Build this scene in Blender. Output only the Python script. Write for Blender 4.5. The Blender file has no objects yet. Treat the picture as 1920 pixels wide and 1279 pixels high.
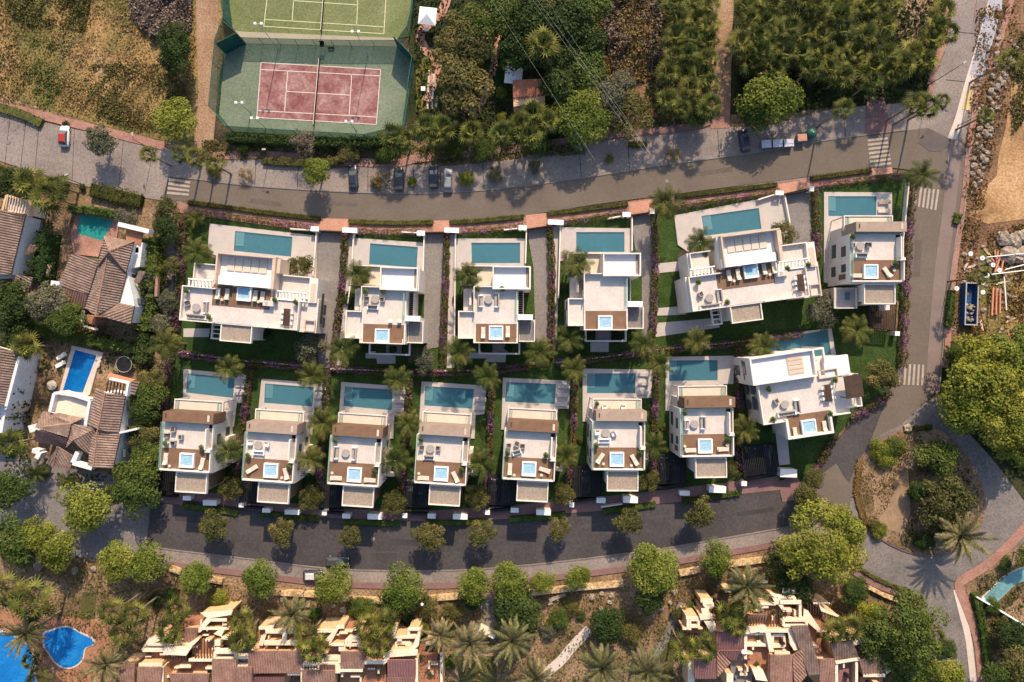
import bpy, math, random
import numpy as np
from mathutils import Vector
from mathutils.geometry import tessellate_polygon
S = bpy.context.scene
C = S.collection
R = math.radians
# ---------------------------------------------------------------- camera, sky, sun
HC = 115.0                      # flying height of the camera, metres
cd = bpy.data.cameras.new('camera'); cam = bpy.data.objects.new('camera', cd); C.objects.link(cam)
cam.location = (0, 0, HC); cd.sensor_width = 36; cd.lens = 36 * HC / 192.0
cd.clip_start = 1; cd.clip_end = 3000
S.camera = cam
SUN_EL, SUN_AZ = R(37), R(11)   # azimuth from +Y (top of the photo) towards +X
W = bpy.data.worlds.new('World'); S.world = W; W.use_nodes = True
nt = W.node_tree; bg = nt.nodes['Background']
sky = nt.nodes.new('ShaderNodeTexSky'); sky.sky_type = 'NISHITA'; sky.sun_disc = False
sky.sun_elevation = SUN_EL; sky.sun_rotation = SUN_AZ; sky.dust_density = 2.0
nt.links.new(sky.outputs[0], bg.inputs[0]); bg.inputs[1].default_value = 0.145
sd = bpy.data.lights.new('sun', 'SUN'); sun = bpy.data.objects.new('sun', sd); C.objects.link(sun)
sd.energy = 4.45; sd.angle = R(0.6); sd.color = (1.0, 0.78, 0.555)
dv = Vector((math.sin(SUN_AZ) * math.cos(SUN_EL), math.cos(SUN_AZ) * math.cos(SUN_EL), math.sin(SUN_EL)))
sun.rotation_euler = dv.to_track_quat('Z', 'Y').to_euler(); sun.location = dv * 300
S.view_settings.view_transform = 'Standard'; S.view_settings.look = 'None'
S.view_settings.exposure = 0.56; S.view_settings.gamma = 1
rnd = random.Random(7)
# ---------------------------------------------------------------- survey: photo grid (10 px = 1 m on the ground) to plan metres
def P(x, y, h=0.0):
    k = 0.1 * (HC - h) / HC
    return ((x - 960) * k, (639.5 - y) * k)
# ---------------------------------------------------------------- materials
MT = {}
def lin(c): return tuple((v / 12.92 if v <= .04045 else ((v + .055) / 1.055) ** 2.4) for v in c)
def M(name, cols, s0=.3, s1=6., grain=.35, rough=.9, bump=0., alpha=None, leaf=False, wave=None, spec=.2, isl=.35, dist=0., brick=None):
    if name in MT: return MT[name]
    m = bpy.data.materials.new(name); m.use_nodes = True; MT[name] = m
    n = m.node_tree.nodes; L = m.node_tree.links; b = n['Principled BSDF']
    b.inputs['Roughness'].default_value = rough; b.inputs['Specular IOR Level'].default_value = spec
    tc = n.new('ShaderNodeTexCoord')
    a = n.new('ShaderNodeTexNoise'); a.inputs['Scale'].default_value = s0; a.inputs['Detail'].default_value = 7; a.inputs['Roughness'].default_value = .65
    a.inputs['Distortion'].default_value = dist
    L.new(tc.outputs['Object'], a.inputs['Vector'])
    r = n.new('ShaderNodeValToRGB'); e = r.color_ramp.elements
    k = len(cols); e[0].position = .32; e[0].color = (*cols[0], 1); e[1].position = .68; e[1].color = (*cols[-1], 1)
    for i in range(1, k - 1):
        q = e.new(.32 + .36 * i / (k - 1)); q.color = (*cols[i], 1)
    L.new(a.outputs[0], r.inputs[0]); col = r.outputs[0]
    def mul(col, val):
        x = n.new('ShaderNodeMix'); x.data_type = 'RGBA'; x.blend_type = 'MULTIPLY'; x.inputs[0].default_value = 1
        L.new(col, x.inputs[6]); L.new(val, x.inputs[7]); return x.outputs[2]
    def rng(src, lo, hi, f0=.3, f1=.7):
        x = n.new('ShaderNodeMapRange'); x.inputs[1].default_value = f0; x.inputs[2].default_value = f1
        x.inputs[3].default_value = lo; x.inputs[4].default_value = hi; L.new(src, x.inputs[0]); return x.outputs[0]
    f = n.new('ShaderNodeTexNoise'); f.inputs['Scale'].default_value = s1; f.inputs['Detail'].default_value = 3
    L.new(tc.outputs['Object'], f.inputs['Vector'])
    col = mul(col, rng(f.outputs[0], 1 - grain, 1 + grain))
    if leaf:
        g = n.new('ShaderNodeNewGeometry'); col = mul(col, rng(g.outputs['Random Per Island'], 1 - isl, 1 + isl, 0, 1))
        oi = n.new('ShaderNodeObjectInfo')
        h = n.new('ShaderNodeHueSaturation'); L.new(col, h.inputs['Color'])
        L.new(rng(oi.outputs['Random'], .478, .515, 0, 1), h.inputs['Hue'])
        L.new(rng(oi.outputs['Random'], 1.2, .82, 0, 1), h.inputs['Value']); col = h.outputs[0]
    if brick:
        bt = n.new('ShaderNodeTexBrick'); bt.inputs['Scale'].default_value = brick; bt.inputs['Mortar Size'].default_value = .03
        bt.inputs['Color1'].default_value = (1, 1, 1, 1); bt.inputs['Color2'].default_value = (.78, .78, .78, 1); bt.inputs['Mortar'].default_value = (.55, .55, .55, 1)
        L.new(tc.outputs['Object'], bt.inputs['Vector']); col = mul(col, bt.outputs[0])
    if wave:
        w = n.new('ShaderNodeTexWave'); w.inputs['Scale'].default_value = wave[0]; w.bands_direction = wave[1]; w.inputs['Distortion'].default_value = .4
        L.new(tc.outputs['Object'], w.inputs['Vector']); col = mul(col, rng(w.outputs[0], wave[2], 1.08, 0, 1))
    L.new(col, b.inputs['Base Color'])
    if bump:
        bp = n.new('ShaderNodeBump'); bp.inputs['Strength'].default_value = bump; bp.inputs['Distance'].default_value = .15
        L.new(f.outputs[0], bp.inputs['Height']); L.new(bp.outputs[0], b.inputs['Normal'])
    if leaf:
        t = n.new('ShaderNodeBsdfTranslucent'); L.new(col, t.inputs[0]); mx = n.new('ShaderNodeMixShader'); mx.inputs[0].default_value = .22
        L.new(b.outputs[0], mx.inputs[1]); L.new(t.outputs[0], mx.inputs[2]); L.new(mx.outputs[0], n['Material Output'].inputs[0])
    if alpha is not None:
        t = n.new('ShaderNodeBsdfTransparent'); t.inputs[0].default_value = (*alpha[1], 1); mx = n.new('ShaderNodeMixShader'); mx.inputs[0].default_value = alpha[0]
        L.new(t.outputs[0], mx.inputs[1]); L.new(b.outputs[0], mx.inputs[2]); L.new(mx.outputs[0], n['Material Output'].inputs[0])
    return m
# ---------------------------------------------------------------- mesh building
def link(name, me, mat=None, parent=None, loc=None):
    o = bpy.data.objects.new(name, me); C.objects.link(o)
    if mat: me.materials.append(mat)
    if parent: o.parent = parent
    if loc: o.location = loc
    return o
def fast(name, V, F):
    me = bpy.data.meshes.new(name); V = np.asarray(V, dtype=np.float32); F = np.asarray(F, dtype=np.int32)
    me.vertices.add(len(V)); me.vertices.foreach_set('co', V.ravel())
    k = F.shape[1]; me.loops.add(F.size); me.loops.foreach_set('vertex_index', F.ravel())
    me.polygons.add(len(F)); me.polygons.foreach_set('loop_start', np.arange(0, F.size, k, dtype=np.int32))
    me.polygons.foreach_set('loop_total', np.full(len(F), k, dtype=np.int32)); me.update(); me.validate(); return me
class MB:
    def __init__(s): s.v = []; s.f = []
    def add(s, vs, fs):
        o = len(s.v); s.v += [tuple(q) for q in vs]; s.f += [tuple(o + i for i in f) for f in fs]; return s
    def box(s, x0, y0, z0, x1, y1, z1):
        if x0 > x1: x0, x1 = x1, x0
        if y0 > y1: y0, y1 = y1, y0
        return s.add([(x0,y0,z0),(x1,y0,z0),(x1,y1,z0),(x0,y1,z0),(x0,y0,z1),(x1,y0,z1),(x1,y1,z1),(x0,y1,z1)],
                     [(0,3,2,1),(4,5,6,7),(0,1,5,4),(1,2,6,5),(2,3,7,6),(3,0,4,7)])
    def prism(s, pts, z0, z1, taper=1.0):
        a = sum(pts[i][0]*pts[(i+1)%len(pts)][1]-pts[(i+1)%len(pts)][0]*pts[i][1] for i in range(len(pts)))
        if a < 0: pts = pts[::-1]
        n = len(pts); cx = sum(p[0] for p in pts)/n; cy = sum(p[1] for p in pts)/n
        vs = [(x,y,z0) for x,y in pts]+[(cx+(x-cx)*taper,cy+(y-cy)*taper,z1) for x,y in pts]
        fs = [(i,(i+1)%n,n+(i+1)%n,n+i) for i in range(n)]
        tri = tessellate_polygon([[Vector((x,y,0)) for x,y in pts]])
        for t in tri:
            ar = (pts[t[1]][0]-pts[t[0]][0])*(pts[t[2]][1]-pts[t[0]][1])-(pts[t[2]][0]-pts[t[0]][0])*(pts[t[1]][1]-pts[t[0]][1])
            t = t if ar > 0 else t[::-1]; fs.append(tuple(n+i for i in t)); fs.append(tuple(i for i in t[::-1]))
        return s.add(vs, fs)
    def cyl(s, x, y, z0, z1, r0, r1=None, n=12):
        r1 = r0 if r1 is None else r1
        vs = [(x+r0*math.cos(6.2832*i/n), y+r0*math.sin(6.2832*i/n), z0) for i in range(n)]+[(x+r1*math.cos(6.2832*i/n), y+r1*math.sin(6.2832*i/n), z1) for i in range(n)]
        return s.add(vs, [(i,(i+1)%n,n+(i+1)%n,n+i) for i in range(n)]+[tuple(range(n,2*n)), tuple(range(n))[::-1]])
    def tube(s, pts, r, n=6):
        pts = [Vector(p) for p in pts]; rs = r if isinstance(r, (list,tuple)) else [r]*len(pts); vs = []
        for i,p in enumerate(pts):
            d = (pts[min(i+1,len(pts)-1)]-pts[max(i-1,0)]).normalized(); a = d.orthogonal().normalized(); b = d.cross(a)
            vs += [p+rs[i]*(a*math.cos(6.2832*j/n)+b*math.sin(6.2832*j/n)) for j in range(n)]
        fs = [(i*n+j,i*n+(j+1)%n,(i+1)*n+(j+1)%n,(i+1)*n+j) for i in range(len(pts)-1) for j in range(n)]
        return s.add(vs, fs+[tuple(range(n))[::-1], tuple(range((len(pts)-1)*n,len(pts)*n))])
    def ball(s, x, y, z, r, rz=None, n=10, m=6):
        rz = rz or r; vs = [(x,y,z-rz)]; fs = []
        for i in range(1,m):
            t = math.pi*i/m
            vs += [(x+r*math.sin(t)*math.cos(6.2832*j/n), y+r*math.sin(t)*math.sin(6.2832*j/n), z-rz*math.cos(t)) for j in range(n)]
        vs.append((x,y,z+rz)); k = len(vs)-1
        for j in range(n):
            fs.append((0,1+(j+1)%n,1+j)); fs.append((k,k-n+j,k-n+(j+1)%n))
            for i in range(m-2): a = 1+i*n; fs.append((a+j,a+(j+1)%n,a+n+(j+1)%n,a+n+j))
        return s.add(vs, fs)
    def build(s, name, mat, parent=None, smooth=False, loc=None):
        me = bpy.data.meshes.new(name); me.from_pydata(s.v, [], s.f); me.update()
        if smooth: me.polygons.foreach_set('use_smooth', [True]*len(me.polygons))
        return link(name, me, mat, parent, loc)
def tag(o, label=None, cat=None, group=None, kind=None):
    if label: o['label'] = label
    if cat: o['category'] = cat
    if group: o['group'] = group
    if kind: o['kind'] = kind
    return o
def thing(name, label, cat, loc=(0,0,0), rz=0, group=None):
    o = bpy.data.objects.new(name, None); C.objects.link(o); o.location = loc; o.rotation_euler = (0,0,rz); o.empty_display_size = .5
    return tag(o, label, cat, group)
def px(pts, h=0): return [P(x, y, h) for x, y in pts]
def smooth_path(pts, n=5):
    out = []
    for i in range(len(pts)-1):
        p0 = pts[max(i-1,0)]; p1 = pts[i]; p2 = pts[i+1]; p3 = pts[min(i+2,len(pts)-1)]
        for k in range(n):
            t = k/n
            out.append(tuple(.5*((2*p1[j])+(-p0[j]+p2[j])*t+(2*p0[j]-5*p1[j]+4*p2[j]-p3[j])*t*t+(-p0[j]+3*p1[j]-3*p2[j]+p3[j])*t**3) for j in range(2)))
    return out+[tuple(pts[-1])]
def offset(pts, d):
    out = []
    for i in range(len(pts)):
        a = pts[max(i-1,0)]; b = pts[min(i+1,len(pts)-1)]; l = math.hypot(b[0]-a[0], b[1]-a[1]) or 1
        out.append((pts[i][0]-(b[1]-a[1])/l*d, pts[i][1]+(b[0]-a[0])/l*d))
    return out
def strip_pts(pts, w): return offset(pts, w/2)+offset(pts, -w/2)[::-1]
def ground(name, pts, z, mat, z0=-.3):      # a piece of the setting, photo survey points
    o = MB().prism(px(pts), z0, z).build(name, mat); return tag(o, kind='structure')
def gstrip(name, path, w, z, mat, sm=True):
    p = px(smooth_path(path) if sm else path); o = MB().prism(strip_pts(p, w), -.3, z).build(name, mat); return tag(o, kind='structure')
ORD = 'first second third fourth fifth sixth seventh eighth ninth tenth eleventh twelfth thirteenth fourteenth fifteenth sixteenth seventeenth eighteenth nineteenth twentieth'.split()
def ordn(i):
    if i < 20: return ORD[i]
    t = {20:'twenty',30:'thirty',40:'forty',50:'fifty'}[(i+1)//10*10]; r = (i+1) % 10
    return (t+'-'+ORD[r-1]) if r else t.replace('y','ieth')
# ---------------------------------------------------------------- colours
G = {}
G['white'] = M('white_render', [(.62,.57,.52),(.71,.66,.605)], .5, 4, .06, .8)
G['terr'] = M('pale_stone_tiles', [(.50,.455,.42),(.59,.54,.50)], .6, 3.5, .10, .75)
G['cream'] = M('cream_floor', [(.52,.47,.39),(.60,.54,.45)], .6, 6, .08)
G['deckstone'] = M('pool_paving', [(.40,.37,.35),(.47,.43,.41)], .7, 9, .10)
G['wood'] = M('timber_deck', [(.175,.10,.062),(.24,.148,.092)], .8, 12, .2, .6, wave=(1.6,'Y',.6))
G['wood2'] = M('grey_timber', [(.31,.235,.19),(.40,.31,.25)], .8, 12, .2, .7, wave=(1.6,'Y',.7))
G['beige'] = M('beige_cladding', [(.47,.37,.29),(.56,.45,.36)], .8, 12, .15)
G['gravel'] = M('roof_gravel', [(.25,.205,.165),(.33,.275,.22)], 1.5, 3.5, .2)
G['black'] = M('black_metal', [(.012,.012,.014),(.02,.02,.022)], 1, 5, .1, .5)
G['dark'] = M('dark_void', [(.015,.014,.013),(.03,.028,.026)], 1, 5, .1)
G['darkwood'] = M('dark_brown_panel', [(.045,.028,.022),(.07,.045,.034)], .8, 9, .2)
G['glass'] = M('green_glass', [(.45,.6,.55),(.5,.65,.6)], .5, 3, .02, .1, alpha=(.35,(.8,.95,.9)), spec=.5)
G['pane'] = M('window_pane', [(.05,.07,.09),(.09,.11,.13)], .4, 2, .05, .08, spec=.6)
G['water'] = M('pool_water', [(.05,.15,.20),(.065,.18,.23)], .5, 2.5, .12, .14, alpha=(.5,(.62,.80,.85)), spec=.4)
G['waterblue'] = M('blue_water', [(.0,.10,.36),(.005,.17,.50)], .25, 2.5, .18, .1, alpha=(.8,(.4,.7,.95)), spec=.4)
G['waterteal'] = M('teal_water', [(.02,.24,.22),(.03,.32,.28)], .4, 3, .12, .1, alpha=(.75,(.4,.85,.8)), spec=.4)
G['tubwater'] = M('tub_water', [(.22,.40,.52),(.36,.55,.66)], 2.5, 6, .12, .1, spec=.4)
G['pooltile'] = M('pool_tile', [(.20,.37,.44),(.23,.41,.48)], 2, 8, .1)
G['step'] = M('pool_step', [(.62,.74,.72),(.68,.78,.76)], 2, 8, .1)
G['lawn'] = M('lawn', [(.022,.045,.009),(.032,.062,.013),(.043,.076,.019)], .35, 4, .4, .95, bump=.6)
G['asph'] = M('worn_asphalt', [(.120,.100,.082),(.132,.110,.091),(.147,.123,.102)], .12, 3.5, .10, dist=.6)
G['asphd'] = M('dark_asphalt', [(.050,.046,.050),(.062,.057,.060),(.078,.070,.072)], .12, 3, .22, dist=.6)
G['drive'] = M('grey_drive', [(.165,.152,.147),(.21,.195,.185)], .3, 3, .18)
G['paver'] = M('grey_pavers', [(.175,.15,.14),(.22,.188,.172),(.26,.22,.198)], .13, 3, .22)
G['pink'] = M('pink_brick_paving', [(.30,.165,.13),(.38,.21,.165),(.44,.25,.20)], .35, 4, .22, brick=1.6)
G['rednew'] = M('salmon_paving', [(.52,.27,.19),(.60,.33,.24)], .4, 9, .15, brick=1.6)
G['mauve'] = M('mauve_paving', [(.22,.13,.13),(.29,.175,.165)], .4, 9, .2, brick=1.6)
G['line'] = M('road_marking', [(.30,.26,.22),(.40,.35,.30)], .9, 9, .3)
G['kerb'] = M('kerb_stone', [(.48,.42,.38),(.58,.51,.46)], .8, 6, .12)
G['field'] = M('dry_field', [(.07,.085,.022),(.14,.12,.04),(.27,.17,.07),(.36,.26,.145)], .085, 2.2, .5, .95, bump=.8)
G['soil'] = M('garden_soil', [(.065,.055,.025),(.14,.095,.052),(.22,.15,.09),(.30,.21,.135)], .14, 2.4, .5, .95, bump=.8)
G['brush'] = M('dry_brush_soil', [(.06,.042,.025),(.15,.088,.048),(.23,.14,.08)], .16, 2.6, .5, bump=.8)
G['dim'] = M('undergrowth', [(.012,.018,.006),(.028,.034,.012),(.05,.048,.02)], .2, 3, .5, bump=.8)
G['track'] = M('dirt_track', [(.20,.12,.07),(.28,.18,.115),(.33,.23,.16)], .2, 4, .35, bump=.4)
G['sand'] = M('sandy_site', [(.20,.12,.055),(.34,.205,.10),(.42,.265,.14),(.47,.33,.20)], .11, 3, .3, bump=.5)
G['rock'] = M('pale_rock', [(.17,.14,.11),(.27,.225,.18),(.37,.31,.25)], .7, 3, .3, bump=.5)
G['stonewall'] = M('cream_stone_wall', [(.20,.13,.06),(.46,.33,.18),(.60,.45,.27)], .7, 2.5, .45, bump=.6)
G['tile'] = M('roof_tile', [(.155,.108,.086),(.225,.158,.125),(.31,.225,.178)], .7, 7, .45, .9)
G['tiled'] = M('dark_roof_tile', [(.125,.088,.072),(.18,.128,.108),(.25,.178,.148)], .7, 7, .45, .9)
G['tiler'] = M('red_roof_tile', [(.36,.15,.09),(.46,.20,.12)], .6, 6, .3)
G['tileb'] = M('brown_roof_tile', [(.20,.115,.088),(.28,.165,.125),(.35,.21,.16)], .6, 6, .35)
G['mauvroof'] = M('mauve_roof', [(.20,.10,.10),(.26,.135,.13)], .6, 6, .25)
G['oldwhite'] = M('old_white_wall', [(.58,.58,.60),(.70,.69,.69)], .5, 4, .12)
G['ochre'] = M('ochre_wall', [(.52,.34,.19),(.64,.44,.26)], .5, 4, .15)
G['creamwall'] = M('cream_parapet', [(.62,.53,.40),(.74,.65,.52)], .6, 5, .15)
G['terra'] = M('terracotta_floor', [(.34,.16,.095),(.44,.22,.135)], .6, 6, .3, brick=2)
G['courtgreen'] = M('court_green', [(.115,.15,.105),(.145,.185,.13),(.18,.215,.155)], .12, 3, .2)
G['courtgrass'] = M('court_turf', [(.11,.14,.055),(.14,.165,.07),(.175,.20,.095)], .12, 3, .25)
G['courtred'] = M('court_red', [(.17,.05,.05),(.25,.125,.118),(.35,.23,.215)], .35, 3, .25, dist=.5)
G['courtbeige'] = M('court_beige', [(.30,.27,.20),(.36,.32,.25)], .3, 7, .2)
G['netmesh'] = M('teal_mesh', [(.01,.10,.085),(.015,.14,.115)], .5, 6, .3, alpha=(.38,(.9,.97,.95)))
G['netmeshd'] = M('windbreak_mesh', [(.008,.07,.062),(.012,.09,.08)], .5, 6, .2, alpha=(.82,(.8,.95,.92)))
G['netw'] = M('net_mesh', [(.04,.04,.04),(.06,.06,.06)], 1, 5, .2, alpha=(.75,(1,1,1)))
G['metal'] = M('grey_metal', [(.30,.30,.29),(.4,.4,.38)], 1, 5, .1, .5)
G['whitep'] = M('white_paint', [(.78,.77,.75),(.85,.84,.82)], 1, 5, .04, .6)
G['canvas'] = M('white_canvas', [(.74,.74,.75),(.82,.82,.82)], .6, 3, .05)
G['trunk'] = M('bark', [(.10,.075,.05),(.18,.135,.095)], 3, 14, .3)
G['ptrunk'] = M('palm_bark', [(.16,.125,.09),(.27,.21,.155)], 3, 14, .3)
G['cush'] = M('beige_cushion', [(.52,.45,.36),(.6,.53,.44)], 2, 8, .06)
G['cushg'] = M('grey_fabric', [(.28,.26,.25),(.36,.34,.32)], 2, 8, .1)
G['cushd'] = M('dark_cushion', [(.06,.05,.055),(.10,.085,.085)], 2, 8, .1)
G['dimpav'] = M('shaded_pavers', [(.125,.115,.112),(.165,.15,.142),(.205,.182,.165)], .15, 3, .26)  # grey pavers with the tree shade put into a darker colour
G['pipe'] = M('orange_pipe', [(.52,.22,.13),(.6,.28,.18)], 1, 5, .15)
def leafm(n, *c, **k): G[n] = M(n, list(c), k.pop('s0', .55), 5, .3, .75, leaf=True, **k)
leafm('l_bright', (.075,.11,.014), (.13,.165,.024), (.20,.225,.045))
leafm('l_yellow', (.09,.125,.014), (.16,.18,.024), (.25,.245,.045))
leafm('l_mid', (.036,.066,.012), (.065,.10,.018), (.11,.14,.03))
leafm('l_dark', (.018,.038,.008), (.032,.058,.012), (.055,.082,.018))
leafm('l_olive', (.055,.062,.017), (.10,.10,.028), (.16,.145,.045))
leafm('l_grey', (.07,.078,.045), (.11,.115,.07), (.155,.155,.10))
leafm('l_bare', (.13,.10,.075), (.20,.155,.12), (.27,.215,.17))
leafm('l_palm', (.035,.058,.011), (.09,.108,.02), (.25,.235,.055), isl=.6, s0=1.6)
leafm('l_date', (.085,.088,.035), (.15,.14,.06), (.25,.22,.11), isl=.45)
leafm('l_vpalm', (.028,.046,.008), (.062,.076,.014), (.13,.12,.03), isl=.5)
leafm('l_hedge', (.035,.045,.009), (.065,.07,.014), (.11,.10,.024))
leafm('l_mixed', (.04,.05,.012), (.085,.075,.025), (.14,.11,.045))
leafm('l_magenta', (.11,.045,.075), (.165,.075,.12), (.23,.12,.17))
leafm('l_dry', (.11,.075,.025), (.20,.125,.045), (.29,.19,.085), s0=.12)
leafm('l_straw', (.075,.065,.018), (.19,.135,.05), (.34,.25,.13), s0=.08)
leafm('l_orange', (.35,.05,.02), (.5,.1,.03))
# ---------------------------------------------------------------- foliage
leafm('l_pot', (.05,.085,.02), (.075,.12,.03), (.11,.155,.045))
def cards(p, nrm, s, rng, asp=.75):
    n = len(p); nrm = nrm/np.maximum(np.linalg.norm(nrm, axis=1, keepdims=True), 1e-6)
    t = np.cross(nrm, rng.normal(size=(n,3))); t /= np.maximum(np.linalg.norm(t, axis=1, keepdims=True), 1e-6); b = np.cross(nrm, t)
    s = (s*rng.uniform(.6, 1.35, n))[:,None]*.5
    V = np.stack([p-t*s, p-b*s*asp, p+t*s, p+b*s*asp], 1).reshape(-1,3)
    return V, np.arange(4*n).reshape(n,4)
def crown_mesh(name, seed, nl, leaf, nclump=22, cr=(.24,.42), flat=.62, spread=.7, loose=.12):
    rng = np.random.default_rng(seed); P_=[]; N_=[]
    u = rng.normal(size=(nclump,3)); u /= np.linalg.norm(u,axis=1,keepdims=True); u[:,2] = np.abs(u[:,2])*.95-.18
    c = u*spread*rng.uniform(.55,1.05,(nclump,1)); c[:,2] *= flat; r = rng.uniform(cr[0],cr[1],nclump)
    c = np.vstack([c,[[0,0,.15]]]); r = np.append(r,.45)
    w = r**2; k = rng.choice(len(c), nl, p=w/w.sum())
    d = rng.normal(size=(nl,3)); d /= np.linalg.norm(d,axis=1,keepdims=True); d[:,2] = np.where(d[:,2] < -.3, -d[:,2], d[:,2])
    rad = r[k]*(1-np.abs(rng.normal(size=nl))*loose+rng.normal(size=nl)*loose*.4)
    p = c[k]+d*rad[:,None]*np.array([1,1,.85]); nr = d+rng.normal(size=(nl,3))*.45+np.array([0,0,.25])
    V,F = cards(p*1.13, nr, leaf, rng); return fast(name, V, F)
def fan_mesh(name, seed, nf=24):
    rng = random.Random(seed); V=[]; F=[]
    for i in range(nf):
        t = (i+.5)/nf; el = math.radians(72-72*t+rng.uniform(-7,7)); az = i*2.39996+rng.uniform(-.25,.25)
        ln = .50+.16*rng.random()+.08*t; d = Vector((math.cos(az)*math.cos(el), math.sin(az)*math.cos(el), math.sin(el)))
        c = d*ln; side = Vector((-math.sin(az), math.cos(az), 0)); fr = (d*.9+Vector((0,0,-.2-.25*t))).normalized(); up = side.cross(fr)*-1
        rr = .44+.1*rng.random(); m = 9; o = len(V)
        V += [tuple(d*.05+side*.014), tuple(d*.05-side*.014), tuple(c-side*.012), tuple(c+side*.012)]; F.append((o,o+1,o+2,o+3))
        o = len(V); V.append(tuple(c)); k = 2*m+1
        for j in range(k):
            a0 = math.radians(-118+236*j/(k-1)); tipv = j%2
            q = c+(fr*math.cos(a0)+side*math.sin(a0))*rr*((1.05 if tipv else .36)*(1-.2*abs(math.sin(a0*.7))))+up*(.03 if tipv else .0)+Vector((0,0,-(.13+.05*rng.random()) if tipv else -.02))
            V.append(tuple(q))
        for j in range(m): F.append((o, o+1+2*j, o+2+2*j, o+3+2*j))
    return fast(name, V, F)
def feather_mesh(name, seed, nf=34, droop=.55, nl=15, lw=.035, ll=.2, emin=-15, emax=75, thick=1):
    rng = random.Random(seed); V=[]; F=[]
    for i in range(nf):
        t = (i+.5)/nf; el = math.radians(emax-(emax-emin)*t+rng.uniform(-7,7)); az = i*2.39996+rng.uniform(-.2,.2); L = rng.uniform(.85,1.08)*(.8+.25*math.sin(math.pi*min(1,t+.25)))
        h = Vector((math.cos(az), math.sin(az), 0)); side = Vector((-math.sin(az), math.cos(az), 0)); p = Vector((0,0,0)); pr = p; e = el
        for j in range(nl):
            d = h*math.cos(e)+Vector((0,0,1))*math.sin(e); q = p+d*L/nl; u = j/nl
            up = side.cross(d)
            o = len(V); w = .012*thick*(1-u*.6); V += [tuple(p+side*w),tuple(p-side*w),tuple(q-side*w),tuple(q+side*w)]; F.append((o,o+1,o+2,o+3))
            l = ll*math.sin(math.pi*(.12+.86*u))*rng.uniform(.85,1.15)
            if u > .1:
                for sg in (-1,1):
                    tip = q+side*sg*l+d*l*.75-Vector((0,0,1))*l*.3; o = len(V)
                    V += [tuple(p),tuple(p+d*lw*1.3),tuple(tip),tuple(p+(tip-p)*.55-d*lw*.5)]; F.append((o,o+1,o+2,o+3))
            p = q; e -= droop*1.9/nl*(.5+u)
    return fast(name, V, F)
def trunk_mesh(limbs=True):
    b = MB(); b.tube([(0,0,0),(.01,0,.25),(-.008,.01,.55),(0,0,.78)], [.034,.026,.02,.012], 8)
    if limbs:
        for k in range(5):
            a = k*1.2566+.3; b.tube([(0,0,.4+.05*k),(.09*math.cos(a),.09*math.sin(a),.55+.05*k),(.19*math.cos(a),.19*math.sin(a),.68+.045*k)], [.015,.010,.004], 5)
    me = bpy.data.meshes.new('trunk'); me.from_pydata(b.v, [], b.f); me.materials.append(G['trunk'] if limbs else G['ptrunk']); return me
def ptrunk_mesh():
    b = MB(); pts = []; rs = []
    for i in range(13): pts.append((.006*math.sin(i*.5), .004*math.cos(i*.4)-.004, i/12)); rs.append((.030-.010*i/12)*(1.0 if i%2 else 1.09))
    b.tube(pts, rs, 8); me = bpy.data.meshes.new('trunk'); me.from_pydata(b.v, [], b.f); me.materials.append(G['ptrunk']); return me
TR = trunk_mesh(); PT = ptrunk_mesh()
KM = {}
def variants(kind, seeds, mk, mat):
    ms = []
    for s in seeds: m = mk('crown', s); m.materials.append(G[mat]); ms.append(m)
    KM[kind] = ms
bc = lambda nl, lf, **k: (lambda n, s: crown_mesh(n, s, nl, lf, **k))
variants('bright', (1,2,3), bc(5200,.085,nclump=26), 'l_bright')
variants('yellow', (4,5), bc(5200,.085,nclump=26), 'l_yellow')
variants('mid', (6,7,8), bc(4600,.09,nclump=24), 'l_mid')
variants('dark', (9,10,11), bc(4200,.10,nclump=22), 'l_dark')
variants('olive', (12,13,14), bc(4400,.085,nclump=30,cr=(.18,.34)), 'l_olive')
variants('grey', (15,16,17), bc(4600,.085,nclump=34,cr=(.16,.32),loose=.22), 'l_grey')
variants('bare', (18,19), bc(1900,.055,nclump=34,cr=(.12,.28),loose=.5), 'l_bare')
variants('big', (20,21), bc(15000,.052,nclump=60,cr=(.13,.24),spread=.82), 'l_bright')
variants('bigy', (22,23), bc(15000,.052,nclump=60,cr=(.13,.24),spread=.82), 'l_yellow')
variants('bigd', (24,25), bc(12000,.055,nclump=55,cr=(.13,.25),spread=.82), 'l_mid')
variants('fan', (31,32,33,34), fan_mesh, 'l_palm')
variants('date', (41,42,43), lambda n,s: feather_mesh(n, s, 32, .5, 15, .045, .115, -25, 78, 2.4), 'l_date')
variants('vpalm', (51,52,53), lambda n,s: feather_mesh(n, s, 21, .8, 16, .035, .23, -25, 65), 'l_vpalm')
variants('pot', (71,), bc(900,.2,nclump=10,cr=(.4,.6),spread=.4,flat=.9), 'l_pot')
variants('straw', (61,62), bc(1600,.07,nclump=30,cr=(.12,.3),loose=.45), 'l_straw')
variants('bmag', (63,), bc(1500,.09,nclump=18), 'l_magenta')
variants('borange', (64,), bc(900,.09,nclump=12), 'l_orange')
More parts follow.
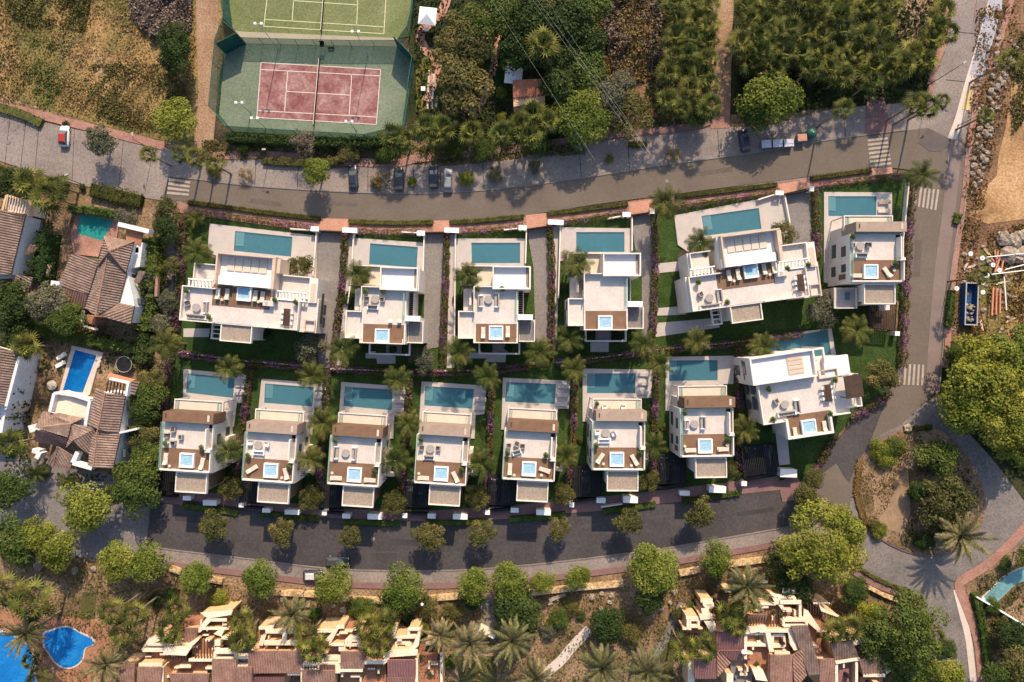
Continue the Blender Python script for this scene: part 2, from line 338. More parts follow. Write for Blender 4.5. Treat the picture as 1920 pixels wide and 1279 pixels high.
def tree(name, kind, x, y, r, h, label, cat='tree', group=None, part='crown'):
    """x, y: survey point of the crown seen from above; r crown radius in metres; h height of the crown's middle"""
    palm = kind in ('fan','date','vpalm'); zc = h if palm else h*.72
    bx, by = P(x, y, zc); t = thing(name, label, cat, (bx, by, 0), rnd.uniform(0, 6.28), group)
    c = link(part, rnd.choice(KM[kind])); c.parent = t; c.location = (0,0,zc); c.rotation_euler = (rnd.uniform(-.08,.08), rnd.uniform(-.08,.08), 0)
    c.scale = (r*rnd.uniform(.93,1.07), r*rnd.uniform(.93,1.07), r*(1 if palm else rnd.uniform(.8,1.)))
    tk = link('trunk', PT if palm else TR); tk.parent = t
    tk.scale = (6.5*(1.5 if kind == 'date' else 1), 6.5*(1.5 if kind == 'date' else 1), h) if palm else (h*1.1, h*1.1, h)
    return t
def bush(name, kind, x, y, r, label, h=None, cat='shrub', group=None, z=0, flat=.75):
    h = r*1.1 if h is None else h; bx, by = P(x, y, z+h*.5)
    o = link(name, rnd.choice(KM[kind]).copy()); o.location = (bx, by, z+h*.42); o.rotation_euler = (0,0,rnd.uniform(0,6.28)); o.scale = (r, r*rnd.uniform(.85,1.1), h*.8)
    return tag(o, label, cat, group)
def hedge_cards(path, w, h, dens, size, seed, z0=0, wob=.18):
    rng = np.random.default_rng(seed); P_=[]; N_=[]
    for i in range(len(path)-1):
        a = np.array(path[i]); b = np.array(path[i+1]); d = b-a; L = np.linalg.norm(d)
        if L < 1e-4: continue
        d /= L; nrm = np.array([-d[1], d[0]]); n = max(1,int(L*dens*(w+2*h)))
        t = rng.uniform(0,L,n); s = rng.uniform(-1,1,n); th = s*math.pi*.5
        bulge = 1+wob*np.sin((t+i*3.1)*1.7+seed)+wob*.6*rng.normal(size=n)
        off = np.sign(np.sin(th))*np.abs(np.sin(th))**.6*w/2*bulge; z = np.abs(np.cos(th))**.5*h*bulge
        q = a[None,:]+d[None,:]*t[:,None]+nrm[None,:]*off[:,None]
        P_.append(np.column_stack([q, z0+np.maximum(z,.05)])); N_.append(np.column_stack([nrm[None,:]*np.sin(th)[:,None], np.cos(th)+.3])+rng.normal(size=(n,3))*.5)
    p = np.vstack(P_); nr = np.vstack(N_); return p, nr, rng
def hedge(path, w, h, label, name='hedge', mat='l_hedge', bloom=None, dens=22, size=.26, wob=.18, cat='hedge', group=None, z=0):
    pw = px(smooth_path(path, 4)); p, nr, rng = hedge_cards(pw, w, h, dens, size, int(path[0][0]*7+path[0][1])%9999, z, wob)
    if bloom is None:
        V,F = cards(p, nr, size, rng); core = MB().prism(strip_pts(pw, w*.8), z, z+h*.8); n0 = len(V)
        quads = [f if len(f) == 4 else (*f, f[-1]) for f in core.f]; V = np.vstack([V, np.array(core.v)])
        V3 = V.tolist(); me = bpy.data.meshes.new(name); me.from_pydata(V3, [], F.tolist()+[tuple(n0+i for i in f) for f in core.f]); me.update()
        return tag(link(name, me, G[mat]), label, cat, group)
        return tag(link(name, fast(name, V, F), G[mat]), label, cat, group)
    x, y = P(*path[0]); t = thing(name, label, cat, (x, y, 0), 0, group)
    p = p-np.array([x,y,0]); k = (np.sin(p[:,0]*1.3+p[:,1]*1.1)+np.sin(p[:,1]*.63+1+p[:,0]*.4)+rng.normal(size=len(p))*.6) > bloom
    for nm, mask, mt in (('foliage', ~k, mat), ('blossom', k, 'l_magenta')):
        if mask.sum() < 3: continue
        V,F = cards(p[mask]+(0 if nm == 'foliage' else np.array([0,0,.06])), nr[mask], size, rng); link(nm, fast(nm, V, F), G[mt], t)
    return t
def inside(x, y, poly):
    c = np.zeros(len(x), bool); n = len(poly); j = n-1
    for i in range(n):
        xi, yi = poly[i]; xj, yj = poly[j]
        c ^= ((yi > y) != (yj > y)) & (x < (xj-xi)*(y-yi)/((yj-yi) or 1e-9)+xi); j = i
    return c
KEEP = [[(137,646),(197,658),(170,745),(112,742)],[(146,396),(222,408),(198,458),(138,445)],[(80,1182),(130,1170),(180,1195),(160,1250),(110,1256)],[(-80,1175),(45,1190),(70,1225),(66,1320),(-80,1330)],[(1838,1120),(1905,1060),(1945,1065),(1860,1140)],[(0,480),(110,480),(60,560),(0,560)],[(-60,650),(40,655),(30,820),(-60,820)],[(60,700),(265,700),(255,890),(60,885)],[(105,420),(290,420),(290,620),(105,600)]]
def tufts(name, pts, n, size, mat, seed, lift=.12, clump=.6, up=.6, z=0):
    """ground cover nobody could count: many small blades and sprigs over an area"""
    rng = np.random.default_rng(seed); q = np.array(px(pts)); lo = q.min(0); hi = q.max(0)
    m = int(n*2.2); xy = rng.uniform(lo, hi, (m,2)); f = np.sin(xy[:,0]*.55+seed)+np.sin(xy[:,1]*.7+xy[:,0]*.3)+np.sin(xy[:,0]*1.7-xy[:,1]*1.3)*.7
    keep = inside(xy[:,0], xy[:,1], q) & (f+rng.normal(size=m)*1.2 > -clump); 
    for kp in KEEP: keep &= ~inside(xy[:,0], xy[:,1], px(kp))
    xy = xy[keep][:n]; f = f[keep][:n]
    hgt = lift*(1+np.clip(f,0,2)*.9)*rng.uniform(.2,1.3,len(xy)); p = np.column_stack([xy, z+hgt]); nr = rng.normal(size=(len(xy),3))*.7+np.array([0,0,up])
    V,F = cards(p, nr, size, rng); return tag(link(name, fast(name, V, F), G[mat]), kind='stuff')
def rocks_mesh(seed):
    r = random.Random(seed); b = MB(); b.ball(0,0,.35,1,.75,9,6)
    b.v = [(x*r.uniform(.72,1.1), y*r.uniform(.72,1.1), max(0,z*r.uniform(.75,1.15))) for x,y,z in b.v]
    me = bpy.data.meshes.new('boulder'); me.from_pydata(b.v, [], b.f); me.materials.append(G['rock']); return me
RK = [rocks_mesh(i) for i in range(6)]
# ---------------------------------------------------------------- small things
def curb_box(b, p0, p1, w, z0, z1):     # a straight wall between two plan points
    d = Vector((p1[0]-p0[0], p1[1]-p0[1], 0)); n = Vector((-d.y, d.x, 0)).normalized()*w/2; a = Vector((*p0,0)); c = Vector((*p1,0))
    return b.prism([(a+n)[:2], (a-n)[:2], (c-n)[:2], (c+n)[:2]], z0, z1)
def wall(path, w, h, label, mat='white', name='garden_wall', cat='wall', group=None, z0=0, sm=False):
    p = px(smooth_path(path,4) if sm else path); b = MB().prism(strip_pts(p, w), z0, h); return tag(b.build(name, G[mat]), label, cat, group)
def car(x, y, ang, col, label, group=None, L=4.3, col2=None, cname='parked_car', z=0):
    """ang: heading in degrees, 0 = nose towards the right of the photo, counter-clockwise"""
    px_, py_ = P(x, y, .7+z); t = thing(cname, label, 'car', (px_, py_, z), R(ang), group); Wd = 1.78
    paint = M('paint_'+str(col), [col, tuple(c*1.15 for c in col)], .6, 3, .04, .28, spec=.6)
    b = MB(); xs = [(-.5,.62,.30,.55),(-.485,.9,.24,.78),(-.40,.97,.20,.86),(-.2,1,.2,.9),(.12,1,.2,.9),(.30,.98,.2,.82),(.44,.92,.22,.70),(.49,.78,.26,.58),(.5,.6,.3,.5)]
    vs = []; 
    for f,w,z0,z1 in xs:
        X = f*L; hw = Wd/2*w; vs += [(X,-hw*.93,z0),(X,-hw,(z0+z1)*.55),(X,-hw*.9,z1),(X,-hw*.5,z1+.04),(X,hw*.5,z1+.04),(X,hw*.9,z1),(X,hw,(z0+z1)*.55),(X,hw*.93,z0)]
    fs = [(i*8+j, i*8+(j+1)%8, (i+1)*8+(j+1)%8, (i+1)*8+j) for i in range(len(xs)-1) for j in range(8)]+[tuple(range(8))[::-1], tuple(range((len(xs)-1)*8, len(xs)*8))]
    body = b.add(vs, fs).build('body', paint, t, True)
    g = MB(); lo = [(-.40,.80),(.27,.80)]; g.add([(-.44*L,-.76,.88),(.25*L,-.76,.88),(.25*L,.76,.88),(-.44*L,.76,.88),(-.33*L,-.6,1.36),(.06*L,-.6,1.38),(.06*L,.6,1.38),(-.33*L,.6,1.36)],
        [(0,3,2,1),(4,5,6,7),(0,1,5,4),(1,2,6,5),(2,3,7,6),(3,0,4,7)]).build('window', G['pane'], t)
    rp = M('paint_'+str(col2), [col2, tuple(c*1.1 for c in col2)], .6, 3, .04, .3, spec=.6) if col2 else paint
    MB().add([(-.345*L,-.62,1.36),(.07*L,-.62,1.38),(.07*L,.62,1.38),(-.345*L,.62,1.36),(-.31*L,-.5,1.45),(.03*L,-.5,1.46),(.03*L,.5,1.46),(-.31*L,.5,1.45)],[(0,3,2,1),(4,5,6,7),(0,1,5,4),(1,2,6,5),(2,3,7,6),(3,0,4,7)]).build('roof', rp, t)
    for sx in (-.31,.31):
        for sy in (-1,1):
            w = MB().tube([(sx*L,sy*.72,.32),(sx*L,sy*.9,.32)], .32, 12).build('wheel', G['black'], t); MB().tube([(sx*L,sy*.895,.32),(sx*L,sy*.915,.32)], .18, 10).build('rim', G['metal'], w)
    for sy in (-1,1): MB().box(.47*L,sy*.45-.16,.52,.496*L,sy*.45+.16,.64).build('headlight', G['whitep'], t); MB().box(-.5*L,sy*.5-.14,.6,-.487*L,sy*.5+.14,.74).build('tail_light', M('red_lamp',[(.3,.01,.01),(.35,.02,.02)]), t)
    return t
def at(x, y, z, name, label, cat, rot=0, group=None):     # rot: photo degrees, clockwise
    X, Y = P(x, y, z); return thing(name, label, cat, (X, Y, z), R(-rot), group)
def lounger(x, y, z, rot, label, mat='cush', group=None):
    """mattress along +Y (towards the top of the photo), raised back at -Y"""
    t = at(x, y, z, 'sun_lounger', label, 'sun lounger', rot, group)
    f = MB().box(-.36,-1,.16,.36,1,.22)
    for sx in (-.3,.3):
        for sy in (-.85,.85): f.box(sx-.03,sy-.03,0,sx+.03,sy+.03,.16)
    f.build('frame', G['whitep'], t)
    MB().box(-.34,-.3,.22,.34,.98,.33).build('mattress', G[mat], t)
    MB().add([(-.34,-.98,.62),(.34,-.98,.62),(.34,-.3,.22),(-.34,-.3,.22),(-.34,-.94,.74),(.34,-.94,.74),(.34,-.27,.345),(-.34,-.27,.345)],[(0,3,2,1),(4,5,6,7),(0,1,5,4),(1,2,6,5),(2,3,7,6),(3,0,4,7)]).build('backrest', G[mat], t)
    return t
def tub(x, y, z, rot, label):
    t = at(x, y, z+.6, 'hot_tub', label, 'hot tub', rot); t.location.z = z; h = 1.25; b = MB()
    for a in ((-h,-h,h,-h+.22),(-h,h-.2,h,h),(-h,-h+.22,-h+.2,h-.2),(h-.2,-h+.22,h,h-.2)): b.box(a[0],a[1],0,a[2],a[3],.55)
    b.build('rim', G['whitep'], t); MB().box(-h+.2,-h+.22,.05,h-.2,h-.2,.42).build('water', G['tubwater'], t)
    MB().box(-h+.2,-h+.22,.42,h-.2,-h+.42,.46).build('seat', G['whitep'], t)
    j = MB(); [j.cyl(-.1+.2*i, .1-.25*(i%2), .42, .44, .05, n=8) for i in range(3)]; j.build('jet', G['metal'], t)
    return t
def sofa(x, y, z, rot, label, L=2.1, mat='cushg', cus='cushd', corner=False):
    t = at(x, y, z, 'garden_sofa', label, 'sofa', rot)
    MB().box(-L/2,-.42,.08,L/2,.42,.40).build('seat', G[mat], t); MB().box(-L/2,-.42,.40,L/2,-.2,.72).build('backrest', G[mat], t)
    for s in (-1,1): MB().box(s*L/2-.08,-.44,.0,s*L/2+.08,.44,.6).build('armrest', G['whitep'], t)
    for k in range(3): MB().box((k-1)*L*.27-.22,-.2,.40,(k-1)*L*.27+.22,-.05,.68).build('cushion', G[cus], t)
    return t
def armchair(x, y, z, rot, label, mat='cushd'):
    t = at(x, y, z, 'armchair', label, 'chair', rot)
    MB().box(-.36,-.3,.1,.36,.38,.42).build('seat', G[mat], t); MB().box(-.4,-.42,.1,.4,-.3,.8).build('backrest', G['whitep' if mat != 'cushd' else 'cushg'], t)
    for s in (-1,1): MB().box(s*.38-.05,-.38,.05,s*.38+.05,.38,.6).build('armrest', G['cushg'], t)
    return t
def rtable(x, y, z, label, r=.72, mat='cushg'):
    t = at(x, y, z, 'round_table', label, 'table'); MB().cyl(0,0,.36,.42,r,n=28).build('table_top', G[mat], t); MB().cyl(0,0,0,.36,.3,.18,n=14).build('pedestal', G['metal'], t); return t
def stool(x, y, z, label):
    t = at(x, y, z, 'side_table', label, 'side table'); MB().cyl(0,0,.38,.44,.26,n=18).build('table_top', G['cush'], t); MB().cyl(0,0,0,.38,.08,.08,n=8).build('pedestal', G['metal'], t); return t
def potplant(x, y, z, label, r=.62):
    t = at(x, y, z+.8, 'potted_shrub', label, 'potted plant'); t.location.z = z
    MB().cyl(0,0,0,.5,.24,.32,n=14).build('pot', G['whitep'], t); c = link('foliage', KM['pot'][0]); c.parent = t; c.location = (0,0,.75); c.scale = (r*.95,r*.95,r); return t
def dining(x, y, z, rot, label):
    t = at(x, y, z+.7, 'dining_table', 'dark '+label, 'table', rot); t.location.z = z
    MB().box(-.55,-1.5,.70,.55,1.5,.76).build('table_top', G['darkwood'], t)
    for sx in (-.45,.45):
        for sy in (-1.35,1.35): MB().box(sx-.04,sy-.04,0,sx+.04,sy+.04,.70).build('leg', G['darkwood'], t)
    a = R(-rot)
    for i,(sx,sy) in enumerate([(s,v) for s in (-1,1) for v in (-.95,0,.95)]):
        lx, ly = sx*.85, sy; X = t.location.x+lx*math.cos(a)-ly*math.sin(a); Y = t.location.y+lx*math.sin(a)+ly*math.cos(a)
        c = thing('dining_chair', '%s %s pale chair at the %s' % ({-.95:'lower',0:'middle',.95:'upper'}[sy], 'left' if sx < 0 else 'right', label), 'chair', (X,Y,z), a+(R(-90) if sx < 0 else R(90)), 'chairs round the roof dining tables')
        MB().box(-.24,-.22,.42,.24,.22,.46).build('seat', G['whitep'], c); MB().box(-.24,-.25,.46,.24,-.2,.84).build('backrest', G['whitep'], c)
        for u in (-.2,.2):
            for v in (-.18,.18): MB().box(u-.02,v-.02,0,u+.02,v+.02,.42).build('leg', G['whitep'], c)
def lamp(x, y, h, rot, label, globe=False, name='street_lamp', group='street lamps'):
    X, Y = P(x, y, 0); t = thing(name, label, 'street lamp', (X,Y,0), R(rot), group)
    MB().cyl(0,0,0,.35,.14,.1,n=10).build('base', G['black'], t); MB().tube([(0,0,.35),(0,0,h)],[.07,.045],8).build('pole', G['black'], t)
    if globe: MB().ball(0,0,h+.22,.28).build('globe', G['whitep'], t, True)
    else: MB().tube([(0,0,h),(.8,0,h+.15)],.035).build('arm', G['black'], t); MB().box(.7,-.15,h+.05,1.35,.15,h+.2).build('lamp_head', G['metal'], t)
    return t
# ================================================================ SETTING
tag(MB().box(-420,-330,-1.5,420,330,0).build('terrain', G['soil']), kind='structure')
ground('field', [(-400,-400),(425,-400),(415,200),(390,282),(300,262),(180,232),(90,205),(-400,60)], .04, G['field'])
ground('wasteland', [(1060,-300),(1330,-300),(1335,200),(1240,250),(1100,250)], .05, G['brush'])
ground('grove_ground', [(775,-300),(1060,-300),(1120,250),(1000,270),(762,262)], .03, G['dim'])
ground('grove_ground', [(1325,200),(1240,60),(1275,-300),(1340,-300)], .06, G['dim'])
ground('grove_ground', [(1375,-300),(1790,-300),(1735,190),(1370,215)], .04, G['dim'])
ground('dry_clearing', [(1665,0),(1700,-120),(1775,-100),(1745,80),(1700,85),(1680,75)], .06, G['track'])
ground('dirt_track', [(362,-300),(416,-300),(408,120),(405,215),(398,300),(362,300),(372,200),(370,90)], .07, G['track'])
ground('dirt_track', [(1340,-300),(1388,-300),(1372,100),(1368,190),(1332,190),(1336,60)], .07, G['track'])
ground('garden_lawn', [(780,120),(812,95),(835,150),(818,205),(780,210)], .06, M('parched_lawn', [(.10,.10,.02),(.15,.13,.035)], .4, 8, .3))
ground('garden_lawn', [(905,120),(1000,70),(1020,190),(930,190)], .06, G['lawn'])
ground('building_site', [(1830,-300),(2500,-300),(2500,640),(1780,640),(1795,520),(1808,330),(1830,200),(1880,60),(1900,0)], .05, G['brush'])
ground('sandy_clearing', [(1905,95),(2400,60),(2400,400),(1930,410),(1850,420),(1815,405),(1830,370),(1868,330),(1872,290),(1885,240)], .10, G['sand'])
ground('sandy_clearing', [(1838,470),(1960,450),(2000,640),(1850,640),(1835,560)], .08, G['field'])
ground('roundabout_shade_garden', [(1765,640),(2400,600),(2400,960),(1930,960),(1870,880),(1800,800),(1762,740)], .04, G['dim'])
# old grey roads and parking
ground('road', [(-400,90),(-400,330),(0,302),(60,322),(135,343),(230,366),(305,376),(330,300),(372,292),(300,276),(200,255),(100,234),(60,226),(0,205)], .10, G['paver'])
ground('parking_bay', [(300,276),(372,292),(480,292),(620,316),(760,308),(840,312),(960,300),(1100,268),(1240,250),(1335,240),(1440,236),(1560,205),(1735,190),(1770,100),(1800,-300),(1900,-300),(1850,120),(1800,290),(1500,340),(900,390),(320,380)], .08, G['paver'])
ground('pavement', [(1332,190),(1368,188),(1368,240),(1332,242)], .14, G['pink'])
ground('pavement', [(1655,165),(1670,250),(1622,255),(1625,175)], .14, G['mauve'])
gstrip('pavement', [(-60,190),(0,198),(70,215),(150,235),(230,255),(310,275)], 1.5, .20, G['pink'])
gstrip('pavement', [(370,296),(470,290),(560,296),(640,303),(740,306),(780,298),(840,292)], 1.5, .2, G['pink'])
gstrip('pavement', [(840,292),(960,280),(1080,262),(1180,250),(1290,240),(1335,226)], 1.3, .2, G['mauve'])
gstrip('pavement', [(800,190),(820,120),(795,90),(790,60),(830,20),(845,-40)], 1.7, .16, G['rednew'])
gstrip('pavement', [(915,20),(935,60),(930,100),(920,150),(905,190),(880,215)], 1.2, .16, G['rednew'])
gstrip('pavement', [(1788,-60),(1776,30),(1768,80),(1750,130),(1740,190)], 1.3, .2, G['pink'])
gstrip('garden_path', [(1840,-60),(1825,40)], .1, .16, G['pink'])
gstrip('concrete_strip', [(1878,-80),(1858,10),(1836,90),(1815,160),(1797,225),(1783,262)], 1.6, .16, G['kerb'])
ground('parking_slab', [(1847,30),(1871,38),(1843,144),(1817,140)], .19, M('pale_slab', [(.30,.31,.36),(.36,.37,.42)], .5, 7, .15))
ground('parking_slab', [(1856,-90),(1882,-90),(1877,22),(1852,16)], .19, MT['pale_slab'])
ground('parking_slab', [(1812,166),(1824,170),(1818,208),(1801,206)], .19, M('yellow_slab', [(.50,.38,.18),(.56,.43,.22)], .5, 7, .15))
gstrip('pavement', [(1832,172),(1826,215),(1818,262),(1812,320),(1803,400),(1792,470),(1782,560),(1776,640),(1772,690)], 1.1, .2, G['pink'])
gstrip('pavement', [(1905,-40),(1890,20),(1868,90),(1850,130)], 1.0, .18, G['pink'])
# new asphalt loop round the estate
NT = [(318,332),(380,339),(470,350),(620,360),(740,364),(850,362),(960,353),(1100,334),(1240,312),(1440,284),(1560,263),(1700,245)]
NB = [(305,372),(400,386),(500,400),(600,411),(700,417),(800,418),(900,412),(1000,402),(1120,383),(1250,366),(1380,349),(1520,331),(1640,315),(1706,319)]
ground('asphalt_road', smooth_path(NT,4)+[(1740,240),(1790,265),(1816,270),(1805,400),(1786,480),(1776,560),(1768,640),(1760,735),(1750,738),(1726,760),(1690,795),(1640,820),(1612,850),(1600,890),(1592,960),(1586,1010),(1560,1018),(1535,985),(1478,936),(1500,935),(1530,905),(1545,870),(1565,830),(1600,788),(1640,762),(1670,740),(1682,700),(1692,640),(1697,520),(1705,420),(1712,345)]+smooth_path(NB,4)[::-1], .14, G['asph'])
LB = [(286,925),(400,943),(500,955),(600,968),(700,974),(800,975),(900,970),(1000,962),(1100,952),(1200,942),(1300,930),(1400,918),(1461,911)]
LS = [(275,1022),(350,1032),(470,1046),(600,1062),(720,1068),(850,1067),(960,1060),(1100,1045),(1250,1025),(1380,1003),(1520,978)]
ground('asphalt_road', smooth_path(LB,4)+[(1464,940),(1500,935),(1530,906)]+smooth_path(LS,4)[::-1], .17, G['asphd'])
ground('asphalt_patch', [(1668,740),(1650,778),(1628,835),(1604,872),(1592,905),(1581,892),(1568,868),(1545,885),(1535,890),(1545,870),(1565,830),(1600,788),(1640,762)], .17, G['asphd'])  # darker tone over part of the road bend, up to a diagonal edge
ground('asphalt_patch', [(1738,241),(1789,266),(1762,285),(1742,284),(1720,268)], .17, M('grey_asphalt', [(.09,.08,.08),(.12,.105,.10)], .2, 9, .15))
gstrip('asphalt_patch', [(1792,262),(1785,330),(1775,420),(1764,500),(1755,600),(1748,700),(1744,736)], 2.4, .165, M('mauve_asphalt', [(.17,.13,.12),(.21,.165,.15)], .2, 9, .15), True)
def zebra(quad, n, horiz, gap=.5):
    b = MB(); q = [Vector((*P(*p),0)) for p in quad]
    for i in range(n):
        a = i/n; c = (i+1-gap)/n
        if horiz: v = [q[0].lerp(q[3],a), q[1].lerp(q[2],a), q[1].lerp(q[2],c), q[0].lerp(q[3],c)]
        else: v = [q[0].lerp(q[1],a), q[0].lerp(q[1],c), q[3].lerp(q[2],c), q[3].lerp(q[2],a)]
        b.prism([(w.x,w.y) for w in v], .1, .185)
    tag(b.build('road_marking', G['line']), kind='structure')
zebra([(318,334),(358,341),(354,371),(313,368)], 4, True, .45); zebra([(1625,262),(1663,258),(1671,312),(1632,318)], 7, True, .45)
zebra([(1716,351),(1764,356),(1758,396),(1712,386)], 6, False, .5); zebra([(1687,682),(1736,684),(1734,723),(1684,721)], 6, False, .5)
for p_, n_ in (([(x,y-1) for x,y in NT], 'k'), ([(1816,270),(1805,400),(1786,480),(1776,560),(1768,640),(1760,735)], 'k'), ([(x,y+2) for x,y in LS], 'k')): gstrip('kerb', p_, .2, .24, G['drive'])
for k_, (x0,x1) in enumerate(((470,640),(700,860),(980,1150),(1190,1420))):      # worn wheel tracks and repairs in the asphalt
    pp = [(a[0],(a[1]+b[1])/2+(-9,8)[k_%2]) for a,b in zip(NT,[(x,y) for x,y in NB])]
ground('asphalt_patch', [(620,378),(672,381),(671,388),(619,385)], .146, M('repair_asphalt', [(.095,.082,.072),(.115,.098,.086)], .3, 3.5, .14)); ground('asphalt_patch', [(470,372),(530,379),(529,388),(469,381)], .146, MT['repair_asphalt'])
ground('asphalt_patch', [(1310,322),(1372,313),(1374,322),(1312,331)], .146, MT['repair_asphalt']); ground('asphalt_patch', [(1715,450),(1728,450),(1724,520),(1711,520)], .146, MT['repair_asphalt'])
G['oldrep'] = M('tarred_repair', [(.042,.040,.044),(.052,.049,.053)], .3, 3.5, .16); G['lightrep'] = M('greyed_asphalt', [(.060,.056,.060),(.075,.068,.070)], .3, 3.5, .2)
for q_, m_ in (([(730,1010),(800,1012),(800,1024),(730,1022)],'oldrep'),([(420,985),(560,998),(559,1003),(419,990)],'lightrep'),([(960,1000),(1010,998),(1011,1010),(961,1012)],'oldrep'),([(1080,985),(1300,958),(1300,963),(1080,990)],'lightrep'),([(620,1030),(900,1035),(900,1040),(620,1035)],'lightrep'),([(330,960),(372,964),(370,980),(328,976)],'oldrep'),([(1380,960),(1450,950),(1452,958),(1382,968)],'oldrep')): ground('asphalt_patch', q_, .178, G[m_])
# roundabout and lower roads
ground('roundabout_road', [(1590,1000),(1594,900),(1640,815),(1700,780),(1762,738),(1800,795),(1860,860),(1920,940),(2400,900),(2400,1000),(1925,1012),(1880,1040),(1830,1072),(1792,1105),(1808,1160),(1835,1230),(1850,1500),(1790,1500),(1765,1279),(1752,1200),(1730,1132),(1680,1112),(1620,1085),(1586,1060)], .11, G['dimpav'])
RI = [(1690,802),(1745,797),(1790,828),(1826,876),(1846,930),(1840,980),(1800,1028),(1735,1042),(1672,1024),(1622,985),(1603,930),(1608,880),(1632,838)]
ground('roundabout_island', smooth_path(RI+[RI[0]],4)[:-1], .30, G['mauve']); 
def inset(pts, k, c): return [(c[0]+(x-c[0])*k, c[1]+(y-c[1])*k) for x,y in pts]
ground('roundabout_island_soil', inset(smooth_path(RI+[RI[0]],4)[:-1], .98, (1722,920)), .36, G['soil'])
ground('gravel_bed', [(1655,840),(1735,812),(1745,850),(1700,880),(1705,960),(1690,1000),(1640,985),(1632,900)], .40, M('tan_gravel', [(.22,.15,.09),(.30,.21,.135)], .4, 6, .3))
gstrip('pavement', [(1925,985),(1890,1022),(1850,1058),(1806,1086),(1797,1100),(1812,1140),(1832,1200),(1842,1290)], 1.7, .22, G['pink'])
gstrip('concrete_strip', [(1792,1105),(1803,1150),(1815,1200),(1825,1290)], 1.2, .18, G['kerb'])
gstrip('pavement', [(1586,1060),(1640,1092),(1700,1115),(1728,1135)], 1.6, .2, G['mauve'])
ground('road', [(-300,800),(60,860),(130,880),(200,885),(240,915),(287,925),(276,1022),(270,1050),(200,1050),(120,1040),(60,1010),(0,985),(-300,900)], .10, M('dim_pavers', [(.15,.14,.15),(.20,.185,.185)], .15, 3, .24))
SB = offset([(x, y) for x, y in LS], 13)
gstrip('pavement', [(x,y) for x,y in SB]+[(1580,975)], 2.8, .13, G['paver'])
gstrip('pavement', offset(LS, 30), 1.1, .2, G['mauve'])
for q_ in [((50,224),(39,316)),((74,236),(66,322)),((140,244),(136,340)),((232,266),(222,362)),((20,214),(10,308)),((480,300),(478,350)),((560,306),(558,355)),((690,312),(690,360)),((730,312),(730,362)),((775,312),(776,362)),((825,312),(827,362)),((905,308),(908,356)),((1085,272),(1090,334)),((1178,275),(1180,322)),((1345,243),(1349,296)),((1445,240),(1450,280)),((1580,205),(1585,258)),((1790,60),(1850,66)),((1772,150),(1812,154)),((1600,1040),(1640,1010)),((1660,1095),(1690,1035)),((1780,1090),(1745,1048))]:
    gstrip('expansion_joint', list(q_), .08, .108, G['dark'], False)
for x_, y_ in ((17,267),(117,328),(1775,205),(1760,120),(1620,900),(700,1010),(1250,340)):
    o_ = MB().cyl(*P(x_,y_), -.2, .19, .38, n=18).build('manhole_cover', G['drive']); tag(o_, kind='structure')
# estate ground
EST = [(345,388),(430,396),(600,420),(800,427),(1000,412),(1230,380),(1500,342),(1706,326),(1700,420),(1690,540),(1684,690),(1668,735),(1600,780),(1560,828),(1530,900),(1462,905),(1400,914),(1200,938),(1000,958),(800,970),(700,969),(600,962),(400,936),(290,921),(300,780),(312,690),(325,600),(335,480)]
ground('estate_lawn', EST, .16, G['lawn'])
gstrip('pavement', [(x, y+13) for x, y in NB[:-1]], 1.9, .22, G['pink'])
gstrip('pavement', [(x, y-9) for x, y in LB], 1.9, .22, G['mauve'])
for q in ([(603,410),(653,411),(653,434),(599,432)], [(814,414),(842,414),(842,435),(813,435)], [(985,404),(1024,400),(1024,424),(988,430)], [(1178,381),(1220,375),(1222,397),(1181,403)], [(1455,347),(1516,336),(1520,352),(1466,364)], [(1632,317),(1671,314),(1672,326),(1634,330)]): ground('driveway_apron', q, .26, G['rednew'])
for i, q in enumerate(([(286,921),(345,928),(345,947),(286,938)],[(450,938),(492,945),(492,958),(450,952)],[(602,952),(645,958),(645,972),(602,968)],[(752,960),(800,962),(798,977),(752,975)],[(910,958),(956,956),(956,972),(910,974)],[(1060,945),(1130,940),(1130,957),(1060,962)],[(1228,928),(1278,922),(1278,940),(1228,945)],[(1387,908),(1468,900),(1487,878),(1500,905),(1490,937),(1466,941),(1461,918),(1387,926)])): ground('driveway_apron', q, .25, G['mauve'])
for q in ([(598,436),(643,437),(640,520),(632,600),(622,690),(596,690),(598,600),(594,520)], [(797,440),(836,440),(833,540),(828,650),(800,655),(795,600)], [(988,432),(1025,428),(1030,520),(1033,640),(1004,640),(1000,500)], [(1183,408),(1222,400),(1226,500),(1222,640),(1203,640),(1203,520),(1195,500)], [(1467,366),(1518,356),(1521,440),(1516,500),(1490,500),(1480,420)]): ground('driveway', q, .24, G['drive'])
for q in ([(653,440),(667,440),(660,520),(650,600),(640,690),(628,690),(640,600),(648,520)], [(843,440),(856,440),(852,520),(852,690),(838,690),(840,600)], [(1036,425),(1050,424),(1047,520),(1044,640),(1036,640),(1037,520)]): ground('side_path', q, .22, G['deckstone'])
for q in ([(1229,606),(1345,596),(1349,614),(1229,632)], [(345,616),(395,616),(392,632),(345,632)], [(686,662),(708,662),(742,668),(742,682),(708,682),(706,672),(686,672)], [(868,660),(915,662),(949,662),(948,679),(915,679),(912,672),(868,672)], [(1107,642),(1141,642),(1141,660),(1107,660)], [(1452,800),(1474,800),(1480,870),(1460,872)], [(1228,495),(1275,490),(1275,508),(1228,513)], [(1230,578),(1284,574),(1286,590),(1232,592)]): ground('garden_path', q, .23, G['deckstone'])
ground('garden_lawn', [(158,448),(190,456),(184,492),(150,482)], .14, G['lawn'])
